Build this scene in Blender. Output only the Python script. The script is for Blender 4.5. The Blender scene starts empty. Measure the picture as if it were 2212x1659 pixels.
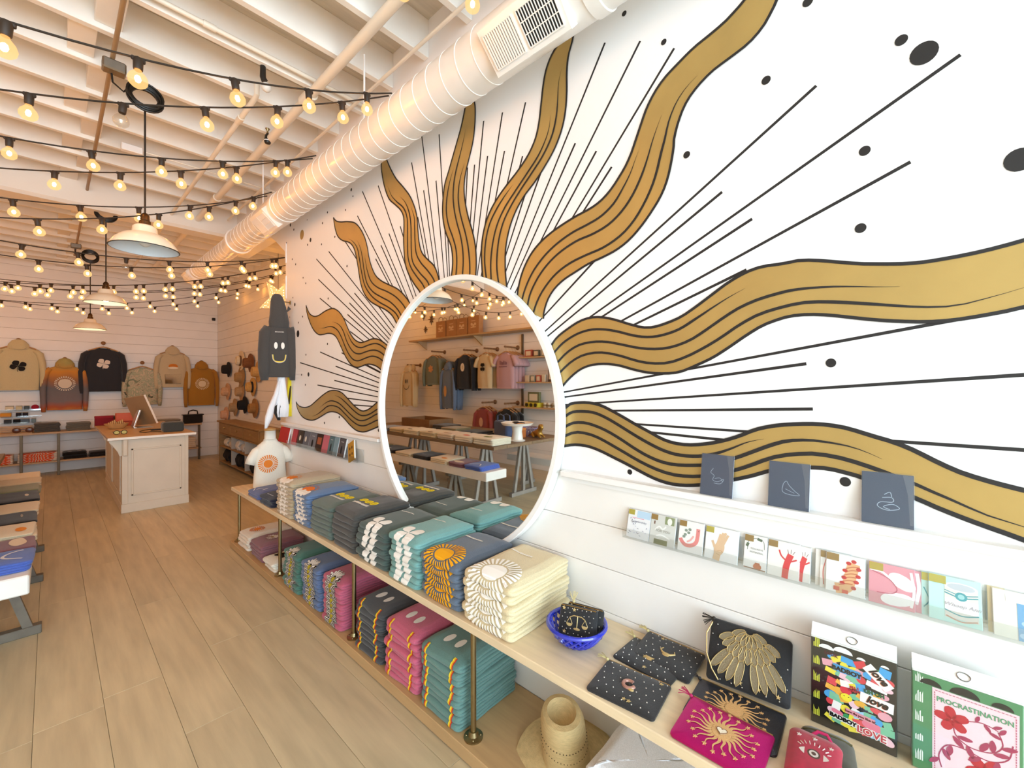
import bpy, bmesh, math, random
from mathutils import Vector, Matrix, noise
R = math.radians
PI = math.pi
sc = bpy.context.scene
col = sc.collection
rnd = random.Random(7)

# ---------------------------------------------------------------- camera
F, CX, HY, EYE = 910.0, 1106.0, 825.0, 1.6          # focal length, principal column, horizon row, eye height
TH = math.atan2(998.0, F)
S, C = math.sin(TH), math.cos(TH)
cam = bpy.data.cameras.new('camera')
cam.sensor_fit = 'HORIZONTAL'
cam.sensor_width = 36.0
cam.lens = F / 2212 * 36.0
cam.shift_y = -4.5 / 2212
cam.clip_start = 0.02
co = bpy.data.objects.new('camera', cam)
col.objects.link(co)
co.location = (0, 0, EYE)
co.rotation_euler = (PI / 2, 0, -TH)
sc.camera = co

# ---------------------------------------------------------------- world, daylight, exposure
w = bpy.data.worlds.new('sky')
sc.world = w
w.use_nodes = True
bg = w.node_tree.nodes['Background']
bg.inputs[0].default_value = (0.80, 0.90, 1.0, 1)
bg.inputs[1].default_value = 0.4
DAY = 520.0
CEIL_FILL = 12.0
BULB = 330.0


def area(name, loc, rot, sx, sy, power, color):
    l = bpy.data.lights.new(name, 'AREA')
    l.shape = 'RECTANGLE'
    l.size, l.size_y, l.energy, l.color = sx, sy, power, color
    o = bpy.data.objects.new(name, l)
    col.objects.link(o)
    o.location, o.rotation_euler = loc, rot
    return o


area('window_daylight', (-0.6, -4.05, 1.75), (R(90), 0, 0), 4.1, 3.2, DAY, (0.70, 0.87, 1.0))
area('ceiling_fill', (-0.6, -4.0, 0.35), (R(128), 0, 0), 4.1, 0.8, CEIL_FILL, (0.84, 0.93, 1.0))   # added fill lamp, low and aimed up to brighten the near ceiling
sc.view_settings.view_transform = 'Standard'
sc.view_settings.look = 'None'
sc.view_settings.gamma = 1.0
sc.view_settings.use_curve_mapping = False
sc.view_settings.exposure = -0.25
try:
    sc.cycles.max_bounces = 10
    sc.cycles.diffuse_bounces = 6
    sc.cycles.glossy_bounces = 5
    sc.cycles.transparent_max_bounces = 24
    sc.cycles.sample_clamp_indirect = 6
    sc.cycles.use_denoising = True
except Exception:
    pass


# ---------------------------------------------------------------- survey: photograph pixel -> point on a real plane
def ray(x, y):
    u, v = (x - CX) / F, (y - HY) / F
    return Vector((S + C * u, C - S * u, -v))


def onX(x, y, X):
    r = ray(x, y)
    return Vector((0, 0, EYE)) + r * (X / r.x)


def onY(x, y, Y):
    r = ray(x, y)
    return Vector((0, 0, EYE)) + r * (Y / r.y)


def onZ(x, y, Z):
    r = ray(x, y)
    return Vector((0, 0, EYE)) + r * ((Z - EYE) / r.z)


# ---------------------------------------------------------------- materials
def lin(c):
    if isinstance(c, str):
        c = [int(c[i:i + 2], 16) / 255 for i in (0, 2, 4)]
    return tuple(((x / 12.92) if x <= 0.04045 else ((x + 0.055) / 1.055) ** 2.4) for x in c)


MATS = {}


def M(name, c=None, rough=0.6, metal=0.0, var=0.0, vs=12.0, bump=0.0, bs=60.0, emit=0, emc=None, spec=0.5,
      objvar=0.0, coat=0.0, stretch=None, sheen=0.0):
    if name in MATS:
        return MATS[name]
    m = bpy.data.materials.new(name)
    MATS[name] = m
    m.use_nodes = True
    nt = m.node_tree
    b = nt.nodes['Principled BSDF']
    L = lin(c)
    b.inputs['Base Color'].default_value = (*L, 1)
    b.inputs['Roughness'].default_value = rough
    b.inputs['Metallic'].default_value = metal
    b.inputs['Specular IOR Level'].default_value = spec
    if coat:
        b.inputs['Coat Weight'].default_value = coat
    if sheen:
        b.inputs['Sheen Weight'].default_value = sheen
    if emit:
        b.inputs['Emission Color'].default_value = (*lin(emc or c), 1)
        b.inputs['Emission Strength'].default_value = emit
    if var or bump or objvar:
        tc = nt.nodes.new('ShaderNodeTexCoord')
        src = tc.outputs['Object']
        if stretch:
            mp = nt.nodes.new('ShaderNodeMapping')
            mp.inputs['Scale'].default_value = stretch
            nt.links.new(src, mp.inputs[0])
            src = mp.outputs[0]
        if objvar or stretch:
            oi = nt.nodes.new('ShaderNodeObjectInfo')
            ad = nt.nodes.new('ShaderNodeVectorMath')
            ad.operation = 'MULTIPLY_ADD'
            nt.links.new(oi.outputs['Random'], ad.inputs[0])
            ad.inputs[1].default_value = (37, 53, 71)
            nt.links.new(src, ad.inputs[2])
            src = ad.outputs[0]
        if var or objvar:
            tx = nt.nodes.new('ShaderNodeTexNoise')
            tx.inputs['Scale'].default_value = vs
            tx.inputs['Detail'].default_value = 5
            nt.links.new(src, tx.inputs['Vector'])
            mr = nt.nodes.new('ShaderNodeMapRange')
            mr.inputs[1].default_value, mr.inputs[2].default_value = 0.3, 0.7
            mr.inputs[3].default_value, mr.inputs[4].default_value = 1 - var, 1 + var
            nt.links.new(tx.outputs[0], mr.inputs[0])
            val = mr.outputs[0]
            if objvar:
                m2 = nt.nodes.new('ShaderNodeMapRange')
                m2.inputs[3].default_value, m2.inputs[4].default_value = 1 - objvar, 1 + objvar
                nt.links.new(oi.outputs['Random'], m2.inputs[0])
                mu = nt.nodes.new('ShaderNodeMath')
                mu.operation = 'MULTIPLY'
                nt.links.new(val, mu.inputs[0])
                nt.links.new(m2.outputs[0], mu.inputs[1])
                val = mu.outputs[0]
            vm = nt.nodes.new('ShaderNodeVectorMath')
            vm.operation = 'SCALE'
            vm.inputs[0].default_value = L
            nt.links.new(val, vm.inputs['Scale'])
            nt.links.new(vm.outputs[0], b.inputs['Base Color'])
        if bump:
            t2 = nt.nodes.new('ShaderNodeTexNoise')
            t2.inputs['Scale'].default_value = bs
            t2.inputs['Detail'].default_value = 3
            nt.links.new(src, t2.inputs['Vector'])
            bp = nt.nodes.new('ShaderNodeBump')
            bp.inputs['Strength'].default_value = bump
            bp.inputs['Distance'].default_value = 0.004
            nt.links.new(t2.outputs[0], bp.inputs['Height'])
            nt.links.new(bp.outputs[0], b.inputs['Normal'])
    return m


def fabric(c, var=0.10):
    return M('fabric_' + c, c, 0.92, var=var, vs=260, bump=0.35, bs=340, spec=0.15, sheen=0.25)


def ink(c):
    return M('ink_' + c, c, 0.75, spec=0.2)


def metal(name, c, rough=0.35):
    return M(name, c, rough, 1.0, var=0.06, vs=30)


def clear(name, tint=(0.97, 0.99, 1.0), gloss=0.10):
    """thin clear plastic or glass"""
    if name in MATS:
        return MATS[name]
    m = bpy.data.materials.new(name)
    MATS[name] = m
    m.use_nodes = True
    nt = m.node_tree
    nt.nodes.clear()
    out = nt.nodes.new('ShaderNodeOutputMaterial')
    tr = nt.nodes.new('ShaderNodeBsdfTransparent')
    tr.inputs[0].default_value = (*tint, 1)
    gl = nt.nodes.new('ShaderNodeBsdfGlossy')
    gl.inputs['Roughness'].default_value = 0.06
    mx = nt.nodes.new('ShaderNodeMixShader')
    mx.inputs[0].default_value = gloss
    nt.links.new(tr.outputs[0], mx.inputs[1])
    nt.links.new(gl.outputs[0], mx.inputs[2])
    nt.links.new(mx.outputs[0], out.inputs[0])
    return m


def tiedye(name, cols, scale=3.0):
    m = bpy.data.materials.new(name)
    m.use_nodes = True
    nt = m.node_tree
    b = nt.nodes['Principled BSDF']
    b.inputs['Roughness'].default_value = 0.9
    tc = nt.nodes.new('ShaderNodeTexCoord')
    tx = nt.nodes.new('ShaderNodeTexNoise')
    tx.inputs['Scale'].default_value = scale
    tx.inputs['Detail'].default_value = 3
    tx.inputs['Distortion'].default_value = 1.6
    nt.links.new(tc.outputs['Object'], tx.inputs['Vector'])
    cr = nt.nodes.new('ShaderNodeValToRGB')
    e = cr.color_ramp.elements
    while len(e) < len(cols):
        e.new(0.5)
    for i, c in enumerate(cols):
        e[i].position = 0.3 + 0.4 * i / (len(cols) - 1)
        e[i].color = (*lin(c), 1)
    nt.links.new(tx.outputs[0], cr.inputs[0])
    nt.links.new(cr.outputs[0], b.inputs['Base Color'])
    return m


def heightdye(name, stops, axis=2, nscale=5, nmix=0.12):
    """dye bands along an object axis, softened by noise"""
    m = bpy.data.materials.new(name)
    m.use_nodes = True
    nt = m.node_tree
    b = nt.nodes['Principled BSDF']
    b.inputs['Roughness'].default_value = 0.9
    tc = nt.nodes.new('ShaderNodeTexCoord')
    sp = nt.nodes.new('ShaderNodeSeparateXYZ')
    nt.links.new(tc.outputs['Object'], sp.inputs[0])
    tx = nt.nodes.new('ShaderNodeTexNoise')
    tx.inputs['Scale'].default_value = nscale
    nt.links.new(tc.outputs['Object'], tx.inputs['Vector'])
    ma = nt.nodes.new('ShaderNodeMath')
    ma.operation = 'MULTIPLY_ADD'
    nt.links.new(tx.outputs[0], ma.inputs[0])
    ma.inputs[1].default_value = nmix
    nt.links.new(sp.outputs[axis], ma.inputs[2])
    mr = nt.nodes.new('ShaderNodeMapRange')
    mr.inputs[1].default_value, mr.inputs[2].default_value = stops[0][0], stops[-1][0]
    nt.links.new(ma.outputs[0], mr.inputs[0])
    cr = nt.nodes.new('ShaderNodeValToRGB')
    e = cr.color_ramp.elements
    while len(e) < len(stops):
        e.new(0.5)
    for i, (p, c) in enumerate(stops):
        e[i].position = (p - stops[0][0]) / (stops[-1][0] - stops[0][0])
        e[i].color = (*lin(c), 1)
    nt.links.new(mr.outputs[0], cr.inputs[0])
    nt.links.new(cr.outputs[0], b.inputs['Base Color'])
    return m


# ---------------------------------------------------------------- mesh building
class B:
    def __init__(s):
        s.v, s.f, s.m = [], [], []

    def add(s, vs, fs, mi=0, X=None):
        o = len(s.v)
        s.v += [tuple(X @ Vector(p)) if X is not None else tuple(p) for p in vs]
        s.f += [tuple(i + o for i in f) for f in fs]
        s.m += [mi] * len(fs)
        return s

    def box(s, lo, hi, mi=0, X=None):
        a, b = lo, hi
        vs = [(x, y, z) for z in (a[2], b[2]) for y in (a[1], b[1]) for x in (a[0], b[0])]
        return s.add(vs, [(0, 2, 3, 1), (4, 5, 7, 6), (0, 1, 5, 4), (2, 6, 7, 3), (0, 4, 6, 2), (1, 3, 7, 5)], mi, X)

    def rbox(s, lo, hi, r=0.004, mi=0, X=None):
        """box with chamfered edges"""
        c = [(lo[i] + hi[i]) / 2 for i in range(3)]
        h = [abs(hi[i] - lo[i]) / 2 for i in range(3)]
        r = min(r, *[x * 0.9 for x in h])
        vs, idx = [], {}
        for sx in (-1, 1):
            for sy in (-1, 1):
                for sz in (-1, 1):
                    for ax in range(3):
                        p = [sx * (h[0] - r), sy * (h[1] - r), sz * (h[2] - r)]
                        p[ax] = (sx, sy, sz)[ax] * h[ax]
                        idx[sx, sy, sz, ax] = len(vs)
                        vs.append([c[i] + p[i] for i in range(3)])
        fs = []
        for ax in range(3):
            o = [i for i in range(3) if i != ax]
            for sg in (-1, 1):
                q = []
                for (a, b) in ((-1, -1), (1, -1), (1, 1), (-1, 1)):
                    k = [0, 0, 0]
                    k[ax], k[o[0]], k[o[1]] = sg, a, b
                    q.append(idx[k[0], k[1], k[2], ax])
                fs.append(q)
        for ax in range(3):
            o = [i for i in range(3) if i != ax]
            for a in (-1, 1):
                for b in (-1, 1):
                    k1, k2 = [0, 0, 0], [0, 0, 0]
                    k1[ax], k2[ax] = -1, 1
                    for k in (k1, k2):
                        k[o[0]], k[o[1]] = a, b
                    fs.append((idx[(*k1, o[0])], idx[(*k2, o[0])], idx[(*k2, o[1])], idx[(*k1, o[1])]))
        for sx in (-1, 1):
            for sy in (-1, 1):
                for sz in (-1, 1):
                    fs.append([idx[sx, sy, sz, a] for a in range(3)])
        return s.add(vs, fs, mi, X)

    def tube(s, path, r, n=8, mi=0, X=None, closed=False, caps=True, flat=1.0):
        P = [Vector(p) for p in path]
        rr = r if isinstance(r, (list, tuple)) else [r] * len(P)
        vs, fs = [], []
        prev = None
        for i, p in enumerate(P):
            if closed:
                t = P[(i + 1) % len(P)] - P[i - 1]
            else:
                t = P[min(i + 1, len(P) - 1)] - P[max(i - 1, 0)]
            t.normalize()
            a = prev if prev is not None else (Vector((0, 0, 1)) if abs(t.z) < 0.9 else Vector((0, 1, 0)))
            a = a - t * a.dot(t)
            a.normalize()
            prev = a
            b = t.cross(a)
            for k in range(n):
                g = 2 * PI * k / n
                vs.append(p + a * (math.cos(g) * rr[i] * flat) + b * (math.sin(g) * rr[i]))
        m = len(P)
        for i in range(m if closed else m - 1):
            for k in range(n):
                j = (i + 1) % m
                fs.append((i * n + k, i * n + (k + 1) % n, j * n + (k + 1) % n, j * n + k))
        if caps and not closed:
            fs.append(tuple(range(n))[::-1])
            fs.append(tuple((m - 1) * n + k for k in range(n)))
        return s.add(vs, fs, mi, X)

    def lathe(s, prof, n=24, mi=0, X=None, sx=1.0, sy=1.0, wob=None, caps=True):
        vs, fs = [], []
        for i, (r, z) in enumerate(prof):
            for k in range(n):
                g = 2 * PI * k / n
                dz = wob(r, g) if wob else 0
                vs.append((r * sx * math.cos(g), r * sy * math.sin(g), z + dz))
        for i in range(len(prof) - 1):
            for k in range(n):
                fs.append((i * n + k, i * n + (k + 1) % n, (i + 1) * n + (k + 1) % n, (i + 1) * n + k))
        if caps and prof[0][0] > 1e-4:
            fs.append(tuple(range(n))[::-1])
        if caps and prof[-1][0] > 1e-4:
            fs.append(tuple((len(prof) - 1) * n + k for k in range(n)))
        return s.add(vs, fs, mi, X)

    def strip(s, Lp, Rp, mi=0, X=None):
        n = len(Lp)
        vs = list(Lp) + list(Rp)
        return s.add(vs, [(i, i + 1, n + i + 1, n + i) for i in range(n - 1)], mi, X)

    def wide(s, Lp, Rp, f, mi=0, step=0.009):
        """strip laid on a surface: f maps flat print coordinates to 3D, subdivided across so that it follows the cloth"""
        wd = max(math.hypot(a[0] - b[0], a[1] - b[1]) for a, b in zip(Lp, Rp))
        k = max(1, min(14, int(math.ceil(wd / step))))
        n = len(Lp)
        vs = [f(a[0] + (b[0] - a[0]) * j / k, a[1] + (b[1] - a[1]) * j / k) for j in range(k + 1) for a, b in zip(Lp, Rp)]
        return s.add(vs, [(j * n + i, j * n + i + 1, (j + 1) * n + i + 1, (j + 1) * n + i) for j in range(k) for i in range(n - 1)], mi)

    def poly(s, pts, mi=0, X=None):
        return s.add(pts, [tuple(range(len(pts)))], mi, X)

    def prism(s, pts2, d0, d1, ax=0, mi=0, X=None):
        """2D outline extruded along an axis"""
        def P(p, d):
            q = list(p)
            q.insert(ax, d)
            return q
        n = len(pts2)
        vs = [P(p, d0) for p in pts2] + [P(p, d1) for p in pts2]
        fs = [tuple(range(n))[::-1], tuple(range(n, 2 * n))]
        fs += [(i, (i + 1) % n, n + (i + 1) % n, n + i) for i in range(n)]
        return s.add(vs, fs, mi, X)

    def sphere(s, c, r, n=12, m=8, mi=0, X=None):
        r = r if isinstance(r, (list, tuple)) else (r, r, r)
        pr = [(math.sin(PI * i / m), -math.cos(PI * i / m)) for i in range(m + 1)]
        T = Matrix.Translation(c) @ Matrix.Diagonal((*r, 1))
        return s.lathe(pr, n, mi, (X @ T) if X is not None else T)

    def mesh(s, name, mats, smooth=False):
        me = bpy.data.meshes.new(name)
        me.from_pydata([tuple(p) for p in s.v], [], s.f)
        for m in (mats if isinstance(mats, (list, tuple)) else [mats]):
            me.materials.append(m)
        me.polygons.foreach_set('material_index', s.m)
        if smooth:
            me.polygons.foreach_set('use_smooth', [True] * len(me.polygons))
            if smooth != 2:
                try:
                    me.set_sharp_from_angle(angle=R(42))
                except Exception:
                    pass
        me.update()
        return me


def put(me, name, parent=None, loc=None, rot=None, label=None):
    o = bpy.data.objects.new(name, me)
    col.objects.link(o)
    if parent is not None:
        o.parent = parent
    if loc is not None:
        o.location = loc
    if rot is not None:
        o.rotation_euler = rot
    if label:
        o['label'] = label
    return o


def part(b, name, mats, parent=None, smooth=False, label=None, loc=None, rot=None):
    return put(b.mesh(name, mats, smooth), name, parent, loc, rot, label)


def thing(name, label, cat, loc=(0, 0, 0), rot=(0, 0, 0), group=None):
    o = bpy.data.objects.new(name, None)
    o.empty_display_size = 0.05
    col.objects.link(o)
    o.location, o.rotation_euler = loc, rot
    return tag(o, label, cat, group)


def tag(o, label, cat, group=None):
    ws = label.split()
    if len(ws) > 16:
        ws = [q_ for q_ in ws if q_ not in ('the', 'a', 'its')][:16]
    o['label'], o['category'] = ' '.join(ws), cat
    if group:
        o['group'] = group
    return o


def structure(o):
    o['kind'] = 'structure'
    return o


def sroot(name):
    o = bpy.data.objects.new(name, None)
    col.objects.link(o)
    return structure(o)


def dup(o, loc=None, rot=None, label=None, parent=None, name=None):
    c = o.copy()
    col.objects.link(c)
    if parent is not None:
        c.parent = parent
    if loc is not None:
        c.location = loc
    if rot is not None:
        c.rotation_euler = rot
    if label:
        c['label'] = label
    for ch in list(o.children):
        dup(ch, parent=c)
    return c


def smoothline(pts, n):
    """Catmull-Rom through pts, n points even along its length"""
    P = [Vector((*p, 0)) if len(p) == 2 else Vector(p) for p in pts]
    out = []
    for i in range(len(P) - 1):
        a, b = P[max(i - 1, 0)], P[i]
        c, d = P[i + 1], P[min(i + 2, len(P) - 1)]
        for k in range(8):
            t = k / 8
            out.append(0.5 * ((2 * b) + (c - a) * t + (2 * a - 5 * b + 4 * c - d) * t * t + (3 * b - a - 3 * c + d) * t ** 3))
    out.append(P[-1])
    L = [0]
    for i in range(1, len(out)):
        L.append(L[-1] + (out[i] - out[i - 1]).length)
    res, j = [], 0
    for k in range(n):
        q = L[-1] * k / (n - 1)
        while j < len(L) - 2 and L[j + 1] < q:
            j += 1
        t = (q - L[j]) / max(1e-9, L[j + 1] - L[j])
        res.append(out[j].lerp(out[j + 1], min(1, max(0, t))))
    return res


def text(body, size, m, parent, X, name='lettering', bold=0.0, shear=0.0, align='CENTER', sx=1.0, thick=0.0004):
    cu = bpy.data.curves.new(name, 'FONT')
    cu.body, cu.size, cu.offset, cu.shear, cu.extrude = body, size, bold, shear, thick
    cu.align_x, cu.align_y = align, 'CENTER'
    cu.resolution_u = 3
    t = bpy.data.objects.new(name, cu)
    col.objects.link(t)
    me = bpy.data.meshes.new_from_object(t.evaluated_get(bpy.context.evaluated_depsgraph_get()))
    bpy.data.objects.remove(t)
    me.name = name
    me.transform(X @ Matrix.Diagonal((sx, 1, 1, 1)))
    me.materials.clear()
    me.materials.append(m)
    o = bpy.data.objects.new(name, me)
    col.objects.link(o)
    if parent is not None:
        o.parent = parent
    return o


def basis(o, x, y):
    """matrix whose local x, y map to the given directions and z to their cross product"""
    x, y = Vector(x).normalized(), Vector(y).normalized()
    z = x.cross(y)
    m = Matrix((x, y, z)).transposed().to_4x4()
    m.translation = Vector(o)
    return m


ORD = ['topmost', 'second', 'third', 'fourth', 'fifth', 'sixth', 'seventh', 'eighth', 'ninth', 'tenth', 'eleventh', 'twelfth', 'thirteenth', 'fourteenth']
white = M('white_paint', 'f0efee', 0.55, var=0.015, vs=3)
# ================================================================ SETTING
WX, XL, YB, XR, YE, ZJ = 1.606, -2.85, 11.1, 2.5, 4.56, 3.64      # mural wall, left wall, back wall, alcove wall, wall end, joist underside
drywall = M('drywall', 'f1f0f0', 0.5, var=0.012, vs=2.5, bump=0.04, bs=90)
boardm = M('painted_board', 'efedea', 0.5, var=0.02, vs=4, bump=0.06, bs=50, objvar=0.015)
gapm = M('board_gap', '6f6558', 0.9)
ceilm = M('ceiling_paint', 'eeebe4', 0.7, var=0.05, vs=3, bump=0.25, bs=14, objvar=0.02)
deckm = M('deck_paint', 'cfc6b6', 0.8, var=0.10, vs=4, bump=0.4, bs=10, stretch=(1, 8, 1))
oak = M('oak_plank', 'c9ba99', 0.42, var=0.13, vs=2.2, bump=0.06, bs=30, objvar=0.07, stretch=(9, 0.9, 1))
oakedge = M('bench_wood', 'e1ccaa', 0.5, var=0.09, vs=3, bump=0.05, bs=40, stretch=(12, 1, 8))
brass = metal('aged_brass', '9a8a66', 0.32)
blk = M('black_plastic', '15130f', 0.45)
cordm = M('dark_cord', '241b12', 0.7)

# floor: wide oak planks, each one an object
fl = part(B().box((XL - 0.1, -4.2, -0.08), (XR + 0.1, YB + 0.1, -0.012)), 'floor', M('subfloor', '4a3a26', 0.9))
structure(fl)
PW = 0.2335
plank_me = {}
row = 0
x = 0.181 - PW * 14
while x < XR:
    y = -4.2 - rnd.random() * 1.6
    while y < YB:
        ln = rnd.choice((1.6, 1.9, 2.2))
        key = ln
        if key not in plank_me:
            plank_me[key] = B().rbox((0.0006, 0.0006, -0.012), (PW - 0.0006, ln - 0.0006, 0), 0.0012).mesh('plank', oak)
        put(plank_me[key], 'plank', fl, (x, y, 0))
        y += ln
    x += PW

# ceiling: deck, joists one by one, blocking, a boxed beam
ce = part(B().box((XL - 0.1, -4.2, 3.88), (XR + 0.1, YB + 0.1, 3.96)), 'ceiling', deckm)
structure(ce)
jm = B().rbox((XL, -0.022, ZJ), (XR, 0.022, 3.88), 0.003).mesh('joist', ceilm)
js = B().rbox((XL, -0.022, ZJ), (WX, 0.022, 3.88), 0.003).mesh('joist', ceilm)
blkm = B().rbox((-0.06, 0.024, ZJ + 0.03), (0.06, 0.382, 3.88), 0.003).mesh('blocking', ceilm)
k = 0
yj = 3.82 - 0.406 * 19
while yj < YB:
    if not 6.15 < yj < 6.55:
        put(jm if yj > YE else js, 'joist', ce, (0, yj, 0))
        for bx in (0.13, -1.6):
            put(blkm, 'blocking', ce, (bx + (0.1 if k % 2 else 0), yj, 0))
    k += 1
    yj += 0.406
part(B().rbox((XL, 6.22, 3.42), (XR, 6.5, 3.88), 0.03), 'beam', M('beam_paint', 'ece7de', 0.5), ce)

# mural wall: smooth upper wall with its arched end, boarded lower wall
wr = sroot('wall_right')
up = [(-4.2, 1.19), (YE, 1.19), (YE, 2.86), (YE + 0.03, 2.93), (YE + 0.29, 3.09), (YE + 0.45, 3.17), (YE + 0.69, 3.2), (6.22, 3.2), (6.22, 3.88), (-4.2, 3.88)]
part(B().prism(up, WX, WX + 0.13, 0), 'upper_wall', drywall, wr)
part(B().box((WX + 0.008, -4.2, 0), (WX + 0.13, YE, 1.19)), 'backing', gapm, wr)


def boards(root, z0, z1, step, mk, label=None):
    z = z0
    while z < z1 - 0.01:
        t = min(z + step, z1)
        part(mk(z + 0.0015, t - 0.0015), 'board', boardm, root)
        z = t


zs = [0, 0.06, 0.245, 0.43, 0.615, 0.80, 0.985, 1.19]
for a, b in zip(zs, zs[1:]):
    part(B().rbox((WX, -4.2, a + 0.0012), (WX + 0.02, YE, b - 0.0012), 0.002), 'board', boardm, wr)
part(B().box((WX, YE - 0.012, 0), (WX + 0.13, YE + 0.0, 1.19)), 'end_casing', drywall, wr)
for z in (2.44, 2.80):                                   # white strips up the wall's free edge
    part(B().rbox((WX - 0.006, YE - 0.02, z), (WX + 0.03, YE + 0.006, z + (0.20 if z > 2.7 else 0.23)), 0.003), 'edge_strip', white, wr)
# wainscot cap: a ledge either side of the mirror
for n, (y0, y1) in enumerate(((-4.1, 1.125), (2.70, YE))):
    b = B().rbox((WX - 0.05, y0, 1.172), (WX + 0.01, y1, 1.198), 0.004).box((WX - 0.02, y0, 1.15), (WX, y1, 1.172))
    structure(part(b, 'trim_%d' % (n + 1), white))

wb = part(B().box((XL - 0.1, YB + 0.012, 0), (XR + 0.1, YB + 0.12, 3.9)), 'wall_back', gapm)
structure(wb)
boards(wb, 0.0, 3.88, 0.18, lambda a, b: B().rbox((XL, YB, a), (XR, YB + 0.02, b), 0.002))
wl = part(B().box((XL - 0.12, -4.2, 0), (XL - 0.012, YB, 3.9)), 'wall_left', gapm)
structure(wl)
boards(wl, 0.0, 3.88, 0.18, lambda a, b: B().rbox((XL - 0.02, -4.2, a), (XL, YB, b), 0.002))
wa = part(B().box((XR + 0.012, YE, 0), (XR + 0.12, YB, 3.9)), 'wall_alcove', gapm)
structure(wa)
boards(wa, 0.0, 3.88, 0.18, lambda a, b: B().rbox((XR, YE, a), (XR + 0.02, YB, b), 0.002))
structure(part(B().box((WX + 0.13, YE - 0.12, 0), (XR + 0.1, YE, 3.9)), 'wall_return', drywall))
wf = B()
for lo, hi in (((XL, -4.25, 0), (-2.65, -4.15, 3.9)), ((1.45, -4.25, 0), (WX, -4.15, 3.9)), ((-2.65, -4.25, 0), (1.45, -4.15, 0.12)), ((-2.65, -4.25, 3.35), (1.45, -4.15, 3.9))):
    wf.box(lo, hi)
structure(part(wf, 'wall_front', drywall))

# ================================================================ MURAL
CROP = {'A': (600, 300, 5.53), 'B': (900, 0, 4.424), 'C3': (1300, 0, 4.424), 'D': (1750, 0, 4.788), 'E': (640, 560, 9.2167),
        'F': (1100, 300, 4.424), 'G': (1180, 560, 4.254), 'H': (1692, 560, 4.254), 'M1': (600, 640, 5.185), 'M2': (700, 300, 4.1486),
        'M3': (900, 220, 4.1486), 'M4': (1020, 80, 3.0733), 'M5': (1200, 840, 4.0), 'M6': (1659, 860, 3.998), 'M7': (1560, 280, 3.3926)}


def W(px, py):
    p = onX(px, py, WX)
    return (p.y, p.z)


def cv(*segs):
    out = []
    for nm, pts in segs:
        x0, y0, s = CROP[nm]
        out += [W(x0 + a / s, y0 + b / s) for a, b in pts]
    return out


gold = M('gold_paint', 'b89a5c', 0.40, 0.5, var=0.07, vs=5, bump=0.03, bs=60)
dark = M('black_wall_paint', '1e1a1a', 0.6)
mural = thing('sun_mural', 'gold and black sun ray mural painted on the white wall around the round mirror', 'mural')


def ribbon(b, pts, w0, w1, off, n=None, taper=0):
    q = smoothline(pts, n or max(8, 3 * len(pts)))
    Lp, Rp = [], []
    for i, p in enumerate(q):
        t = q[min(i + 1, len(q) - 1)] - q[max(i - 1, 0)]
        t.normalize()
        u = i / (len(q) - 1)
        wd = (w0 + (w1 - w0) * u) / 2
        if taper and u > 1 - taper:
            wd *= max(0.05, (1 - u) / taper)
        Lp.append((WX - off, p.x - t.y * wd, p.y + t.x * wd))
        Rp.append((WX - off, p.x + t.y * wd, p.y - t.x * wd))
    b.strip(Lp, Rp)


def goldray(e1, e2, contours, lw=0.010):
    n = 60
    a, c = smoothline(cv(*e1), n), smoothline(cv(*e2), n)
    b = B().strip([(WX - 0.0015, p.x, p.y) for p in a], [(WX - 0.0015, p.x, p.y) for p in c])
    g = part(b, 'gold_ray', gold, mural)
    o = B()
    ribbon(o, cv(*e1), lw, lw, 0.003, n)
    ribbon(o, cv(*e2), lw, lw, 0.003, n)
    part(o, 'outline', dark, g)
    for ct in contours:
        o = B()
        ribbon(o, cv(*ct), lw, lw, 0.003, 44, taper=0.22)
        part(o, 'contour_line', dark, g)


goldray([('M1', [(1230, 1140), (1182, 1158), (1120, 1185), (1050, 1245), (990, 1280), (935, 1280), (860, 1225), (790, 1150), (720, 1080), (650, 1055), (580, 1062), (510, 1105), (440, 1165), (370, 1225), (310, 1245), (255, 1235), (225, 1210), (207, 1180)])],
        [('M1', [(1230, 1435), (1187, 1445), (1130, 1460), (1060, 1490), (990, 1515), (940, 1518), (880, 1500), (810, 1440), (740, 1360), (680, 1310), (620, 1293), (560, 1302), (490, 1345), (430, 1378), (380, 1388), (320, 1375), (270, 1340), (235, 1285), (215, 1230), (207, 1180)])],
        [[('M1', [(1220, 1215), (1182, 1230), (1110, 1270), (1040, 1315), (980, 1335), (920, 1328), (850, 1275), (770, 1195), (700, 1135), (640, 1110)])],
         [('M1', [(1220, 1290), (1184, 1300), (1110, 1320), (1040, 1360), (970, 1390), (900, 1385), (830, 1335), (760, 1265), (690, 1200), (620, 1172), (570, 1178), (510, 1215), (468, 1255)])],
         [('M1', [(1220, 1374), (1185, 1378), (1110, 1390), (1040, 1425), (970, 1450), (900, 1440), (830, 1390), (760, 1320), (690, 1250), (620, 1225), (560, 1233), (500, 1280), (440, 1325), (385, 1345)])]])
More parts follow.
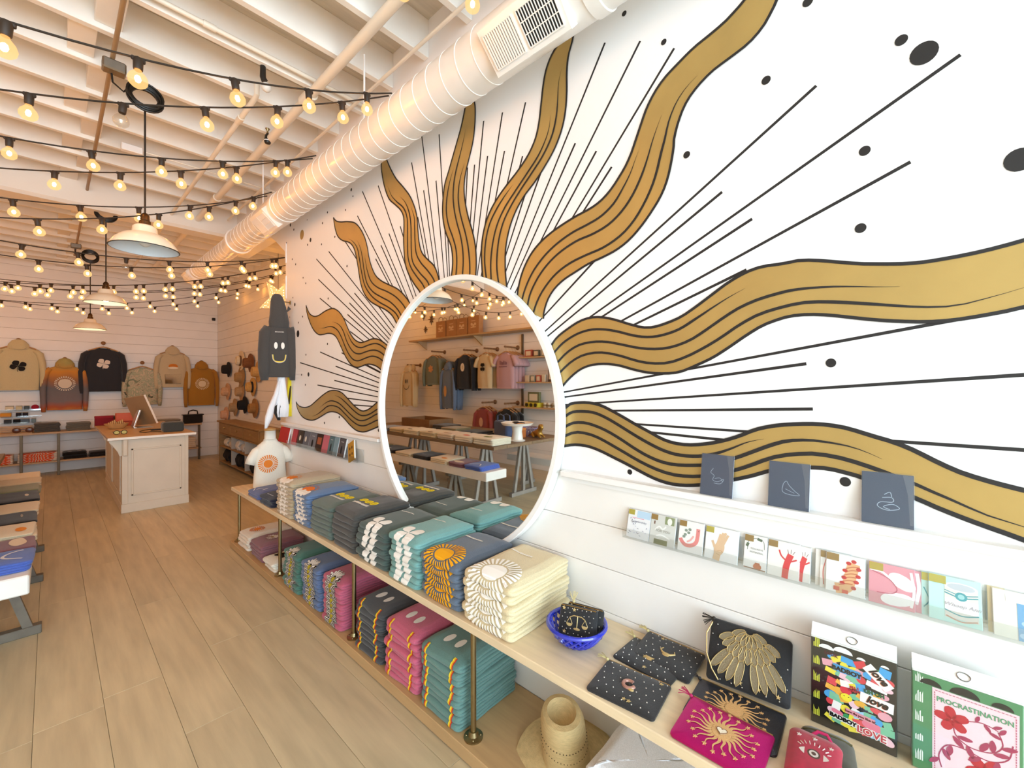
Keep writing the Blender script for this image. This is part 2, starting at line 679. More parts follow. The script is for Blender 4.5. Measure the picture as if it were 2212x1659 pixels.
goldray([('M1', [(1330, 660), (1285, 605), (1230, 550), (1180, 510), (1120, 480), (1060, 478), (990, 505), (930, 518), (870, 490), (820, 425), (780, 340), (740, 245), (690, 175), (630, 138), (580, 145), (520, 175), (460, 215), (410, 225), (365, 200), (340, 155), (320, 100)])],
        [('M1', [(1235, 950), (1213, 895), (1180, 845), (1120, 790), (1060, 765), (1000, 762), (940, 785), (890, 797), (830, 770), (780, 705), (740, 630), (700, 540), (660, 460), (620, 425), (570, 415), (510, 428), (460, 428), (410, 385), (370, 310), (340, 225), (325, 160), (320, 100)])],
        [[('M1', [(1300, 710), (1270, 665), (1210, 590), (1140, 540), (1080, 530), (1010, 550), (940, 575), (880, 560), (830, 510), (790, 430), (760, 370)])],
         [('M1', [(1280, 780), (1250, 730), (1190, 655), (1120, 610), (1050, 605), (980, 625), (920, 645), (860, 630), (810, 570), (770, 490), (740, 400), (700, 330), (650, 295), (610, 288)])],
         [('M1', [(1255, 840), (1230, 795), (1170, 715), (1110, 680), (1050, 672), (980, 695), (910, 722), (850, 710), (800, 650), (760, 570), (720, 470), (680, 390), (630, 348), (580, 340), (520, 355), (465, 355)])]])
goldray([('M2', [(810, 1580), (797, 1535), (770, 1470), (720, 1400), (660, 1345), (590, 1310), (520, 1275), (465, 1225), (430, 1150), (405, 1060), (390, 970), (365, 880), (330, 810), (280, 755), (215, 742), (150, 745), (110, 735), (86, 705)])],
        [('M2', [(680, 1720), (655, 1659), (610, 1580), (550, 1530), (480, 1495), (410, 1450), (360, 1380), (330, 1290), (310, 1170), (295, 1080), (270, 980), (230, 930), (170, 912), (130, 880), (108, 830), (95, 770), (86, 705)])],
        [[('M2', [(785, 1640), (760, 1590), (720, 1500), (650, 1420), (570, 1370), (480, 1330), (420, 1270), (385, 1160), (370, 1060), (372, 1030)])],
         [('M2', [(740, 1680), (720, 1640), (670, 1540), (600, 1465), (520, 1420), (440, 1370), (385, 1290), (360, 1170), (345, 1060), (325, 970), (295, 905)])],
         [('M2', [(710, 1700), (690, 1659), (650, 1570), (580, 1510), (500, 1465), (430, 1410), (370, 1320), (340, 1200), (320, 1080), (300, 980), (260, 920), (215, 893)])]])
goldray([('M2', [(905, 1480), (885, 1435), (860, 1370), (810, 1300), (760, 1210), (730, 1120), (720, 1010), (715, 900), (718, 800), (715, 700), (690, 640), (640, 590), (590, 545), (560, 480), (535, 390), (520, 300), (515, 235), (520, 150), (535, 90)])],
        [('M2', [(1043, 1360), (1040, 1320), (1025, 1230), (990, 1140), (930, 1080), (880, 1020), (855, 930), (845, 830), (835, 700), (810, 600), (770, 510), (710, 430), (650, 360), (600, 270), (570, 200), (550, 140), (535, 90)])],
        [[('M2', [(1005, 1370), (1000, 1335), (985, 1260), (930, 1180), (870, 1110), (830, 1030), (818, 920), (815, 800), (810, 700), (780, 610)])],
         [('M2', [(975, 1400), (960, 1365), (930, 1280), (860, 1200), (800, 1110), (785, 1010), (783, 880), (780, 760), (765, 660), (730, 570), (680, 515)])],
         [('M2', [(940, 1430), (925, 1395), (890, 1310), (830, 1230), (780, 1150), (755, 1060), (750, 940), (750, 800), (745, 700), (715, 620), (655, 565), (610, 515), (590, 470), (572, 425)])]])
goldray([('M3', [(295, 1660), (305, 1610), (322, 1500), (325, 1400), (310, 1290), (270, 1190), (245, 1090), (235, 980), (240, 860), (255, 740), (290, 620), (330, 480), (370, 340), (405, 210), (430, 90), (450, 0), (480, -70)])],
        [('M3', [(528, 1650), (530, 1595), (538, 1450), (530, 1300), (505, 1170), (470, 1050), (445, 940), (430, 830), (430, 730), (445, 620), (475, 500), (505, 370), (520, 260), (528, 140), (525, 25), (505, -30), (480, -70)])],
        [[('M3', [(345, 1640), (350, 1600), (362, 1450), (355, 1320), (325, 1210), (290, 1110), (270, 1000), (272, 880), (290, 760), (315, 660), (333, 600)])],
         [('M3', [(402, 1640), (408, 1595), (420, 1450), (415, 1320), (395, 1200), (365, 1090), (340, 970), (330, 860), (335, 740), (355, 620), (385, 500), (410, 400), (430, 310), (440, 245)])],
         [('M3', [(476, 1640), (478, 1590), (478, 1450), (465, 1310), (440, 1180), (410, 1070), (385, 960), (375, 850), (385, 730), (405, 640), (432, 555)])]])
goldray([('M4', [(85, 1690), (75, 1625), (65, 1500), (65, 1380), (85, 1260), (120, 1160), (170, 1070), (230, 985), (300, 895), (370, 790), (420, 680), (445, 570), (460, 440), (475, 310), (495, 210), (535, 110), (600, 20), (680, -40)])],
        [('M4', [(240, 1720), (232, 1659), (222, 1540), (225, 1400), (250, 1270), (290, 1160), (345, 1060), (420, 960), (490, 850), (550, 740), (595, 620), (620, 500), (630, 370), (630, 240), (640, 130), (665, 35), (680, -40)])],
        [[('M4', [(108, 1680), (100, 1630), (85, 1500), (90, 1370), (115, 1250), (160, 1150), (215, 1060), (275, 978)])],
         [('M4', [(138, 1690), (130, 1640), (125, 1500), (140, 1360), (170, 1240), (220, 1130), (290, 1020), (370, 900), (440, 790), (490, 680), (515, 590), (520, 520)])],
         [('M4', [(188, 1700), (180, 1650), (165, 1520), (175, 1370), (205, 1240), (255, 1130), (320, 1020), (400, 900), (470, 790), (530, 660), (560, 530), (570, 410), (575, 310), (595, 215)])]])
goldray([('F', [(76, 1600), (78, 1530), (90, 1420), (130, 1270), (200, 1120), (290, 1000), (400, 900), (520, 815), (650, 735), (780, 665), (880, 590), (970, 490), (1050, 370), (1120, 250), (1180, 110)]), ('C3', [(310, 1390), (370, 1210), (430, 1040), (510, 880), (600, 750), (720, 620), (880, 460), (1040, 330), (1190, 200), (1300, 80), (1370, 0), (1440, -110)])],
        [('F', [(330, 1720), (335, 1655), (370, 1540), (430, 1440), (520, 1350), (640, 1270), (760, 1195), (900, 1130), (1030, 1060), (1150, 965), (1260, 840), (1360, 700), (1450, 550), (1510, 400), (1550, 230), (1575, 70)]), ('C3', [(690, 1350), (730, 1180), (800, 1000), (900, 850), (1050, 690), (1220, 560), (1400, 420), (1540, 260), (1640, 80), (1675, 0), (1720, -110)])],
        [[('F', [(115, 1640), (120, 1560), (160, 1420), (230, 1270), (330, 1130), (450, 1010), (600, 900), (750, 820), (880, 740), (1000, 620), (1090, 470), (1160, 330), (1210, 190), (1235, 125)])],
         [('F', [(172, 1690), (175, 1620), (200, 1490), (270, 1340), (360, 1210), (480, 1090), (640, 980), (800, 910), (950, 820), (1080, 690), (1180, 540), (1260, 370), (1320, 200)]), ('C3', [(480, 1370), (530, 1220), (575, 1105)])],
         [('F', [(225, 1720), (235, 1655), (280, 1530), (350, 1410), (450, 1290), (580, 1190), (740, 1110), (900, 1040), (1060, 930), (1180, 800), (1280, 640), (1360, 470), (1410, 320), (1450, 150)]), ('C3', [(605, 1327), (640, 1170), (700, 1010), (770, 890), (850, 790), (915, 725)])]])
goldray([('G', [(0, 865), (40, 805), (100, 720), (200, 640), (310, 570), (420, 535), (530, 535), (640, 558), (760, 595), (880, 625), (980, 625), (1100, 590), (1240, 530), (1380, 435), (1520, 330), (1660, 225), (1820, 130), (1980, 70)]), ('H', [(0, 42), (120, 15), (270, 10), (450, 22), (640, 38)]), ('M7', [(1080, 985), (1400, 980), (1700, 935), (1960, 880), (2212, 812), (2480, 735)])],
        [('G', [(100, 1230), (150, 1170), (220, 1090), (320, 1010), (430, 970), (560, 962), (680, 978), (800, 1012), (930, 1040), (1080, 1050), (1230, 1035), (1380, 975), (1530, 905), (1680, 810), (1840, 700), (2000, 605)]), ('H', [(0, 540), (100, 518), (250, 508), (430, 515), (620, 535), (850, 558), (1100, 572), (1350, 575), (1600, 555), (1850, 515), (2050, 478), (2212, 440), (2500, 375)])],
        [[('G', [(20, 910), (65, 870), (150, 775), (270, 695), (400, 650), (530, 645), (660, 665), (800, 700), (930, 715), (1060, 700), (1220, 645), (1380, 545), (1530, 445), (1680, 350), (1830, 268)])],
         [('G', [(60, 1000), (100, 955), (190, 860), (300, 790), (430, 760), (560, 760), (700, 785), (850, 815), (1000, 825), (1150, 808), (1320, 745), (1470, 650), (1620, 545), (1770, 450), (1950, 370)]), ('H', [(0, 303), (150, 275), (400, 255), (650, 252), (850, 255), (1070, 252)])],
         [('G', [(85, 1090), (125, 1045), (210, 960), (320, 890), (440, 860), (560, 862), (700, 892), (840, 935), (980, 957), (1130, 950), (1290, 895), (1440, 820), (1600, 725), (1760, 615), (1950, 510)]), ('H', [(0, 438), (200, 398), (400, 392), (640, 402), (900, 418), (1150, 435), (1380, 440), (1600, 425), (1850, 365), (2050, 310), (2230, 256)])]])
goldray([('M5', [(30, 205), (78, 175), (130, 130), (220, 118), (310, 122), (400, 145), (490, 190), (590, 245), (700, 310), (820, 375), (930, 435), (1040, 470), (1160, 483), (1300, 475), (1440, 450), (1580, 410), (1720, 355), (1850, 325), (2000, 308)]), ('M6', [(400, 222), (600, 242), (740, 275), (900, 325), (1080, 378), (1250, 445), (1450, 545), (1650, 635), (1850, 700), (2050, 755), (2212, 795), (2450, 850)])],
        [('M5', [(20, 505), (70, 495), (170, 482), (280, 495), (390, 535), (500, 590), (620, 650), (740, 715), (860, 775), (980, 815), (1100, 832), (1240, 830), (1400, 810), (1560, 780), (1720, 745)]), ('M6', [(0, 630), (200, 600), (380, 598), (520, 608), (660, 640), (800, 680), (1000, 755), (1280, 865), (1450, 940), (1650, 1020), (1850, 1095), (2050, 1165), (2212, 1225), (2450, 1310)])],
        [[('M5', [(40, 262), (82, 240), (150, 200), (260, 195), (350, 210), (450, 255), (560, 320), (680, 395), (800, 465), (920, 525), (1040, 565), (1160, 580), (1280, 578), (1400, 555), (1520, 515), (1660, 460), (1800, 432)])],
         [('M5', [(40, 352), (82, 330), (150, 295), (250, 292), (350, 320), (450, 365), (560, 430), (680, 510), (800, 580), (920, 630), (1040, 655), (1180, 660), (1300, 655), (1440, 625), (1560, 595), (1700, 545), (1850, 490), (2000, 450)]), ('M6', [(340, 362), (500, 378), (700, 415), (850, 465), (985, 525)])],
         [('M5', [(40, 420), (80, 408), (170, 375), (270, 385), (370, 420), (480, 480), (600, 550), (720, 620), (840, 680), (960, 725), (1080, 750), (1240, 755), (1400, 735), (1560, 700), (1700, 655), (1850, 600), (2000, 570)]), ('M6', [(376, 478), (550, 500), (700, 535), (900, 600), (1050, 655), (1280, 745), (1450, 820), (1650, 905), (1850, 995), (2050, 1060), (2212, 1110), (2450, 1190)])]], 0.0125)
# thin straight rays from the mirror's rim to their tips
MC, MRAD = (1.91, 1.423), 0.788
tips = [(691.8, 760.5), (648.2, 783.3), (725, 791), (722.3, 821.7), (685.8, 831.7), (748.5, 860), (765, 875), (793, 788.5), (738, 762), (687.7, 603.4), (691, 644), (765.9, 633.2), (755, 654.4), (750.9, 679.3), (683.5, 559.5),
        (710.3, 543.2), (818, 662), (756.6, 716), (746, 522), (772.3, 466.3), (783, 413.3), (817, 401), (864.6, 488.7), (840.3, 504.4), (823, 529.7), (811.6, 559), (889.2, 351), (910.8, 290), (948.6, 290), (915.3, 411), (942, 390.4),
        (902.5, 468.7), (967.6, 512), (1045, 261), (1085.6, 243), (1135.5, 221), (1025.3, 355.7), (1053.5, 337), (1090, 326), (1129, 337.4), (1010, 362), (1307, 92.4), (1383, 88.8), (1456.4, 104.4), (1242.9, 309.4), (1288.4, 326.3),
        (1321.5, 360.6), (1171, 366), (1134.5, 420), (1763.4, 185.4), (2074.8, 118.6), (1966.8, 350), (1560, 414.8), (1624.8, 473), (1612.5, 582.7), (1285, 563), (2260, 655), (1742, 785.7), (2330, 802), (1756, 883.5), (2300, 978), (1570, 951)]
for px, py in tips:
    ty, tz = W(px, py)
    d = Vector((ty - MC[0], tz - MC[1]))
    L = d.length
    d.normalize()
    b = B()
    ribbon(b, [(MC[0] + d.x * (MRAD - 0.02), MC[1] + d.y * (MRAD - 0.02)), (MC[0] + d.x * (MRAD + L) / 2, MC[1] + d.y * (MRAD + L) / 2), (ty, tz)], 0.0072, 0.0098, 0.0007, 6)
    part(b, 'thin_ray', dark, mural)
dots = [(1947, 87, .014), (1996, 115, .029), (1868, 326, .0135), (2203, 345, .027), (1348.6, 29.4, .0105), (1434, 91, .011), (1655, 173.6, .0135), (1483.5, 334.5, .0125), (1745, 4.5, .014), (1859, 493, .0135), (1795, 784, .013),
        (1826, 1040.6, .0135), (1360.7, 1019.5, .0105), (759, 410, .012), (762.7, 424, .007), (695, 435.6, .007), (687, 442, .007), (746.5, 453.7, .008), (707.6, 458.8, .009), (627.5, 486, .016), (697, 482, .010), (635, 496, .011),
        (663.6, 475, .006), (670.9, 518.4, .019), (664.6, 528.8, .010), (694.6, 527.8, .009), (619, 524.8, .009), (723.5, 511.6, .009), (631.6, 560, .009), (638.9, 571, .010), (749.7, 575, .009), (655, 600, .009), (660.6, 612, .009),
        (709, 644.8, .009), (653.8, 684, .009), (645, 697, .009), (643.8, 721, .032), (632.8, 643, .008), (637, 658, .017), (626, 685, .006), (661, 766.3, .009), (707.6, 742.8, .009), (666.5, 808.8, .019), (651.7, 809.7, .009),
        (659.8, 831.3, .009), (624.5, 849.6, .008), (733, 901, .010), (701, 913.5, .010), (818, 929.3, .011)]
for px, py, r in dots + [(652.4, 507, .044)]:
    y0, z0 = W(px, py)
    b = B().poly([(WX - 0.001, y0 + r * math.cos(2 * PI * k / 20), z0 + r * 1.05 * math.sin(2 * PI * k / 20)) for k in range(20)])
    part(b, 'paint_dot', gold if r > .04 else dark, mural)

# ================================================================ MIRROR
mir = thing('round_mirror', 'large round wall mirror in a thin white frame above the bench', 'mirror', (WX, MC[0], MC[1]), (0, -PI / 2, 0))
b = B().lathe([(MRAD - 0.004, 0.004), (MRAD, 0.008), (MRAD, 0.050), (MRAD - 0.004, 0.054), (MRAD - 0.026, 0.054), (MRAD - 0.030, 0.050), (MRAD - 0.030, 0.02), (MRAD - 0.05, 0.012), (MRAD - 0.05, 0.004), (MRAD - 0.004, 0.004)], 96)
part(b, 'frame', M('mirror_frame', 'f4f5f4', 0.3), mir, True)
mg = M('mirror_glass', 'f2f5f3', 0.015, 1.0)
n = 72
b = B().poly([((MRAD - 0.03) * math.cos(2 * PI * k / n), (MRAD - 0.03) * math.sin(2 * PI * k / n), 0.031) for k in range(n)])
part(b, 'glass', mg, mir)

# ================================================================ DUCT, PIPES
DX, DZ, DR = 1.38, 3.124, 0.122
ductm = M('duct_paint', 'edeae6', 0.28, var=0.01, spec=0.5)
duct = thing('air_duct', 'white spiral air duct running along the top of the mural wall', 'duct', (DX, 0, DZ))
RY = Matrix.Rotation(-PI / 2, 4, 'X')          # lathe axis z -> +Y
part(B().lathe([(DR, -4.1), (DR, 5.25), (DR - 0.02, 5.42), (DR - 0.02, 7.55), (DR - 0.03, 7.6), (0.001, 7.6)], 40, X=RY), 'pipe', ductm, duct, True)
seam = B().tube([((DR + 0.0005) * math.cos(2 * PI * k / 36), 0.018 * k / 36, (DR + 0.0005) * math.sin(2 * PI * k / 36)) for k in range(37)], 0.0022, 5).mesh('seam', M('seam_paint', 'fbf9f4', 0.3), True)
y = -1.3
while y < 7.4:
    if not (0.88 < y < 1.36 or 4.0 < y < 4.35 or 5.15 < y < 5.5):
        o = put(seam, 'seam', duct, (0, y, 0))
        if y > 5.3:
            o.scale = ((DR - 0.02) / DR, 1, (DR - 0.02) / DR)
    y += 0.112
for y0, rr, wd in ((0.80, DR + 0.006, 0.06), (3.93, DR + 0.006, 0.05), (5.24, DR + 0.012, 0.06), (7.0, DR - 0.012, 0.05)):
    part(B().lathe([(rr - 0.01, y0), (rr, y0 + 0.004), (rr, y0 + wd - 0.004), (rr - 0.01, y0 + wd)], 40, X=RY), 'band', ductm, duct, True)
dkm = M('duct_inside', '1c1a16', 0.8)
for y0, ln in ((0.92, 0.40), (4.02, 0.34), (7.12, 0.30)):
    rr = DR if y0 < 5 else DR - 0.02
    X = Matrix.Translation((0, y0, 0)) @ Matrix.Rotation(R(180 - 132), 4, 'Y') @ Matrix.Identity(4)
    # local frame of the saddle: x tangent round the duct, y along it, z outward
    out = Vector((-math.cos(R(47.8)), 0, -math.sin(R(47.8))))
    tan = Vector((0, 1, 0)).cross(out)
    X = Matrix((tan, (0, 1, 0), out)).transposed().to_4x4()
    X.translation = (0, y0, 0)
    reg = B().rbox((-0.092, 0, rr * 0.60), (0.092, ln, rr + 0.016), 0.003, X=X)
    rg = part(reg, 'register', ductm, duct)
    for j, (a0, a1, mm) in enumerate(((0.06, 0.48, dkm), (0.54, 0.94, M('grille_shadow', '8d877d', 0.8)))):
        g = B().box((-0.062, ln * a0, rr + 0.0163), (0.062, ln * a1, rr + 0.0175), 0, X)
        nb = 13
        for q in range(nb + 1):
            yy = ln * (a0 + (a1 - a0) * q / nb)
            wq = 0.0016 if j == 0 else 0.0034
            g.box((-0.064, yy - wq, rr + 0.0165), (0.064, yy + wq, rr + 0.022), 1, X)
        for xx in (-0.066, -0.02, 0.022, 0.066) if j == 0 else (-0.066, 0.066):
            g.box((xx - 0.002, ln * a0, rr + 0.0165), (xx + 0.002, ln * a1, rr + 0.0225), 1, X)
        part(g, 'grille', [mm, ductm], rg, label='dark open grille' if j == 0 else 'white closed grille')
for y0 in (2.45, 4.3):
    part(B().tube([(-0.06, y0, 0.1), (-0.06, y0, ZJ - DZ)], 0.006, 6).box((-0.075, y0 - 0.02, 0.098), (-0.02, y0 + 0.02, 0.108)), 'hanger_rod', white, duct)


def pipe(name, label, pts, r, m, cat='pipe', fit=()):
    t = thing(name, label, cat, (0, 0, 0))
    part(B().tube(pts, r, 12), 'pipe', m, t, True)
    for p, d in fit:
        d = Vector(d) * (r * 2.2)
        part(B().tube([Vector(p) - d, Vector(p) + d], r * 1.35, 12), 'coupling', m, t, True)
    return t


pm = M('pipe_paint', 'e6ddcd', 0.3)
pipe('sprinkler_pipe', 'thick white sprinkler pipe under the joists beside the duct', [(1.2, -4.1, 3.56), (1.2, 9.5, 3.56)], 0.03, pm, fit=[((1.2, yy, 3.56), (0, 1, 0)) for yy in (0.6, 3.0, 5.4)])
pipe('conduit', 'thin white conduit above the duct close to the mural wall', [(1.48, -4.1, 3.6), (1.48, 6.1, 3.6)], 0.011, pm)
pipe('branch_pipe', 'narrow white pipe with an elbow end under the joists mid ceiling', [(0.95, 3.22, 3.64), (0.95, 3.22, 3.56), (0.95, 3.26, 3.55), (0.95, 9.5, 3.55)], 0.017, pm, fit=[((0.95, 3.6, 3.55), (0, 1, 0))])
bro = M('brown_conduit', '9b7f5c', 0.5)
pipe('brown_conduit', 'bare brownish conduit feeding the hanging lamps', [(0.26, -4.1, 3.6), (0.26, 9.6, 3.6)], 0.012, bro, fit=[((0.26, yy, 3.6), (0, 1, 0)) for yy in (2.7, 5.2)])
pipe('joist_conduit', 'pair of white tubes clipped along one joist near the front', [(XL, 2.93, 3.655), (WX - 0.02, 2.93, 3.655)], 0.014, pm, fit=[((0.62, 2.93, 3.655), (1, 0, 0))])
cb = thing('junction_box', 'small white box with a thin conduit on a joist further back', 'box', tuple(onZ(285, 325, 3.6)))
part(B().rbox((-0.07, -0.03, -0.02), (0.07, 0.03, 0.04), 0.006), 'housing', white, cb)
part(B().tube([(0.07, 0, 0.02), (1.2, 0, 0.02)], 0.009, 8), 'conduit', pm, cb, True)
hd = thing('spot_bulb', 'unlit white bulb in a black holder on the ceiling near the thick pipe', 'lamp', tuple(onZ(568, 150, 3.62)))
part(B().tube([(0, 0, 0.02), (0, 0, -0.05), (0.01, 0, -0.07)], [0.016, 0.018, 0.02], 10), 'holder', blk, hd, True)
part(B().sphere((0.02, 0, -0.105), 0.03), 'bulb', M('opal_glass', 'dcd8d0', 0.3), hd, 2)
hd = thing('ceiling_sensor', 'small black sensor hanging from a joist beside the thick pipe', 'sensor', tuple(onZ(578, 283, 3.62)))
part(B().lathe([(0.001, 0.02), (0.018, 0.018), (0.006, 0), (0.008, -0.02)], 12), 'mount', brass, hd, True)
part(B().lathe([(0.008, -0.02), (0.02, -0.04), (0.026, -0.085), (0.02, -0.1), (0.001, -0.102)], 14), 'body', blk, hd, True)
part(B().lathe([(0.0262, -0.078), (0.0264, -0.084)], 14, caps=False), 'ring', white, hd, True)

# ================================================================ PENDANT LAMPS
enamel = M('cream_enamel', 'efe6d2', 0.25, coat=0.3)
inner = M('daylight_tinted_enamel', 'd3dae0', 0.4)  # bluish tint puts the reflected daylight into the lining colour
outer_prof = [(0.026, 0.155), (0.05, 0.150), (0.062, 0.138), (0.066, 0.105), (0.074, 0.098), (0.110, 0.085), (0.145, 0.055), (0.168, 0.02), (0.176, 0.0)]
places = ((0.413, 3.58, 2.455, 'nearest', False), (0.41, 6.35, 2.456, 'middle', True), (0.397, 8.71, 2.37, 'farthest', True))
for px, py, pz, wh, lit in places:
    t = thing('pendant_lamp', '%s cream dome pendant lamp on a long cord with %s' % (wh, 'its bulb lit' if lit else 'its bulb off'), 'pendant lamp', (px, py, pz), group='pendant lamps down the middle of the shop')
    part(B().lathe(outer_prof, 36, caps=False), 'shade', enamel, t, True)
    part(B().lathe([(r - 0.003, z - 0.0015) for r, z in outer_prof], 36, caps=False).lathe([(0.1755, -0.0015), (0.1785, -0.001), (0.1785, 0.003)], 36, 1, caps=False), 'lining', [inner, blk], t, True)
    part(B().lathe([(0.001, 0.235), (0.012, 0.232), (0.024, 0.215), (0.024, 0.185), (0.03, 0.18), (0.032, 0.155)], 18), 'socket', metal('dark_bronze', '5a4632', 0.4), t, True)
    top = 3.45 - pz
    c = B().tube([(0, 0, 0.23), (0, 0, top - 0.09)], 0.0055, 8)
    part(c, 'cord', cordm, t, True)
    c = B()
    for q in range(12):                        # coiled spare cord
        rr = 0.088 + 0.013 * math.sin(q * 2.1)
        c.tube([(rr * math.cos(a) * 0.9, -0.01 + 0.012 * math.sin(q * 1.7) + 0.45 * rr * math.sin(a) * 0.6, top - 0.02 + rr * math.sin(a) * 0.9 + 0.012 * math.cos(q * 1.3)) for a in [2 * PI * k / 22 for k in range(22)]], 0.0068, 6, closed=True)
    c.tube([(-0.06, 0, top + 0.03), (-0.1, 0.02, top - 0.02), (-0.15, 0.03, top + 0.02), (-0.155, 0.03, top + 0.08)], 0.006, 6)
    part(c, 'coil', blk, t, True)
    part(B().rbox((-0.2, -0.03, top + 0.07), (-0.09, 0.05, top + 0.135), 0.008), 'junction_box', metal('zinc_box', '8f8a80', 0.5), t)
    if lit:
        part(B().sphere((0, 0, 0.05), 0.035), 'bulb', M('lamp_glow', 'ffdca0', 0.5, emit=60, emc='ffd596'), t, 2)
    else:
        part(B().sphere((0, 0, 0.05), 0.035), 'bulb', M('opal_glass', 'dcd8d0', 0.3), t, 2)

# ================================================================ STRING LIGHTS
def glowglass():
    m = bpy.data.materials.new('warm_bulb_glass')
    m.use_nodes = True
    nt = m.node_tree
    nt.nodes.clear()
    out = nt.nodes.new('ShaderNodeOutputMaterial')
    tr = nt.nodes.new('ShaderNodeBsdfTransparent')
    em = nt.nodes.new('ShaderNodeEmission')
    em.inputs[0].default_value = (1.0, 0.60, 0.22, 1)
    em.inputs[1].default_value = 1.6
    mx = nt.nodes.new('ShaderNodeMixShader')
    mx.inputs[0].default_value = 0.55
    nt.links.new(tr.outputs[0], mx.inputs[1])
    nt.links.new(em.outputs[0], mx.inputs[2])
    nt.links.new(mx.outputs[0], out.inputs[0])
    return m


GLOW = glowglass()
FIL = M('filament', 'ffb060', 0.5, emit=BULB, emc='ffa23c')
sockm = M('bulb_socket', '2a1d12', 0.6)
bulb_prof = [(0.009, 0.0), (0.012, -0.008), (0.024, -0.022), (0.029, -0.036), (0.027, -0.05), (0.017, -0.061), (0.001, -0.064)]
bme = B().lathe(bulb_prof, 14).sphere((0, 0, -0.035), (0.010, 0.010, 0.014), 6, 4, 1).mesh('bulb', [GLOW, FIL], 2)
ume = B().lathe(bulb_prof, 14).mesh('bulb', [clear('bulb_clear', (0.96, 0.93, 0.88), 0.12)], 2)
sme = B().lathe([(0.001, 0.012), (0.012, 0.012), (0.015, 0.004), (0.014, -0.03), (0.012, -0.034)], 10).rbox((-0.02, -0.006, 0.0), (0.02, 0.006, 0.014), 0.003).mesh('socket', sockm, True)


def strand(i, label, A, Bp, sag, phase, off=()):
    """catenary-like strand from right anchor A to left anchor Bp, a bulb every 0.3 m"""
    t = thing('string_lights', label, 'string lights', (0, 0, 0), group='strings of warm globe lights under the ceiling')
    A, Bp = Vector(A), Vector(Bp)
    L = (Bp - A).length

    def P(u):
        p = A.lerp(Bp, u)
        p.z -= 4 * sag * u * (1 - u)
        return p
    part(B().tube([P(k / 40) for k in range(41)], 0.0042, 6), 'cable', cordm, t, True)
    d, k = phase, 0
    yaw = math.atan2(Bp.y - A.y, Bp.x - A.x)
    while d < L - 0.1:
        p = P(d / L)
        s = put(sme, 'socket', t, p - Vector((0, 0, 0.012)), (rnd.uniform(-.12, .12), rnd.uniform(-.12, .12), yaw))
        put(ume if k in off else bme, 'bulb', s, (0, 0, -0.032), label='unlit clear bulb' if k in off else None)
        d += 0.3
        k += 1


nth = ['first', 'second', 'third', 'fourth', 'fifth', 'sixth', 'seventh', 'eighth', 'ninth', 'tenth', 'eleventh', 'twelfth', 'thirteenth', 'fourteenth', 'fifteenth']
for i, (A, Bq, sg, ph) in enumerate((
        ((1.26, 1.18, 3.20), (-2.80, 1.75, 3.40), 0.52, 0.16), ((1.26, 2.04, 3.18), (-2.80, 1.85, 3.23), 0.577, 0.15), ((1.26, 2.07, 3.18), (-2.80, 3.82, 3.56), 0.588, 0.24), ((1.26, 3.07, 3.19), (-2.80, 3.85, 3.52), 0.509, 0.23),
        ((1.26, 3.01, 3.19), (-2.80, 4.97, 3.37), 0.497, 0.18), ((1.26, 4.00, 3.20), (-2.80, 4.42, 3.47), 0.587, 0.23), ((1.26, 3.89, 3.20), (-2.80, 4.50, 3.20), 0.628, 0.13),
        ((2.48, 5.14, 3.30), (-2.80, 4.82, 3.33), 0.654, 0.23), ((2.48, 4.83, 3.30), (-2.80, 6.18, 3.48), 0.733, 0.23), ((2.48, 5.65, 3.30), (-2.80, 9.04, 3.58), 0.694, 0.24),
        ((2.48, 5.71, 3.30), (-2.80, 8.83, 3.38), 0.625, 0.27), ((2.48, 6.77, 3.30), (-2.80, 8.16, 3.43), 0.654, 0.29), ((2.48, 7.05, 3.30), (-2.80, 8.38, 3.53), 0.668, 0.18),
        ((2.48, 8.03, 3.30), (-2.80, 10.9, 3.40), 0.57, 0.10), ((2.48, 9.12, 3.30), (-2.80, 10.70, 3.61), 0.651, 0.11))):
    strand(i, '%s string of warm globe bulbs from the shop front under the ceiling' % nth[i], A, Bq, sg, ph, off={2: (3,), 7: (6,)}.get(i, ()))
# ================================================================ BENCH
BT, BB, BF = 0.592, 0.065, 1.172          # bench top, lower board top, front edge
bench = thing('display_bench', 'long low wooden display bench on brass pipe legs along the mural wall', 'bench', (0, 0, 0))
part(B().rbox((BF, -1.1, BT - 0.034), (WX - 0.002, 4.72, BT), 0.003), 'top_board', oakedge, bench)
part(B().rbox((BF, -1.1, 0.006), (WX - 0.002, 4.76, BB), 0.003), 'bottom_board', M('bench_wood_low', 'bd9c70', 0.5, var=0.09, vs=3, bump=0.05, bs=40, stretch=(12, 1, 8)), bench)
pole_me = B().tube([(0, 0, BB), (0, 0, BT - 0.034)], 0.0125, 14).mesh('pole', brass, True)
fls = []
for z0, sg in ((BB, 1), (BT - 0.034, -1)):
    fl_me = B()
    fls.append(fl_me)
    fl_me.lathe([(0.042, z0), (0.042, z0 + sg * 0.006), (0.024, z0 + sg * 0.012), (0.019, z0 + sg * 0.03), (0.013, z0 + sg * 0.031)], 20)
    for k in range(4):
        a = PI / 4 + PI / 2 * k
        fl_me.sphere((0.031 * math.cos(a), 0.031 * math.sin(a), z0 + sg * 0.009), 0.005, 8, 5)
fls = [b_.mesh('flange', brass, True) for b_ in fls]
for y in (0.2, 1.35, 2.41, 3.62, 4.69):
    p = put(pole_me, 'pole', bench, (1.233, y, 0))
    for m_ in fls:
        put(m_, 'flange', p)

# ================================================================ FOLDED SHIRTS
def wob(p, seed, amp):
    q = p * 9 + Vector((seed * 3.1, seed * 1.7, 0))
    n = noise.noise_vector(q)
    return Vector((n.x, n.y, n.z * 0.7)) * amp


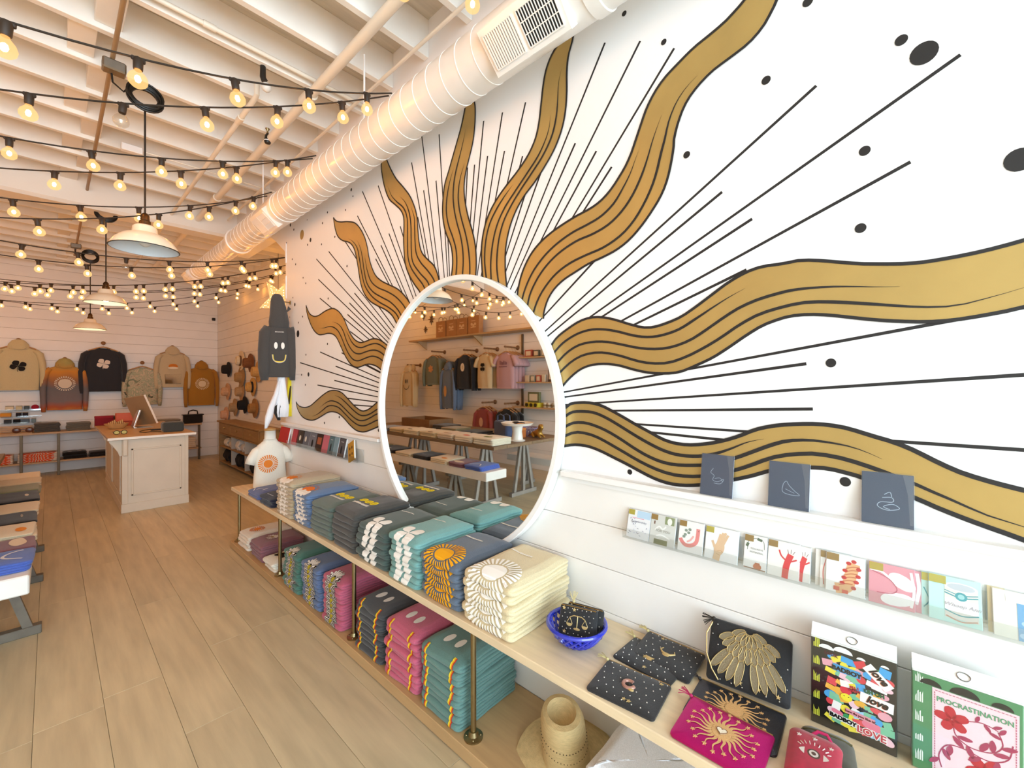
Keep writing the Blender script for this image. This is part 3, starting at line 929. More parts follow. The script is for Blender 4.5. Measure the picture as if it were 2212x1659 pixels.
TOPR = (0.965, 0.93, 0.87, 0.80, 0.72, 0.64, 0.56, 0.47, 0.37, 0.26, 0.13)


class Shirt:
    """a folded top: rounded front fold at x=0, depth along +x, width along y"""

    def __init__(s, w, d, h, seed, amp=0.0045, puff=0.004):
        s.w, s.d, s.h, s.seed, s.amp, s.puff = w, d, h, seed, amp, puff
        s.r = h / 2

    def top(s, x, y):
        ex = min(1, max(0, x / 0.06)) * min(1, max(0, (s.w / 2 - abs(y)) / 0.05)) * min(1, max(0, (s.d - x) / 0.06))
        return s.puff * ex

    def P(s, a, t, eps=0.0022):
        """print coordinates: a across, t along the cloth from the top edge of the fold (t>0 back over the top, t<0 down the front)"""
        r = s.r
        if t >= 0:
            p, nrm = Vector((r + t, a, s.h + s.top(r + t, a))), Vector((0, 0, 1))
        else:
            f = min(-t / r, PI * 0.97)
            nrm = Vector((-math.sin(f), 0, math.cos(f)))
            p = Vector((r, a, r)) + nrm * r
        return p + wob(p, s.seed, s.amp) + nrm * eps

    def mesh(s, name, m):
        w, d, h = s.w, s.d, s.h
        rc = 0.028
        pts = []
        cn = [(rc, -w / 2 + rc, PI, 1.5 * PI), (d - rc, -w / 2 + rc, 1.5 * PI, 2 * PI), (d - rc, w / 2 - rc, 0, PI / 2), (rc, w / 2 - rc, PI / 2, PI)]
        for k, (cx, cy, a0, a1) in enumerate(cn):
            for j in range(5):
                a = a0 + (a1 - a0) * j / 4
                pts.append((cx + rc * math.cos(a), cy + rc * math.sin(a), math.cos(a), math.sin(a)))
            nx = cn[(k + 1) % 4]
            e = (cx + rc * math.cos(a1), cy + rc * math.sin(a1))
            g = (nx[0] + rc * math.cos(nx[2]), nx[1] + rc * math.sin(nx[2]))
            m2 = 13
            for j in range(1, m2):
                pts.append((e[0] + (g[0] - e[0]) * j / m2, e[1] + (g[1] - e[1]) * j / m2, math.cos(a1), math.sin(a1)))
        n = len(pts)
        b = B()
        vs = []
        lv = [0.0, 0.07, 0.2, 0.36, 0.46, 0.5, 0.54, 0.64, 0.8, 0.93, 1.0]
        q = h / 4

        def off(t, fw):
            z = h * t
            ff = s.r - math.sqrt(max(0, s.r ** 2 - (z - s.r) ** 2))
            zz = z % (h / 2) if t < 1 else h / 2
            if abs(t - 0.5) < 0.001:
                zz = 0
            fs = (q - math.sqrt(max(0, q * q - (zz - q) ** 2))) * 1.5
            return ff * fw + fs * (1 - fw)
        for t in lv:
            for (x, y, nx, ny) in pts:
                fw = max(0, -nx)
                o = off(t, fw)
                vs.append(Vector((x - nx * o, y - ny * o, h * t)))
        ring = vs[-n:]
        for sc_ in TOPR:
            for p in ring:
                x, y = d / 2 + (p.x - d / 2) * sc_, p.y * sc_
                vs.append(Vector((x, y, h + s.top(x, y))))
        vs.append(Vector((d / 2, 0, h + s.top(d / 2, 0))))
        fs = []
        nr = len(lv) + len(TOPR)
        for i in range(nr - 1):
            for k in range(n):
                fs.append((i * n + k, i * n + (k + 1) % n, (i + 1) * n + (k + 1) % n, (i + 1) * n + k))
        for k in range(n):
            fs.append(((nr - 1) * n + k, (nr - 1) * n + (k + 1) % n, nr * n))
        fs.append(tuple(range(n))[::-1])
        vs = [p + wob(p, s.seed, s.amp) for p in vs]
        b.add(vs, fs)
        return b.mesh(name, m, 2)


def ell(cx, cy, rx, ry, rot=0, n=20, pw=2):
    """ellipse as strip: left and right edges"""
    Lp, Rp = [], []
    for i in range(n + 1):
        t = -1 + 2 * i / n
        wd = (1 - abs(t) ** pw) ** (1 / pw)
        c_, s_ = math.cos(rot), math.sin(rot)
        for lst, sg in ((Lp, -1), (Rp, 1)):
            x, y = sg * rx * wd, ry * t
            lst.append((cx + x * c_ - y * s_, cy + x * s_ + y * c_))
    return Lp, Rp


def seg(x0, y0, x1, y1, w0, w1, n=8):
    d = Vector((x1 - x0, y1 - y0))
    d.normalize()
    Lp, Rp = [], []
    for i in range(n + 1):
        t = i / n
        x, y, wd = x0 + (x1 - x0) * t, y0 + (y1 - y0) * t, (w0 + (w1 - w0) * t) / 2
        Lp.append((x - d.y * wd, y + d.x * wd))
        Rp.append((x + d.y * wd, y - d.x * wd))
    return Lp, Rp


def sunprint(c, cy, rx, ry, n=30, l=0.055, mid=None):
    out = [(c, ell(0, cy, rx, ry, n=26))]
    for k in range(n):
        a = 2 * PI * k / n
        x, y = math.cos(a), math.sin(a)
        out.append((c, seg(x * rx * 1.14, cy + y * ry * 1.14, x * (rx * 1.14 + l), cy + y * (ry * 1.14 + l), rx * 3.3 / n, (rx + l) * 3.6 / n)))
    return out


def petal(cx, cy, ang, l, wd, c):
    """one heart-lobed clover leaf pointing along ang from (cx, cy)"""
    Lp, Rp = [], []
    for i in range(17):
        t = i / 16
        ww = wd * (math.sin(PI * min(1, t ** 1.55)) ** 0.8) / 2 if 0 < t < 1 else 0.0005
        x, y = l * t, ww
        for lst, sg in ((Lp, 1), (Rp, -1)):
            yy = sg * ww
            lst.append((cx + x * math.cos(ang) - yy * math.sin(ang), cy + x * math.sin(ang) + yy * math.cos(ang)))
    return c, (Lp, Rp)


def clover(c, cy=0.03, l=0.082, wd=0.066, ang=(38, 142, 222, 318)):
    out = [petal(0, cy, R(a), l, wd, c) for a in ang]
    st = smoothline([(0.0, cy), (-0.012, cy - 0.05), (-0.006, cy - 0.10)], 14)
    out.append((c, ([(p.x - .003, p.y) for p in st], [(p.x + .003, p.y) for p in st])))
    return out


def bartext(c, cy, x0, x1, hgt=0.013, seed=1):
    """worn, unreadable line of small print"""
    q = random.Random(seed)
    out, x = [], x0
    while x < x1:
        wd = q.uniform(0.006, 0.011)
        out.append((c, ([(x, cy), (x, cy + hgt * q.uniform(.75, 1))], [(x + wd, cy), (x + wd, cy + hgt * q.uniform(.75, 1))])))
        x += wd + 0.0022
    return out


def smilebig():
    out = [('efece6', ell(-0.037, 0.085, 0.019, 0.036)), ('efece6', ell(0.037, 0.085, 0.019, 0.036))]
    for sg in (-1, 1):
        for k, c in enumerate(('c8382c', 'e9a52e', 'f4e23f')):
            x = sg * (0.098 - 0.0062 * k)
            st = [(x - sg * 0.035 * max(0, -t - 0.01) * 1.2, t) for t in [0.010 - 0.046 * i / 10 for i in range(11)]]
            out.append((c, ([(a - 0.0033, t) for a, t in st], [(a + 0.0033, t) for a, t in st])))
    return out


def daisy(cy=-0.012, r0=0.016, l=0.062, n=17, outline='2a2622', cx=0):
    out = []
    q = random.Random(3)
    pet = []
    for k in range(n):
        a = 2 * PI * k / n + q.uniform(-.06, .06)
        ll = l * q.uniform(0.85, 1.1)
        x, y = math.cos(a), math.sin(a)
        mx, my = cx + x * (r0 + ll / 2), cy + y * (r0 + ll / 2)
        pet.append((outline, ell(mx, my, 0.0098, ll / 2 + 0.002, a - PI / 2, 12, 2.3)))
        pet.append(('f3f0ea', ell(mx, my, 0.0078, ll / 2, a - PI / 2, 12, 2.3)))
    return pet + [(outline, ell(cx, cy, r0 * 1.12, r0 * 1.12)), ('d9c93a', ell(cx, cy, r0, r0))]


def trio():
    out = []
    for x in (-0.062, 0, 0.062):
        out.append(('f0dc2e', ell(x, 0.15, 0.030, 0.030)))
        for sg in (-1, 1):
            out.append(('2a2620', ell(x + sg * 0.009, 0.157, 0.0028, 0.0065)))
        sm = [(x - 0.016 + 0.032 * i / 8, 0.143 - 0.008 * math.sin(PI * i / 8)) for i in range(9)]
        out.append(('2a2620', ([(a, b + .0016) for a, b in sm], [(a, b - .0016) for a, b in sm])))
    return out + bartext('eceae4', 0.083, -0.085, 0.085, 0.022, 5)


def wavesun(c1, c2):
    out = [(c1, ell(0.0, 0.05, 0.06, 0.042))]
    for x, yy in ((-0.07, 0.0), (-0.035, -0.012), (0.0, -0.005), (0.035, -0.014), (0.07, 0.0)):
        out.append((c2, ell(x, yy + 0.012, 0.024, 0.026)))
    for k in range(9):
        a = R(10 + 20 * k)
        out.append((c1, seg(math.cos(a) * 0.07, 0.055 + math.sin(a) * 0.05, math.cos(a) * 0.086, 0.055 + math.sin(a) * 0.066, 0.006, 0.009, 3)))
    return out


def print_mesh(sh, design):
    cols = []
    b = B()
    for li, (c, (Lp, Rp)) in enumerate(design):
        if c not in cols:
            cols.append(c)
        eps = 0.0022 + 0.00008 * min(li, 14)
        if max(t for _, t in Lp + Rp) < -PI * sh.r * 0.95:
            continue
        b.wide(Lp, Rp, lambda a, t: sh.P(a, t, eps), cols.index(c))
    return b.mesh('print', [ink(c) for c in cols])


def stack(name, cat, where, cloth, design, y0, y1, z0, h, n, x=1.185, d=0.385, group=None, pdesc='', jit=0.009, topdesign=None, yaw=0, adj='folded'):
    """n folded tops, each with its own print, widths from y0 to y1"""
    w = y1 - y0
    th = h / n
    var = []
    for k in range(3):
        s = Shirt(w, d, th * 1.04, rnd.random() * 40, 0.0058)
        pm_ = print_mesh(s, design) if design else None
        var.append((s.mesh(cat.replace(' ', '_'), fabric(cloth)), pm_))
    z = z0
    for i in range(n):
        me, pm_ = var[i % 3]
        top = i == n - 1
        if top:
            s = Shirt(w * 1.0, d * 1.0, th * 1.1, rnd.random() * 40, 0.0075, 0.018)
            me, pm_ = s.mesh('sweatshirt', fabric(cloth)), (print_mesh(s, topdesign or design) if (design or topdesign) else None)
        lab = '%s %s%s, %s of its stack %s' % (adj, name, pdesc, ORD[n - 1 - i], where)
        o = put(me, cat.replace(' ', '_'), None, (x + rnd.uniform(-jit, jit), (y0 + y1) / 2 + rnd.uniform(-jit, jit), z), (0, 0, R(yaw) + rnd.uniform(-.022, .022)))
        tag(o, lab, cat, group or 'folded %s stack' % name)
        if pm_:
            put(pm_, 'print', o)
        z += th
    return z


SW = 'sweatshirt'
up_, lo_ = 'on the bench top', 'on the lower shelf'
cream_tx = bartext('f6f3ec', 0.235, -0.03, 0.09, 0.012, 2)
stack('beige ' + SW, SW, up_, 'd8c8a2', sunprint('fbfaf6', 0.032, 0.058, 0.045, 30, 0.055) + cream_tx, 1.085, 1.375, BT, 0.205, 6, pdesc=' with white sun', d=0.40)
stack('slate blue ' + SW, SW, up_, '5f6b7c', sunprint('f2ac1f', 0.030, 0.052, 0.042, 30, 0.05) + bartext('eeeae0', 0.235, -0.03, 0.09, 0.012, 3), 1.40, 1.675, BT, 0.195, 6, pdesc=' with yellow sun')
stack('teal ' + SW, SW, up_, '74a3a0', clover('f6f5f1') + bartext('eeeae0', 0.235, -0.03, 0.09, 0.009, 4), 1.69, 1.955, BT, 0.225, 8, pdesc=' with white clover')
stack('dark green ' + SW, SW, up_, '4b5a55', clover('f6f5f1') + bartext('eeeae0', 0.235, -0.03, 0.09, 0.009, 4), 1.99, 2.305, BT, 0.20, 7, pdesc=' with white clover')
stack('charcoal ' + SW, SW, up_, '4a4743', trio(), 2.33, 2.61, BT, 0.225, 7, pdesc=' with yellow smiley faces')
stack('grey green ' + SW, SW, up_, '5d6a62', trio(), 2.63, 2.93, BT, 0.205, 7, pdesc=' with yellow smiley faces')
stack('blue ' + SW, SW, up_, '61779a', wavesun('e8803a', 'f3efe8'), 2.955, 3.24, BT, 0.225, 8, pdesc=' with orange sun')
stack('oatmeal ' + SW, SW, up_, 'b9a78a', wavesun('e3852b', 'f5f2ec'), 3.265, 3.575, BT, 0.255, 9, pdesc=' with orange sun')
stack('blue bandana tee', 'tee', up_ + ' by the mannequin', '5b6aa0', [('e7e6ee', ell(0.02, 0.05, 0.006, 0.03, .7)), ('e7e6ee', ell(-0.04, 0.07, 0.006, 0.03, -.5)), ('e7e6ee', ell(0.06, 0.02, 0.005, 0.03, -1))], 3.98, 4.28, BT, 0.045, 2, d=0.34)
stack('navy tee', 'tee', up_ + ' in front of blue tees', '282a3a', bartext('c9c9d2', 0.03, -0.05, 0.05, 0.006, 9), 3.66, 3.94, BT, 0.065, 3, d=0.32)

stack('teal smiling ' + SW, SW, lo_, '62857f', smilebig() + bartext('8fb0aa', 0.26, -0.05, 0.08, 0.008, 4), 1.405, 1.69, BB, 0.285, 9, pdesc=' with white eyes', x=1.195)
stack('pink smiling ' + SW, SW, lo_, 'c25f78', smilebig() + bartext('d98aa0', 0.26, -0.05, 0.08, 0.008, 4), 1.715, 2.01, BB, 0.275, 9, pdesc=' with white eyes', x=1.195)
stack('charcoal smiling ' + SW, SW, lo_, '47484a', smilebig() + bartext('9a9ba0', 0.26, -0.05, 0.08, 0.008, 4), 2.055, 2.345, BB, 0.265, 9, pdesc=' with white eyes', x=1.20)
stack('pink ' + SW, SW, lo_, 'b85a72', daisy(), 2.50, 2.775, BB, 0.29, 9, pdesc=' with white daisy', x=1.195)
stack('blue ' + SW, SW, lo_, '5f7399', daisy(), 2.83, 3.12, BB, 0.27, 9, pdesc=' with white daisy', x=1.20)
stack('green ' + SW, SW, lo_, '4f7a6d', daisy(), 3.17, 3.47, BB, 0.26, 9, pdesc=' with white daisy', x=1.20)
stack('white tee', 'tee', lo_ + ' with black star', 'e5dfd0', [('23211f', ell(0.02, 0.10, 0.03, 0.05, .5)), ('23211f', ell(-0.02, 0.11, 0.02, 0.05, -.8))], 3.68, 3.92, BB, 0.07, 3, x=1.20, d=0.34)
stack('mauve tee', 'tee', lo_, '8a5a62', daisy(0.12, 0.012, 0.045, 14, '8a5a62'), 3.96, 4.27, BB, 0.13, 5, pdesc=' with white daisy', x=1.20, d=0.36)
stack('white tee', 'tee', lo_ + ' at its far end', 'e6ded0', sunprint('e58a3c', 0.10, 0.03, 0.03, 20, 0.03), 4.32, 4.62, BB, 0.12, 5, pdesc=' with orange sun', x=1.205, d=0.38)

# ================================================================ CHILD MANNEQUIN
def loft(b, rings, n=24, mi=0, X=None, fold=0, ph=0.0):
    """rings: (z, half width, half depth, cx, cy)"""
    vs, fs = [], []
    for i, (z, hw, hd, cx, cy) in enumerate(rings):
        for k in range(n):
            a = 2 * PI * k / n
            c_, s_ = math.cos(a), math.sin(a)
            e = 0.8
            x = hw * math.copysign(abs(c_) ** e, c_)
            y = hd * math.copysign(abs(s_) ** e, s_)
            f = 1 + fold * math.sin(a * 7 + ph + i * 0.55) * (i / len(rings))
            vs.append((cx + x, cy + y * f, z))
    for i in range(len(rings) - 1):
        for k in range(n):
            fs.append((i * n + k, i * n + (k + 1) % n, (i + 1) * n + (k + 1) % n, (i + 1) * n + k))
    fs.append(tuple(range(n)))
    fs.append(tuple((len(rings) - 1) * n + k for k in range(n))[::-1])
    return b.add(vs, fs, mi, X)


def face_prints(b, design, cols, y, X=None, curve=0.0):
    """flat or gently curved chest print on a front (-y) surface"""
    for li, (c, (Lp, Rp)) in enumerate(design):
        if c not in cols:
            cols.append(c)
        f = lambda a, t: (a, y + curve * a * a - 0.0003 * min(li + 1, 10), t)
        b.wide(Lp, Rp, f, cols.index(c), 0.02)


mq = thing('child_mannequin', 'headless child torso form with a wooden neck plug at the far end of the bench', 'mannequin', (1.43, 4.46, BT), (0, 0, R(-8)))
b = loft(B(), [(0.0, 0.125, 0.075, 0, 0), (0.1, 0.122, 0.075, 0, 0), (0.25, 0.115, 0.072, 0, 0), (0.36, 0.118, 0.066, 0, 0), (0.415, 0.09, 0.055, 0, 0), (0.45, 0.05, 0.046, 0, 0), (0.54, 0.046, 0.044, 0, 0)])
part(b, 'torso', M('form_cloth', 'e6e1d6', 0.8), mq, 2)
part(B().lathe([(0.046, 0.54), (0.05, 0.545), (0.05, 0.555), (0.03, 0.566), (0.001, 0.57)], 24), 'neck_plug', M('neck_wood', 'b98f58', 0.4, var=.1, vs=8), mq, True)
te = thing('child_tee', 'cream child tee with an orange sun print worn by the torso form', 'tee', (1.43, 4.46, BT), (0, 0, R(-8)))
creamf = fabric('ece6d8', 0.05)
b = loft(B(), [(0.012, 0.142, 0.088, 0, 0), (0.1, 0.138, 0.086, 0, 0), (0.2, 0.130, 0.083, 0, 0), (0.3, 0.131, 0.078, 0, 0), (0.365, 0.128, 0.070, 0, 0), (0.405, 0.105, 0.062, 0, 0), (0.435, 0.062, 0.054, 0, 0), (0.462, 0.052, 0.050, 0, 0)], 36, fold=-0.0)
part(b, 'body', creamf, te, 2)
for sg in (-1, 1):
    b = B().tube([(sg * 0.07, 0, 0.375), (sg * 0.115, 0, 0.345), (sg * 0.150, 0.0, 0.285), (sg * 0.168, 0.0, 0.235), (sg * 0.166, 0, 0.238)], [0.045, 0.052, 0.052, 0.050, 0.042], 16, flat=0.85)
    part(b, 'sleeve', creamf, te, 2)
b, cols = B(), []
face_prints(b, [(c, ([(x * 1.0 - 0.03, t) for x, t in l], [(x - 0.03, t) for x, t in r_])) for c, (l, r_) in sunprint('e7822e', 0.235, 0.038, 0.038, 26, 0.04)], cols, -0.0875, curve=1.2)
part(b, 'print', [ink(c) for c in cols], te)

# ================================================================ GARMENTS ON HANGERS
def hanging(kind, cloth, W2, L, sleeve='long', hood=False, design=None, cy=0.0, mats=None, fold=0.16, seed=0, pocket=False):
    """meshes of one hanging top; z=0 at the collar, front towards -y"""
    m = mats or fabric(cloth)
    q = random.Random(seed)
    res = []
    b = loft(B(), [(-L, W2 * 0.95, 0.045, 0, 0), (-L + 0.035, W2 * 0.93, 0.05, 0, 0), (-L * 0.75, W2 * 0.97, 0.058, 0, 0), (-L * 0.5, W2 * 0.96, 0.056, 0, 0), (-0.2, W2 * 0.93, 0.052, 0, 0), (-0.1, W2 * 0.92, 0.045, 0, 0), (-0.055, W2 * 0.84, 0.036, 0, 0), (-0.02, W2 * 0.45, 0.034, 0, 0), (0.0, 0.075, 0.034, 0, 0)][::-1], 32, fold=fold, ph=seed)
    res.append(('body', b.mesh('body', m, 2)))
    for sg in (-1, 1):
        if sleeve == 'long':
            pth = [(sg * W2 * 0.72, 0, -0.065), (sg * W2 * 0.95, 0, -0.12), (sg * (W2 * 1.08), -0.012, -0.28), (sg * (W2 * 1.12), -0.02, -0.45), (sg * (W2 * 1.10), -0.02, -L * 0.92), (sg * W2 * 1.09, -0.02, -L - 0.03)]
            rr = [0.05, 0.062, 0.056, 0.05, 0.044, 0.032]
        else:
            pth = [(sg * W2 * 0.72, 0, -0.06), (sg * W2 * 0.98, 0, -0.11), (sg * (W2 * 1.22), 0, -0.21), (sg * (W2 * 1.27), 0, -0.245)]
            rr = [0.05, 0.062, 0.064, 0.062]
        res.append(('sleeve', B().tube(pth, rr, 12, flat=0.8).mesh('sleeve', m, 2)))
    if hood:
        b = loft(B(), [(-0.05, 0.10, 0.03, 0, -0.025), (-0.02, 0.125, 0.05, 0, -0.01), (0.04, 0.115, 0.06, 0, 0), (0.10, 0.075, 0.05, 0, 0.01), (0.125, 0.03, 0.02, 0, 0.01)], 20)
        b.tube([(0.085 * math.cos(a), -0.052 + 0.01 * math.sin(a), -0.005 + 0.045 * math.sin(a)) for a in [2 * PI * k / 16 for k in range(16)]], 0.008, 6, closed=True)
        res.append(('hood', b.mesh('hood', m, 2)))
    else:
        b = B().tube([(0.085 * math.cos(a), 0.028 * math.sin(a), 0.004 - 0.028 * max(0, -math.sin(a))) for a in [2 * PI * k / 20 for k in range(20)]], 0.009, 6, closed=True)
        res.append(('collar', b.mesh('collar', m, 2)))
    if pocket:
        res.append(('pocket', B().rbox((-W2 * 0.55, -0.066, -L + 0.07), (W2 * 0.55, -0.05, -L + 0.27), 0.006).mesh('pocket', m, 2)))
    if design:
        b, cols = B(), []
        face_prints(b, design, cols, -0.069)
        res.append(('print', b.mesh('print', [ink(c) for c in cols])))
    return res


def hang(parts, name, label, cat, loc, rz, group=None, tilt=0):
    t = thing(name, label, cat, loc, (tilt, 0, rz), group)
    for nm, me in parts:
        put(me, nm, t)
    return t


wood = M('hanger_wood', 'b98d5e', 0.45, var=0.1, vs=10)
hang_me = B().tube(smoothline([(-0.2, 0, -0.075), (-0.12, 0, -0.04), (0, 0, 0.0), (0.12, 0, -0.04), (0.2, 0, -0.075)], 15), 0.011, 8).mesh('shoulder_bar', wood, True)
hook_me = B().tube([(0, 0, 0), (0, 0, 0.05)] + [(0.022 * math.cos(a) - 0.0, 0, 0.075 + 0.022 * math.sin(a)) for a in [-PI / 2 + k * PI / 6 for k in range(9)]], 0.002, 6).mesh('hook', metal('steel', 'c8c8c8', 0.3), True)


def hanger(label, loc, rz, group=None):
    t = thing('clothes_hanger', label, 'hanger', loc, (0, 0, rz), group)
    put(hang_me, 'shoulder_bar', t)
    put(hook_me, 'hook', t)
    return t


# ================================================================ BLUE BOWL WITH POUCHES
bw = thing('woven_bowl', 'glossy cobalt blue woven ceramic bowl holding black pouches', 'bowl', (1.375, 0.915, BT))
cob = M('cobalt_glaze', '2433b4', 0.12, coat=0.6)
for sg, nm in ((1, 'strand'), (-1, 'strand')):
    for k in range(20):
        a0 = 2 * PI * k / 20
        pth = []
        for i in range(7):
            u = i / 6
            rr = 0.052 + 0.058 * u ** 0.8
            a = a0 + sg * 0.75 * u
            pth.append(((rr + sg * 0.002) * math.cos(a), (rr + sg * 0.002) * math.sin(a), 0.008 + 0.066 * u ** 1.3))
        part(B().tube(pth, 0.0052, 6), nm, cob, bw, True)
part(B().tube([(0.111 * math.cos(a), 0.111 * math.sin(a), 0.076) for a in [2 * PI * k / 40 for k in range(40)]], 0.008, 8, closed=True), 'rim', cob, bw, True)
part(B().lathe([(0.001, 0.0), (0.05, 0.0), (0.058, 0.006), (0.056, 0.014), (0.001, 0.010)], 28), 'base', cob, bw, True)

velvet = M('black_velvet', '121114', 0.75, var=0.2, vs=120, bump=0.2, bs=200, sheen=0.3)
bead = M('silver_bead', 'ece6da', 0.25, 0.6)
goldth = M('gold_thread', 'cdb27a', 0.4, 0.55, bump=0.3, bs=300)


def star5(cx, cy, r, n=5, inner=0.42, rot=PI / 2):
    return [(cx + (r if k % 2 == 0 else r * inner) * math.cos(rot + PI * k / n), cy + (r if k % 2 == 0 else r * inner) * math.sin(rot + PI * k / n)) for k in range(2 * n)]


def pad(b, w, h, t, mi=0, rc=0.012, dome=0.004):
    """soft flat pouch in local x (width), y (height), z (thickness)"""
    n = 7
    out = []
    for cx, cy, a0 in ((w / 2 - rc, h / 2 - rc, 0), (-w / 2 + rc, h / 2 - rc, PI / 2), (-w / 2 + rc, -h / 2 + rc, PI), (w / 2 - rc, -h / 2 + rc, 1.5 * PI)):
        for k in range(n):
            a = a0 + PI / 2 * k / (n - 1)
            out.append((cx + rc * math.cos(a), cy + rc * math.sin(a)))
    rings = [(1.0, 0.0), (1.012, t * 0.35), (1.0, t * 0.75), (0.95, t), (0.7, t + dome), (0.3, t + dome * 1.2)]
    vs, N = [], len(out)
    for s_, z in rings:
        vs += [(x * s_, y * s_, z) for x, y in out]
    fs = [(i * N + k, i * N + (k + 1) % N, (i + 1) * N + (k + 1) % N, (i + 1) * N + k) for i in range(len(rings) - 1) for k in range(N)]
    fs.append(tuple(range(N))[::-1])
    fs.append(tuple((len(rings) - 1) * N + k for k in range(N)))
    return b.add(vs, fs, mi)


def padz(x, y, w, h, t, dome=0.004):
    s_ = max(abs(x) / (w / 2), abs(y) / (h / 2))
    return t + dome * min(1, max(0, (0.95 - s_) / 0.25))


def tassel(root, x, y, z, c, ang, nm='tassel'):
    b = B()
    b.sphere((x, y, z + 0.004), 0.006, 8, 5)
    for k in range(12):
        a = ang + rnd.uniform(-.55, .55)
        b.tube([(x, y, z + 0.004), (x + 0.02 * math.cos(a), y + 0.02 * math.sin(a), z + 0.007), (x + 0.038 * math.cos(a), y + 0.038 * math.sin(a), z + rnd.uniform(0.001, 0.008))], 0.0011, 4)
    return part(b, nm, M('tassel_' + c, c, 0.7), root)


def matrix_thing(name, label, cat, X, group=None):
    t = thing(name, label, cat, group=group)
    t.matrix_world = X
    return t


def beads_part(root, w, h, t, n, seed, keep=lambda x, y: True):
    q = random.Random(seed)
    b = B()
    nx = int(round(math.sqrt(n * w / h)))
    ny = max(2, int(round(n / nx)))
    for i in range(nx):
        for j in range(ny):
            x = -w / 2 + w * (i + 0.5 + (0.25 if j % 2 else -0.25) + q.uniform(-.12, .12)) / nx
            y = -h / 2 + h * (j + 0.5 + q.uniform(-.15, .15)) / ny
            if abs(x) > w / 2 - 0.008 or not keep(x, y):
                continue
            b.sphere((x, y, padz(x, y, w, h, t) + 0.0007), 0.0022, 6, 4)
    for k in range(3):
        x, y = q.uniform(-.4, .4) * w, q.choice((-.38, .38)) * h
        b.prism([(px_, py_) for px_, py_ in star5(x, y, 0.008)], padz(x, y, w, h, t) - 0.001, padz(x, y, w, h, t) + 0.0015, 2, 1)
    o = part(b, 'beads', [bead, goldth], root, label='silver beads and small stars')
    o['kind'] = 'stuff'
    return o


def zodiac(label, X, w, h, t, seed, emblem, tas=True):
    p = matrix_thing('zodiac_pouch', label, 'pouch', X, 'black beaded velvet pouches')
    part(pad(B(), w, h, t), 'body', velvet, p, True)
    beads_part(p, w, h, t, 46, seed, lambda x, y: x * x + y * y > 0.0011)
    b = B()
    z = t + 0.005
    emblem(b, z)
    part(b, 'emblem', [goldth, M('rose_bead', 'b98a7c', 0.35, 0.4), blk], p, True)
    part(B().tube([(-w / 2 + 0.005, h / 2 - 0.004, t * 0.9), (w / 2 - 0.005, h / 2 - 0.004, t * 0.9)], 0.0022, 6), 'zip', metal('zip_gold', 'b49a63', 0.35), p, True)
    if tas:
        tassel(p, -w / 2 - 0.002, h / 2 - 0.006, t * 0.6, 'd5c88e', R(160))
    return p


def em_scales(b, z):
    b.tube([(0, -0.022, z), (0, 0.022, z)], 0.0018, 6)
    b.tube([(-0.03, 0.012, z), (-0.015, 0.02, z), (0, 0.02, z), (0.015, 0.02, z), (0.03, 0.012, z)], 0.002, 6)
    b.lathe([(0.001, 0), (0.014, 0), (0.012, 0.003), (0.001, 0.004)], 14, X=Matrix.Translation((0, -0.024, z - 0.002)), sy=0.35)
    for sg in (-1, 1):
        x = sg * 0.03
        b.tube([(x, 0.012, z), (x - 0.011, -0.008, z)], 0.001, 5).tube([(x, 0.012, z), (x + 0.011, -0.008, z)], 0.001, 5)
        b.add([(x + 0.012 * math.cos(a), -0.008 + 0.011 * math.sin(a), z + 0.001) for a in [PI + PI * k / 8 for k in range(9)]], [tuple(range(9))])


def em_goat(b, z):
    b.tube([(0.018 * math.cos(a), 0.018 * math.sin(a), z) for a in [R(60) + k * R(27) for k in range(12)]], 0.006, 8, 1)
    b.sphere((0.0, 0.0, z), (0.010, 0.010, 0.004), 10, 6, 2)
    b.sphere((0.014, -0.019, z), (0.010, 0.007, 0.004), 10, 6, 0)


def em_bull(b, z):
    b.tube([(-0.02, 0.018, z), (-0.026, 0.006, z), (-0.014, -0.006, z), (0, -0.010, z), (0.014, -0.006, z), (0.026, 0.006, z), (0.02, 0.018, z)], [0.0015, 0.003, 0.004, 0.006, 0.004, 0.003, 0.0015], 8)
    b.sphere((0, -0.014, z), (0.013, 0.006, 0.003), 10, 6, 0)


zodiac('black velvet star pouch with gold scales standing in the blue bowl', basis((1.372, 0.905, BT + 0.084), (0.30, -0.94, 0), (0.32, 0.10, 0.94)), 0.145, 0.105, 0.012, 11, em_scales, False)
p = zodiac('second black velvet pouch tucked behind the scales pouch in the blue bowl', basis((1.405, 0.895, BT + 0.080), (0.22, -0.97, 0), (0.30, 0.07, 0.95)), 0.145, 0.105, 0.010, 12, em_bull, False)
tassel(p, -0.05, 0.056, 0.006, 'c8b988', R(100))
zodiac('black velvet star pouch with a rosy goat emblem at the bench front edge', basis((1.28, 0.648, BT), (0.09, -1, 0), (1, 0.09, 0)), 0.222, 0.178, 0.010, 13, em_goat)
zodiac('black velvet star pouch with a gold bull emblem against the wall', basis((1.512, 0.615, BT + 0.010), (-0.02, -1, 0), (1, -0.02, 0.10)), 0.215, 0.165, 0.009, 14, em_bull)
zodiac('black velvet star pouch half hidden under the bull pouch', basis((1.462, 0.655, BT), (-0.06, -1, 0), (1, -0.06, 0)), 0.215, 0.165, 0.009, 15, em_bull)

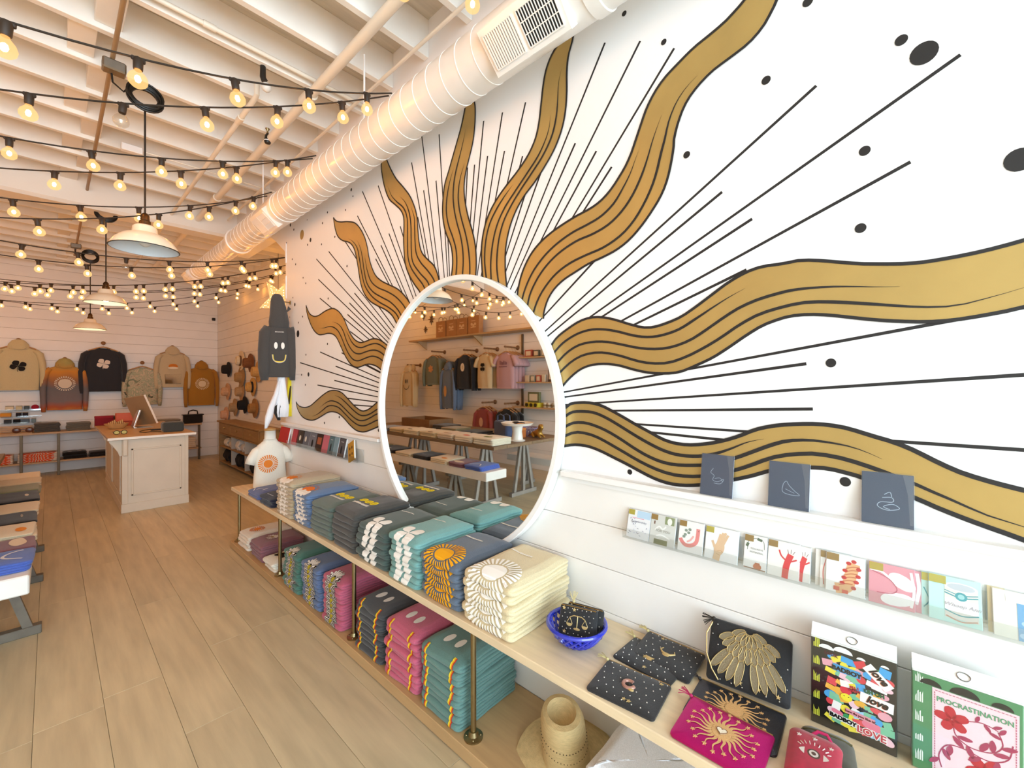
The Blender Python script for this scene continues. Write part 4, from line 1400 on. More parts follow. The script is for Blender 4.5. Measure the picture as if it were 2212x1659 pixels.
# wing pouch against the wall
wg = matrix_thing('wing_pouch', 'black beaded pouch with gold feather wing pattern leaning on the wall', 'pouch', basis((1.545, 0.358, BT + 0.094), (0.10, -1, 0), (0.50, 0.04, 0.86)))
part(pad(B(), 0.236, 0.186, 0.014), 'body', velvet, wg, True)
beads_part(wg, 0.236, 0.186, 0.014, 40, 21, lambda x, y: abs(x) > 0.09 or y > 0.08 or y < -0.07)
fb, fd = B(), B()
for row_, (r0, ln_, n_, wd_) in enumerate(((0.012, 0.045, 7, 0.019), (0.050, 0.050, 11, 0.021), (0.088, 0.085, 13, 0.022))):
    for k in range(n_):
        a = R(-90 + (k - (n_ - 1) / 2) * (150 - row_ * 14) / n_)
        cx, cy = 0.0 + math.cos(a) * (r0 + ln_ / 2), 0.085 + math.sin(a) * (r0 + ln_ / 2)
        if abs(cx) > 0.085 or cy < -0.045:
            continue
        lp, rp = ell(cx, cy, wd_ / 2, ln_ / 2, a - PI / 2, 12)
        z = padz(cx, cy, 0.236, 0.186, 0.014) + 0.001 + (2 - row_) * 0.0012
        fd.strip([(*q, z) for q in lp], [(*q, z) for q in rp])
        loop = lp + rp[::-1]
        fb.tube([(*q, z + 0.0008) for q in loop[::2]], 0.0011, 4, closed=True)
fo_ = part(fd, 'feathers', M('smoky_bead', '85795f', 0.4, 0.3, bump=0.4, bs=300), wg, label='smoky beaded feathers')
fo_['kind'] = 'stuff'
fo_ = part(fb, 'feather_edging', goldth, wg, label='gold cord edging')
fo_['kind'] = 'stuff'
tassel(wg, -0.112, 0.092, 0.006, '2a2620', R(200))
part(B().tube([(-0.112, 0.085, 0.01), (-0.128, 0.04, 0.02), (-0.12, -0.02, 0.03), (-0.10, -0.06, 0.03), (-0.08, -0.085, 0.02)], 0.0022, 6), 'wrist_strap', goldth, wg, True)


# sequin sun pouches
def sequin(name, c):
    m = bpy.data.materials.new(name)
    m.use_nodes = True
    nt = m.node_tree
    b = nt.nodes['Principled BSDF']
    b.inputs['Base Color'].default_value = (*lin(c), 1)
    b.inputs['Metallic'].default_value = 0.65
    b.inputs['Roughness'].default_value = 0.28
    tc = nt.nodes.new('ShaderNodeTexCoord')
    vo = nt.nodes.new('ShaderNodeTexVoronoi')
    vo.inputs['Scale'].default_value = 230
    nt.links.new(tc.outputs['Object'], vo.inputs['Vector'])
    vm = nt.nodes.new('ShaderNodeVectorMath')
    vm.operation = 'MULTIPLY_ADD'
    nt.links.new(vo.outputs['Color'], vm.inputs[0])
    vm.inputs[1].default_value = (0.7, 0.7, 0.2)
    vm.inputs[2].default_value = (-0.35, -0.35, 0.9)
    # tilt each sequin: use cell colour as height for a bump
    bp = nt.nodes.new('ShaderNodeBump')
    bp.inputs['Strength'].default_value = 0.9
    bp.inputs['Distance'].default_value = 0.004
    sp = nt.nodes.new('ShaderNodeSeparateColor')
    nt.links.new(vo.outputs['Color'], sp.inputs[0])
    nt.links.new(sp.outputs[0], bp.inputs['Height'])
    nt.links.new(bp.outputs[0], b.inputs['Normal'])
    return m


def sunpouch(label, X, w, h, t, m, tc, heart):
    p = matrix_thing('sun_pouch', label, 'pouch', X, 'sequin sun pouches')
    part(pad(B(), w, h, t), 'body', m, p, True)
    b = B()
    tan = 0
    for k in range(20):
        a = 2 * PI * k / 20
        ln_ = 0.050 if k % 2 else 0.044
        Lp, Rp = [], []
        for i in range(13):
            u = i / 12
            r_ = 0.022 + ln_ * u
            sw = 0.0045 * math.sin(u * 2 * PI) * (1 if k % 2 else 1)
            wd = 0.0042 * (1 - u) + 0.0008
            cx, cy = r_ * math.cos(a) * 1.15, r_ * math.sin(a) * 0.98
            px_, py_ = -math.sin(a), math.cos(a)
            z = padz(cx, cy, w, h, t) + 0.0016
            Lp.append((cx + px_ * (sw + wd), cy + py_ * (sw + wd), z))
            Rp.append((cx + px_ * (sw - wd), cy + py_ * (sw - wd), z))
        b.strip(Lp, Rp)
        e = ((0.022 + ln_ + 0.004) * math.cos(a) * 1.15, (0.022 + ln_ + 0.004) * math.sin(a) * 0.98)
        z = padz(*e, w, h, t)
        b.prism(star5(*e, 0.0065, rot=a), z - 0.001, z + 0.002, 2)
    b.lathe([(0.001, 0), (0.025, 0), (0.025, 0.0018), (0.001, 0.0022)], 24, X=Matrix.Translation((0, 0, t + 0.0045)))
    part(b, 'sun_embroidery', M('tan_bead', 'd9ab73', 0.45, 0.15, bump=0.4, bs=260), p, label='tan beaded sun')
    if heart:
        pts = []
        for k in range(28):
            a = 2 * PI * k / 28
            pts.append((0.00085 * 16 * math.sin(a) ** 3, 0.00080 * (13 * math.cos(a) - 5 * math.cos(2 * a) - 2 * math.cos(3 * a) - math.cos(4 * a))))
        part(B().prism(pts, t + 0.005, t + 0.009, 2).tube([(x, y, t + 0.0085) for x, y in pts], 0.0012, 5, 1, closed=True), 'heart', [M('pearl_bead', 'efe3cd', 0.3, bump=0.5, bs=280), M('brown_thread', '7a5330', 0.6)], p, label='pale beaded heart')
    part(B().tube([(-w / 2 + 0.005, h / 2 - 0.004, t * 0.9), (w / 2 - 0.005, h / 2 - 0.004, t * 0.9)], 0.0022, 6), 'zip', metal('zip_gold', 'b49a63', 0.35), p, True)
    tassel(p, -w / 2 - 0.002, h / 2 - 0.008, t * 0.5, tc, R(170))
    return p


sunpouch('charcoal sequin pouch with a tan beaded sun lying under the magenta one', basis((1.395, 0.362, BT), (0.03, -1, 0), (1, 0.03, 0)), 0.245, 0.185, 0.010, sequin('charcoal_sequin', '43444c'), '2b2a2c', False)
sunpouch('magenta sequin pouch with a tan sun and heart at the bench front edge', basis((1.272, 0.362, BT + 0.009), (-0.02, -1, 0), (1, -0.02, 0.07)), 0.225, 0.178, 0.011, sequin('magenta_sequin', 'c01673'), 'b01a5e', True)

# red and olive velvet bags
rb = matrix_thing('olive_pouch', 'olive velvet drawstring pouch lying behind the red one', 'pouch', basis((1.405, 0.135, BT), (0.15, -1, 0), (1, 0.15, 0)))
part(pad(B(), 0.12, 0.15, 0.022, 0, 0.03, 0.008), 'body', M('olive_velvet', '38351f', 0.8, var=.2, vs=60, sheen=.4), rb, True)
part(B().tube([(-0.055, 0.045, 0.026), (-0.02, 0.047, 0.032), (0.02, 0.046, 0.032), (0.055, 0.045, 0.026)], 0.003, 6), 'drawstring', M('olive_cord', '4f4a2c', 0.7), rb, True)
rb = matrix_thing('red_pouch', 'crimson velvet pouch with a beaded eye lying near the sticker box', 'pouch', basis((1.335, 0.158, BT + 0.006), (0.06, -1, 0), (1, 0.06, 0.12)))
part(pad(B(), 0.118, 0.175, 0.024, 0, 0.022, 0.010), 'body', M('red_velvet', 'a5062f', 0.7, var=.12, vs=60, sheen=.3), rb, True)
part(B().tube([(-0.01, 0.083, 0.018), (0.005, 0.094, 0.028), (0.025, 0.092, 0.03), (0.035, 0.08, 0.022)], 0.004, 8), 'loop', M('pink_satin', 'c22a63', 0.35), rb, True)
b = B()
lp, rp = ell(0, 0.005, 0.032, 0.018, 0, 16, 1.4)
b.strip([(*q, 0.0358) for q in lp], [(*q, 0.0358) for q in rp], 0)
for r_, mi, z in ((0.014, 1, 0.0362), (0.010, 0, 0.0366), (0.005, 1, 0.037)):
    b.add([(r_ * math.cos(2 * PI * k / 20), 0.005 + r_ * math.sin(2 * PI * k / 20), z) for k in range(20)], [tuple(range(20))], mi)
for k in range(9):
    a = R(20 + 17.5 * k)
    b.tube([(0.03 * math.cos(a), 0.012 + 0.02 * math.sin(a), 0.036), (0.038 * math.cos(a), 0.012 + 0.03 * math.sin(a), 0.036)], 0.0012, 4)
for x, y in ((0.0, 0.055), (0.035, 0.045), (-0.035, 0.05)):
    b.prism(star5(x, y, 0.006), 0.033, 0.0362, 2)
part(b, 'eye_beading', [M('silver_thread', 'ddd3cb', 0.35, 0.3), M('brown_bead', '5a4238', 0.4)], rb)
pb = matrix_thing('blue_card', 'pale blue wrapped card lying in front of the green puzzle box', 'card', basis((1.41, -0.055, BT + 0.001), (0.2, -1, 0), (1, 0.2, 0.0)))
part(B().rbox((-0.05, -0.07, 0), (0.05, 0.07, 0.008), 0.002), 'envelope', M('pale_blue_paper', 'cfe0ea', 0.5), pb)
part(B().rbox((-0.053, -0.073, -0.0005), (0.053, 0.073, 0.0095), 0.002), 'sleeve', clear('clear_plastic'), pb)

# ================================================================ PUZZLE BOXES
def rot2(pts, cx, cy, a):
    return [(cx + x * math.cos(a) - y * math.sin(a), cy + x * math.sin(a) + y * math.cos(a)) for x, y in pts]


def puzzle(label, y0, w, h, cover, spine):
    """cardboard box standing upright; local x reads left to right, y up, z outwards"""
    X = basis((1.527, y0 - w / 2, BT), (0.015, -1, 0), (0.0, 0, 1))
    p = matrix_thing('puzzle_box', label, 'box', X)
    part(B().rbox((-w / 2, 0, -0.05), (w / 2, h, 0), 0.002), 'box', M('cover_' + cover, cover, 0.35), p)
    part(B().rbox((-w / 2, h, -0.05), (w / 2, h + 0.004, 0.0), 0.001).add([(-w / 2, h + 0.004, -0.004), (w / 2, h + 0.004, -0.004), (w / 2, h + 0.032, -0.03), (-w / 2, h + 0.032, -0.03)], [(0, 1, 2, 3)]).add([(-w / 2, h + 0.004, -0.006), (w / 2, h + 0.004, -0.006), (w / 2, h + 0.032, -0.032), (-w / 2, h + 0.032, -0.032)], [(3, 2, 1, 0)]), 'lid', M('white_card', 'f0f0ee', 0.4), p)
    part(B().tube([(0.012 * math.cos(a), h + 0.017 + 0.007 * math.sin(a), -0.014 - 0.0065 * math.sin(a)) for a in [2 * PI * k / 20 for k in range(20)]], 0.0012, 5, closed=True), 'hole_ring', metal('eyelet', '8d8d8d', 0.3), p, True)
    b = B()
    q = random.Random(len(label))
    for k in range(5):                                     # tiny lines of side print
        yy = h * (0.1 + 0.2 * k)
        for j in range(4):
            b.add([(-w / 2 + 0.006 + j * 0.004, yy, 0.0005), (-w / 2 + 0.0085 + j * 0.004, yy, 0.0005), (-w / 2 + 0.0085 + j * 0.004, yy + q.uniform(.012, .03), 0.0005), (-w / 2 + 0.006 + j * 0.004, yy + q.uniform(.012, .03), 0.0005)], [(0, 1, 2, 3)])
    part(b, 'side_print', ink(spine), p)
    part(B().rbox((-w / 2 - 0.002, -0.0005, -0.052), (w / 2 + 0.002, h + 0.006, 0.0035), 0.002), 'wrap', clear('clear_plastic'), p)
    return p


pz = puzzle('black puzzle box covered in bright slogan stickers standing against the wall', 0.187, 0.189, 0.252, '171717', 'dfe04a')
PX = Matrix.Identity(4)
q = random.Random(4)
palette = ['e8a7b4', 'd9404a', '4aa5df', 'f1e04a', 'f3c8d2', '7fc4a0', '3f9a60', 'f6f4ef', 'e2545a', 'f0b64a', 'a7d3ec', 'e77f96']
b, cols = B(), []
for i in range(8):
    for j in range(9):
        c = q.choice(palette)
        if c not in cols:
            cols.append(c)
        cx, cy = -0.056 + 0.137 * (i + 0.5) / 8 + q.uniform(-.004, .004), 0.022 + 0.205 * (j + 0.5) / 9 + q.uniform(-.005, .005)
        wd, hg, a = q.uniform(0.009, 0.017), q.uniform(0.006, 0.012), q.uniform(-.5, .5)
        pts = [(wd * math.cos(2 * PI * k / 14), hg * math.sin(2 * PI * k / 14)) for k in range(14)] if q.random() < .45 else [(-wd, -hg), (wd, -hg), (wd, hg), (-wd, hg)]
        z = 0.0004 + 0.00001 * (i * 9 + j)
        b.add([(*r_, z) for r_ in rot2(pts, cx, cy, a)], [tuple(range(len(pts)))], cols.index(c))
part(b, 'stickers', [ink(c) for c in cols], pz)['kind'] = 'stuff'


def sticker(cx, cy, w, h, c, a=0, z=0.0016, parent=pz):
    part(B().add([(*r_, z) for r_ in rot2([(-w / 2, -h / 2), (w / 2, -h / 2), (w / 2, h / 2), (-w / 2, h / 2)], cx, cy, a)], [(0, 1, 2, 3)]), 'sticker', ink(c), parent)


def word(s, cx, cy, size, c, a=0, z=0.0022, bold=0.0006, shear=0, sx=1, parent=pz):
    X = Matrix.Translation((cx, cy, z)) @ Matrix.Rotation(a, 4, 'Z')
    return text(s, size, ink(c), parent, X, bold=bold, shear=shear, sx=sx, thick=0.0002)


sticker(-0.02, 0.045, 0.062, 0.016, 'f6f4ef', -0.08)
word('BADBOY', -0.02, 0.045, 0.0150, '141414', -0.08, bold=0.0009)
sticker(-0.012, 0.186, 0.062, 0.020, '4a9fd8', -0.02)
word('BADBOY', -0.012, 0.184, 0.0165, '141414', -0.02, bold=0.0009)
sticker(0.056, 0.198, 0.066, 0.026, 'f6f4ef', -0.75)
word('love', 0.056, 0.199, 0.025, 'c05a2a', -0.75, z=0.0019, bold=0.0009, shear=0.3)
word('love', 0.0575, 0.2005, 0.025, '161616', -0.75, z=0.0024, bold=0.0009, shear=0.3)
sticker(0.053, 0.128, 0.070, 0.028, 'f6f4ef', -0.06)
word('love', 0.052, 0.127, 0.026, 'c05a2a', -0.06, z=0.0019, bold=0.0009, shear=0.3)
word('love', 0.0535, 0.1285, 0.026, '161616', -0.06, z=0.0024, bold=0.0009, shear=0.3)
sticker(0.018, 0.073, 0.064, 0.014, 'e39aa6', -0.05)
word('how do you like it?', 0.018, 0.073, 0.0085, '6a1f2a', -0.05, bold=0.0003)
word('LOVE', 0.042, 0.036, 0.026, 'f6f4ef', -0.03, z=0.0020, bold=0.0024)
word('LOVE', 0.042, 0.036, 0.026, 'c2404f', -0.03, z=0.0025, bold=0.0006)
word('Yes', 0.025, 0.095, 0.013, '20304a', 0, bold=0.0005, shear=.2)
word('ALL I', 0.005, 0.146, 0.009, 'b02a3a', 0.1)
word('WANT', 0.005, 0.137, 0.009, 'b02a3a', 0.1)
word('LOOK', -0.047, 0.219, 0.011, '5a2030', -0.1)
word('UH OH', 0.048, 0.150, 0.013, '1d5a36', 0.05, bold=0.001)
b = B().add([(-0.012 + 0.013 * math.cos(2 * PI * k / 20), 0.111 + 0.011 * math.sin(2 * PI * k / 20), 0.0021) for k in range(20)], [tuple(range(20))])
for sg in (-1, 1):
    b.add([(-0.012 + sg * 0.005 + 0.0018 * math.cos(2 * PI * k / 8), 0.114 + 0.0012 * math.sin(2 * PI * k / 8), 0.0024) for k in range(8)], [tuple(range(8))], 1)
part(b, 'smiley_sticker', [ink('f0e23a'), ink('3a3520')], pz)
b = B()
for x, y, r_ in ((-0.058, 0.236, .018), (-0.02, 0.239, .022), (0.02, 0.236, 0.01), (0.07, 0.236, 0.009)):
    b.add([(x + r_ * math.cos(PI * k / 12), y - 0.006 + 0.7 * r_ * math.sin(PI * k / 12), 0.0010) for k in range(13)], [tuple(range(13))])
part(b, 'top_print', ink('f1f1ef'), pz)

p2 = puzzle('green puzzle box with a red flower poster standing at the bench end', -0.031, 0.189, 0.252, '4a8a5c', 'e8efe6')
part(B().add([(-0.057, -0.0, 0.0006), (0.088, -0.0, 0.0006), (0.088, 0.226, 0.0006), (-0.057, 0.226, 0.0006)], [(0, 1, 2, 3)]), 'poster', ink('efd3da'), p2)
b = B()
for k in range(22):
    for yy in (0.219, 0.006):
        x = -0.052 + 0.137 * k / 22
        b.add([(x, yy, 0.001), (x + 0.0045, yy, 0.001), (x + 0.0045, yy + 0.002, 0.001), (x, yy + 0.002, 0.001)], [(0, 1, 2, 3)])
for k in range(34):
    for xx in (-0.0535, 0.082):
        y = 0.006 + 0.212 * k / 34
        b.add([(xx, y, 0.001), (xx + 0.002, y, 0.001), (xx + 0.002, y + 0.0045, 0.001), (xx, y + 0.0045, 0.001)], [(0, 1, 2, 3)])
part(b, 'poster_border', ink('c9738a'), p2)
word('PROCRASTINATION', 0.0155, 0.200, 0.0165, '5a9a72', 0, z=0.0012, bold=0.0004, sx=0.86, parent=p2)
word('NOW', 0.0155, 0.018, 0.0165, '5a9a72', 0, z=0.0012, bold=0.0004, parent=p2)
b = B()


def flower(cx, cy, r_, rot, n=5):
    for k in range(n):
        a = rot + 2 * PI * k / n
        lp, rp = ell(cx + r_ * 0.55 * math.cos(a), cy + r_ * 0.55 * math.sin(a), r_ * 0.34, r_ * 0.52, a - PI / 2, 12, 2.4)
        b.strip([(*s_, 0.0012) for s_ in lp], [(*s_, 0.0012) for s_ in rp], 0)


flower(-0.022, 0.160, 0.030, R(100))
flower(0.035, 0.062, 0.034, R(60))


def leafline(pts, w, leaves):
    qs = smoothline(pts, 30)
    for i in range(29):
        t = (qs[i + 1] - qs[i]).normalized()
        b.add([(qs[i].x - t.y * w, qs[i].y + t.x * w, 0.0011), (qs[i].x + t.y * w, qs[i].y - t.x * w, 0.0011), (qs[i + 1].x + t.y * w, qs[i + 1].y - t.x * w, 0.0011), (qs[i + 1].x - t.y * w, qs[i + 1].y + t.x * w, 0.0011)], [(0, 1, 2, 3)], 1)
    for i, sg, ln_ in leaves:
        t = (qs[i + 1] - qs[i]).normalized()
        a = math.atan2(t.y, t.x) + sg * 0.9
        lp, rp = ell(qs[i].x + ln_ / 2 * math.cos(a), qs[i].y + ln_ / 2 * math.sin(a), ln_ * 0.2, ln_ / 2, a - PI / 2, 10, 1.6)
        b.strip([(*s_, 0.0013) for s_ in lp], [(*s_, 0.0013) for s_ in rp], 1)


leafline([(-0.02, 0.155), (-0.015, 0.125), (0.01, 0.108), (0.045, 0.115), (0.062, 0.14), (0.055, 0.17)], 0.0012, [(6, 1, .028), (10, -1, .03), (14, 1, .03), (18, 1, .03), (22, -1, .028), (26, 1, .022), (28, -1, .02)])
leafline([(0.078, 0.15), (0.07, 0.112), (0.04, 0.092), (0.0, 0.098), (-0.03, 0.092), (-0.045, 0.06), (-0.04, 0.03)], 0.0012, [(4, -1, .028), (8, 1, .03), (12, 1, .028), (16, -1, .03), (19, 1, .03), (22, 1, .028), (26, -1, .026)])
leafline([(0.005, 0.17), (0.03, 0.178), (0.055, 0.172)], 0.001, [(8, 1, .018), (16, -1, .02), (24, 1, .018)])
part(b, 'poster_flowers', [ink('bf2134'), ink('a8365a')], p2)
b = B()
for x, r_ in ((-0.06, .02), (0.0, .026), (0.062, 0.018)):
    b.add([(x + r_ * math.cos(PI * k / 12), 0.228 + 0.75 * r_ * math.sin(PI * k / 12), 0.0009) for k in range(13)], [tuple(range(13))], 0)
part(b, 'top_print', ink('1a1a1a'), p2)

# ================================================================ CLEAR CARD RAILS
acr = clear('acrylic', (0.96, 0.975, 0.98), 0.12)


def rail(label, y0, y1, z):
    t = thing('card_rail', label, 'card rail', (WX, (y0 + y1) / 2, z))
    hl = abs(y1 - y0) / 2
    part(B().box((-0.050, -hl, -0.003), (-0.001, hl, 0.0)), 'floor_strip', acr, t)
    part(B().box((-0.053, -hl, -0.003), (-0.050, hl, 0.036)), 'front_lip', acr, t)
    part(B().box((-0.001 - 0.002, -hl, -0.003), (-0.001, hl, 0.09)), 'back_plate', acr, t)
    return t


rail('clear acrylic card rail on the boarded wall right of the mirror', -0.45, 0.815, 0.978)
rail('clear acrylic card rail holding notebooks on the wall left of the mirror', 2.98, 4.40, 0.995)
tagm = {'g': '9a7a3a', 'y': 'b9a23a', 'l': 'b9ac3c'}


def card(label, yl, yr, z, h, c, design=(), tg=None, words=(), xb=1.566, xt=1.597, tw=0.026, cat='card', group='greeting cards on the clear rail', sleeve=True, thick=0.004, name='greeting_card'):
    wdt = abs(yl - yr)
    X = basis((xb, (yl + yr) / 2, z), (0, -1, 0), (xt - xb, 0, math.sqrt(max(1e-6, h * h - (xt - xb) ** 2))))
    p = matrix_thing(name, label, cat, X, group)
    part(B().rbox((-wdt / 2, 0, -thick), (wdt / 2, h, 0), 0.0008), 'card', ink(c), p)
    if design:
        b, cols = B(), []
        for li, (cc, (Lp, Rp)) in enumerate(design):
            if cc not in cols:
                cols.append(cc)
            z_ = 0.0004 + li * 0.00004
            b.strip([(*s_, z_) for s_ in Lp], [(*s_, z_) for s_ in Rp], cols.index(cc))
        part(b, 'print', [ink(cc) for cc in cols], p)
    for (s_, x, y, sz, cc, bold, sh_) in words:
        text(s_, sz, ink(cc), p, Matrix.Translation((x, y, 0.0016)), bold=bold, shear=sh_, thick=0.0001)
    if tg:
        part(B().rbox((-wdt / 2 + 0.001, h - 0.021, 0.0012), (-wdt / 2 + 0.001 + tw, h - 0.001, 0.002), 0.0003), 'corner_tag', M('tag_' + tg, tagm[tg], 0.4, 0.2), p, label='gold corner sticker')
    if sleeve:
        part(B().rbox((-wdt / 2 - 0.002, -0.0005, -thick - 0.0008), (wdt / 2 + 0.002, h + 0.003, 0.0026), 0.0006), 'sleeve', clear('clear_plastic'), p)
    return p


def rc(c, x0, y0, x1, y1):
    return (c, ([(x0, y0), (x0, y1)], [(x1, y0), (x1, y1)]))


def el(c, *a):
    return (c, ell(*a))


def ln(c, pts, w):
    qs = smoothline(pts, max(10, 5 * len(pts)))
    Lp, Rp = [], []
    for i, p in enumerate(qs):
        t = (qs[min(i + 1, len(qs) - 1)] - qs[max(0, i - 1)]).normalized()
        Lp.append((p.x - t.y * w, p.y + t.x * w))
        Rp.append((p.x + t.y * w, p.y - t.x * w))
    return (c, (Lp, Rp))


q = random.Random(8)
confetti = []
for k in range(24):
    x, y, a = q.uniform(-.04, .04), q.uniform(.004, .075), q.uniform(0, PI)
    confetti.append(ln(q.choice(['3a4a78', 'b9c0dc', '5d5f78']), [(x, y), (x + .006 * math.cos(a), y + .006 * math.sin(a))], 0.0008))
HC = 0.109
card('white card with blue sky block and confetti strokes, first on the right rail', 0.806, 0.712, 0.979, HC, 'f4f4f6', [rc('bfdcf2', -0.01, 0.08, 0.045, 0.107), rc('e794b0', -0.03, 0.0765, 0.02, 0.0785)] + confetti, 'l', [('happy birthday', 0.0, 0.064, 0.011, '9aa0b0', 0, .3)])
card('grey card with olive patches and FOR YOU lettering', 0.710, 0.612, 0.979, HC, 'dcdcd6', [rc('8f9a70', 0.006, 0.078, 0.042, 0.107), el('f2f2ec', 0.024, 0.09, 0.009, 0.013), rc('6b3f2a', -0.036, 0.072, -0.031, 0.084), rc('6f7a55', -0.03, 0.0, 0.022, 0.019), ln('f6f6f2', [(-0.03, 0.05), (-0.015, 0.066), (0.0, 0.058), (0.012, 0.07)], .003), ln('f6f6f2', [(-0.025, 0.03), (0.0, 0.036), (0.03, 0.026)], .0025)], 'g', [('FOR YOU', 0.002, 0.05, 0.013, '9a9a90', 0, 0)])
card('white card with a pink shrimp drawing', 0.600, 0.512, 0.979, HC, 'f6f4f1', [ln('e88a86', [(0.024, 0.088), (0.024, 0.065), (0.02, 0.04), (0.004, 0.026), (-0.016, 0.024), (-0.03, 0.034), (-0.036, 0.044)], .0065), ln('f3b6b0', [(0.01, 0.06), (0.0, 0.044), (-0.012, 0.036)], .003), el('2a2a2a', 0.026, 0.08, .0015, .0015)] + [el('8b9a8b', x, y, .0055, .005) for x, y in ((-0.018, 0.075), (-0.005, 0.08), (-0.02, 0.06), (-0.008, 0.068), (-0.024, 0.052))], 'g')
hand = [el('e4c09a', -0.006, 0.04, 0.016, 0.026, -.25)] + [ln('e4c09a', [(-0.012 + 0.006 * i, 0.055), (-0.004 + 0.008 * i, 0.098 - abs(i - 1.6) * 0.006)], .0038) for i in range(4)] + [ln('e4c09a', [(-0.02, 0.04), (-0.03, 0.062)], .004), ln('e4c09a', [(-0.014, 0.0), (-0.008, 0.035)], .011), ln('b98a5a', [(-0.012, 0.03), (0.0, 0.034), (0.006, 0.028)], .0006), ln('b98a5a', [(-0.014, 0.022), (-0.002, 0.018)], .0006)]
card('white card with a hand palm drawing', 0.505, 0.398, 0.979, HC, 'f6f5f4', hand, 'l')
card('white card with green leaves over a clay pot', 0.380, 0.313, 0.979, HC, 'f5f3ef', [ln('5f7258', [(-0.02, 0.09), (-0.008, 0.1)], .004), ln('5f7258', [(0.004, 0.1), (0.018, 0.096)], .004), ln('5f7258', [(-0.026, 0.07), (-0.022, 0.082)], .004), ln('55624f', [(-0.024, 0.06), (-0.02, 0.09), (0.0, 0.1), (0.022, 0.094), (0.026, 0.07)], .0007), el('c8714a', 0.008, 0.012, 0.012, 0.010), rc('b8623c', 0.001, 0.02, 0.015, 0.024), ln('9a7a68', [(-0.032, 0.004), (0.032, 0.0035)], .002)], 'g', [('YOU HAVE', 0.004, 0.066, 0.0075, '8a8a84', 0, 0), ('POTENTIAL', 0.004, 0.055, 0.0075, '8a8a84', 0, 0)])
tube_ = [ln('dd3a3e', [(0.006, 0.0), (0.008, 0.03), (0.012, 0.05), (0.02, 0.074)], .0085), ln('dd3a3e', [(0.006, 0.055), (-0.006, 0.066), (-0.012, 0.082)], .0022), ln('dd3a3e', [(0.012, 0.05), (0.026, 0.056), (0.036, 0.062)], .0022), ln('7a5a60', [(0.014, 0.076), (0.011, 0.088)], .0006), ln('7a5a60', [(0.02, 0.077), (0.021, 0.09)], .0006), ln('7a5a60', [(0.025, 0.075), (0.031, 0.086)], .0006)]
card('white card with a red waving tube figure, front copy', 0.310, 0.224, 0.979, HC, 'f6f1ea', tube_, 'g')
card('white card with a red waving tube figure, copy showing behind the front one', 0.258, 0.196, 0.979, HC - 0.004, 'f6f1ea', [(c, ([(x * .8, y) for x, y in l], [(x * .8, y) for x, y in r_])) for c, (l, r_) in tube_], None, xb=1.573, xt=1.6)
croi = [ln('e9b27e', [(-0.022, 0.012), (0.004, 0.02), (0.012, 0.05), (0.02, 0.09)], .014)] + [ln('c9774a', [(x - .016, y - .008), (x, y), (x + .016, y + .002)], .0014) for x, y in ((0.002, 0.03), (0.007, 0.04), (0.01, 0.05), (0.013, 0.06), (0.016, 0.07), (0.018, 0.08))] + [el('c8342f', x, y, .006, .005) for x, y in ((0.008, 0.088), (0.02, 0.095), (0.031, 0.076), (0.0, 0.066), (0.03, 0.056), (-0.002, 0.046), (0.026, 0.04), (0.02, 0.022), (-0.006, 0.03))] + [rc('d8553f', -0.026, 0.006, -0.012, 0.017), rc('d8553f', -0.006, 0.002, 0.008, 0.012)]
card('white card with a strawberry pastry drawing', 0.157, 0.066, 0.979, HC, 'f7f4ef', croi, 'g', tw=.03)
for k in range(2):
    card('white pastry card whose left edge peeks out, %s behind the front copy' % ('next' if k == 0 else 'last'), 0.172 + 0.012 * k, 0.10, 0.979, HC - 0.003 * k, 'f4efe8', [ln('d85a4a', [(-0.026 - .002 * k, 0.01), (-0.028, 0.05), (-0.02, 0.09)], .001)], 'g' if k == 0 else None, xb=1.573 + 0.006 * k, xt=1.6)
card('pink card with two white swimsuit tops', 0.058, -0.038, 0.979, HC, 'e39aa4', [el('f7f2ef', 0.022, 0.07, 0.03, 0.018, -.5), el('f7f2ef', 0.012, 0.022, 0.035, 0.017, .2), ln('f7f2ef', [(-0.045, 0.088), (-0.02, 0.086), (0.0, 0.07)], .003), ln('c2606f', [(-0.04, 0.084), (-0.006, 0.072), (0.012, 0.048), (0.0, 0.034), (-0.03, 0.03)], .001), ln('f7f2ef', [(0.04, 0.1), (0.046, 0.05), (0.04, 0.01)], .003)], 'y', tw=.03)
card('pink swimsuit card peeking out on the right behind its front copy', 0.02, -0.052, 0.979, HC - 0.003, 'e39aa4', [ln('f7f2ef', [(0.026, 0.1), (0.03, 0.06), (0.024, 0.02)], .004)], None, xb=1.573, xt=1.6)
can = [rc('e3ddd4', -0.018, 0.012, 0.042, 0.09), el('f3f1ec', 0.012, 0.09, 0.03, 0.011), el('c6cbd0', 0.012, 0.09, 0.025, 0.0085), ln('3f9aa0', [(-0.018, 0.078), (0.012, 0.071), (0.042, 0.078)], .001), ln('3f9aa0', [(-0.018, 0.072), (0.012, 0.065), (0.042, 0.072)], .0014), rc('f6f5f2', -0.018, 0.03, 0.042, 0.06), el('4aa0a6', 0.012, 0.068, 0.011, 0.0105), el('9fd0d0', 0.012, 0.068, 0.006, 0.006), ln('3f9aa0', [(-0.018, 0.03), (0.012, 0.022), (0.042, 0.03)], .0014), ln('c99a86', [(-0.016, 0.016), (0.012, 0.008), (0.04, 0.016)], .0016)]
card('mint card with a drinks can drawing and script lettering', -0.064, -0.160, 0.979, HC + 0.003, 'c4e8e0', can, 'l', [('Whoop Ann', 0.013, 0.045, 0.013, 'b5aab0', 0, .35)], tw=.032)
card('mint can card peeking out on the left of its front copy', -0.050, -0.12, 0.979, HC, 'c4e8e0', [ln('3f9aa0', [(-0.03, 0.02), (-0.02, 0.04), (-0.03, 0.07)], .0012)], 'l', xb=1.573, xt=1.6)
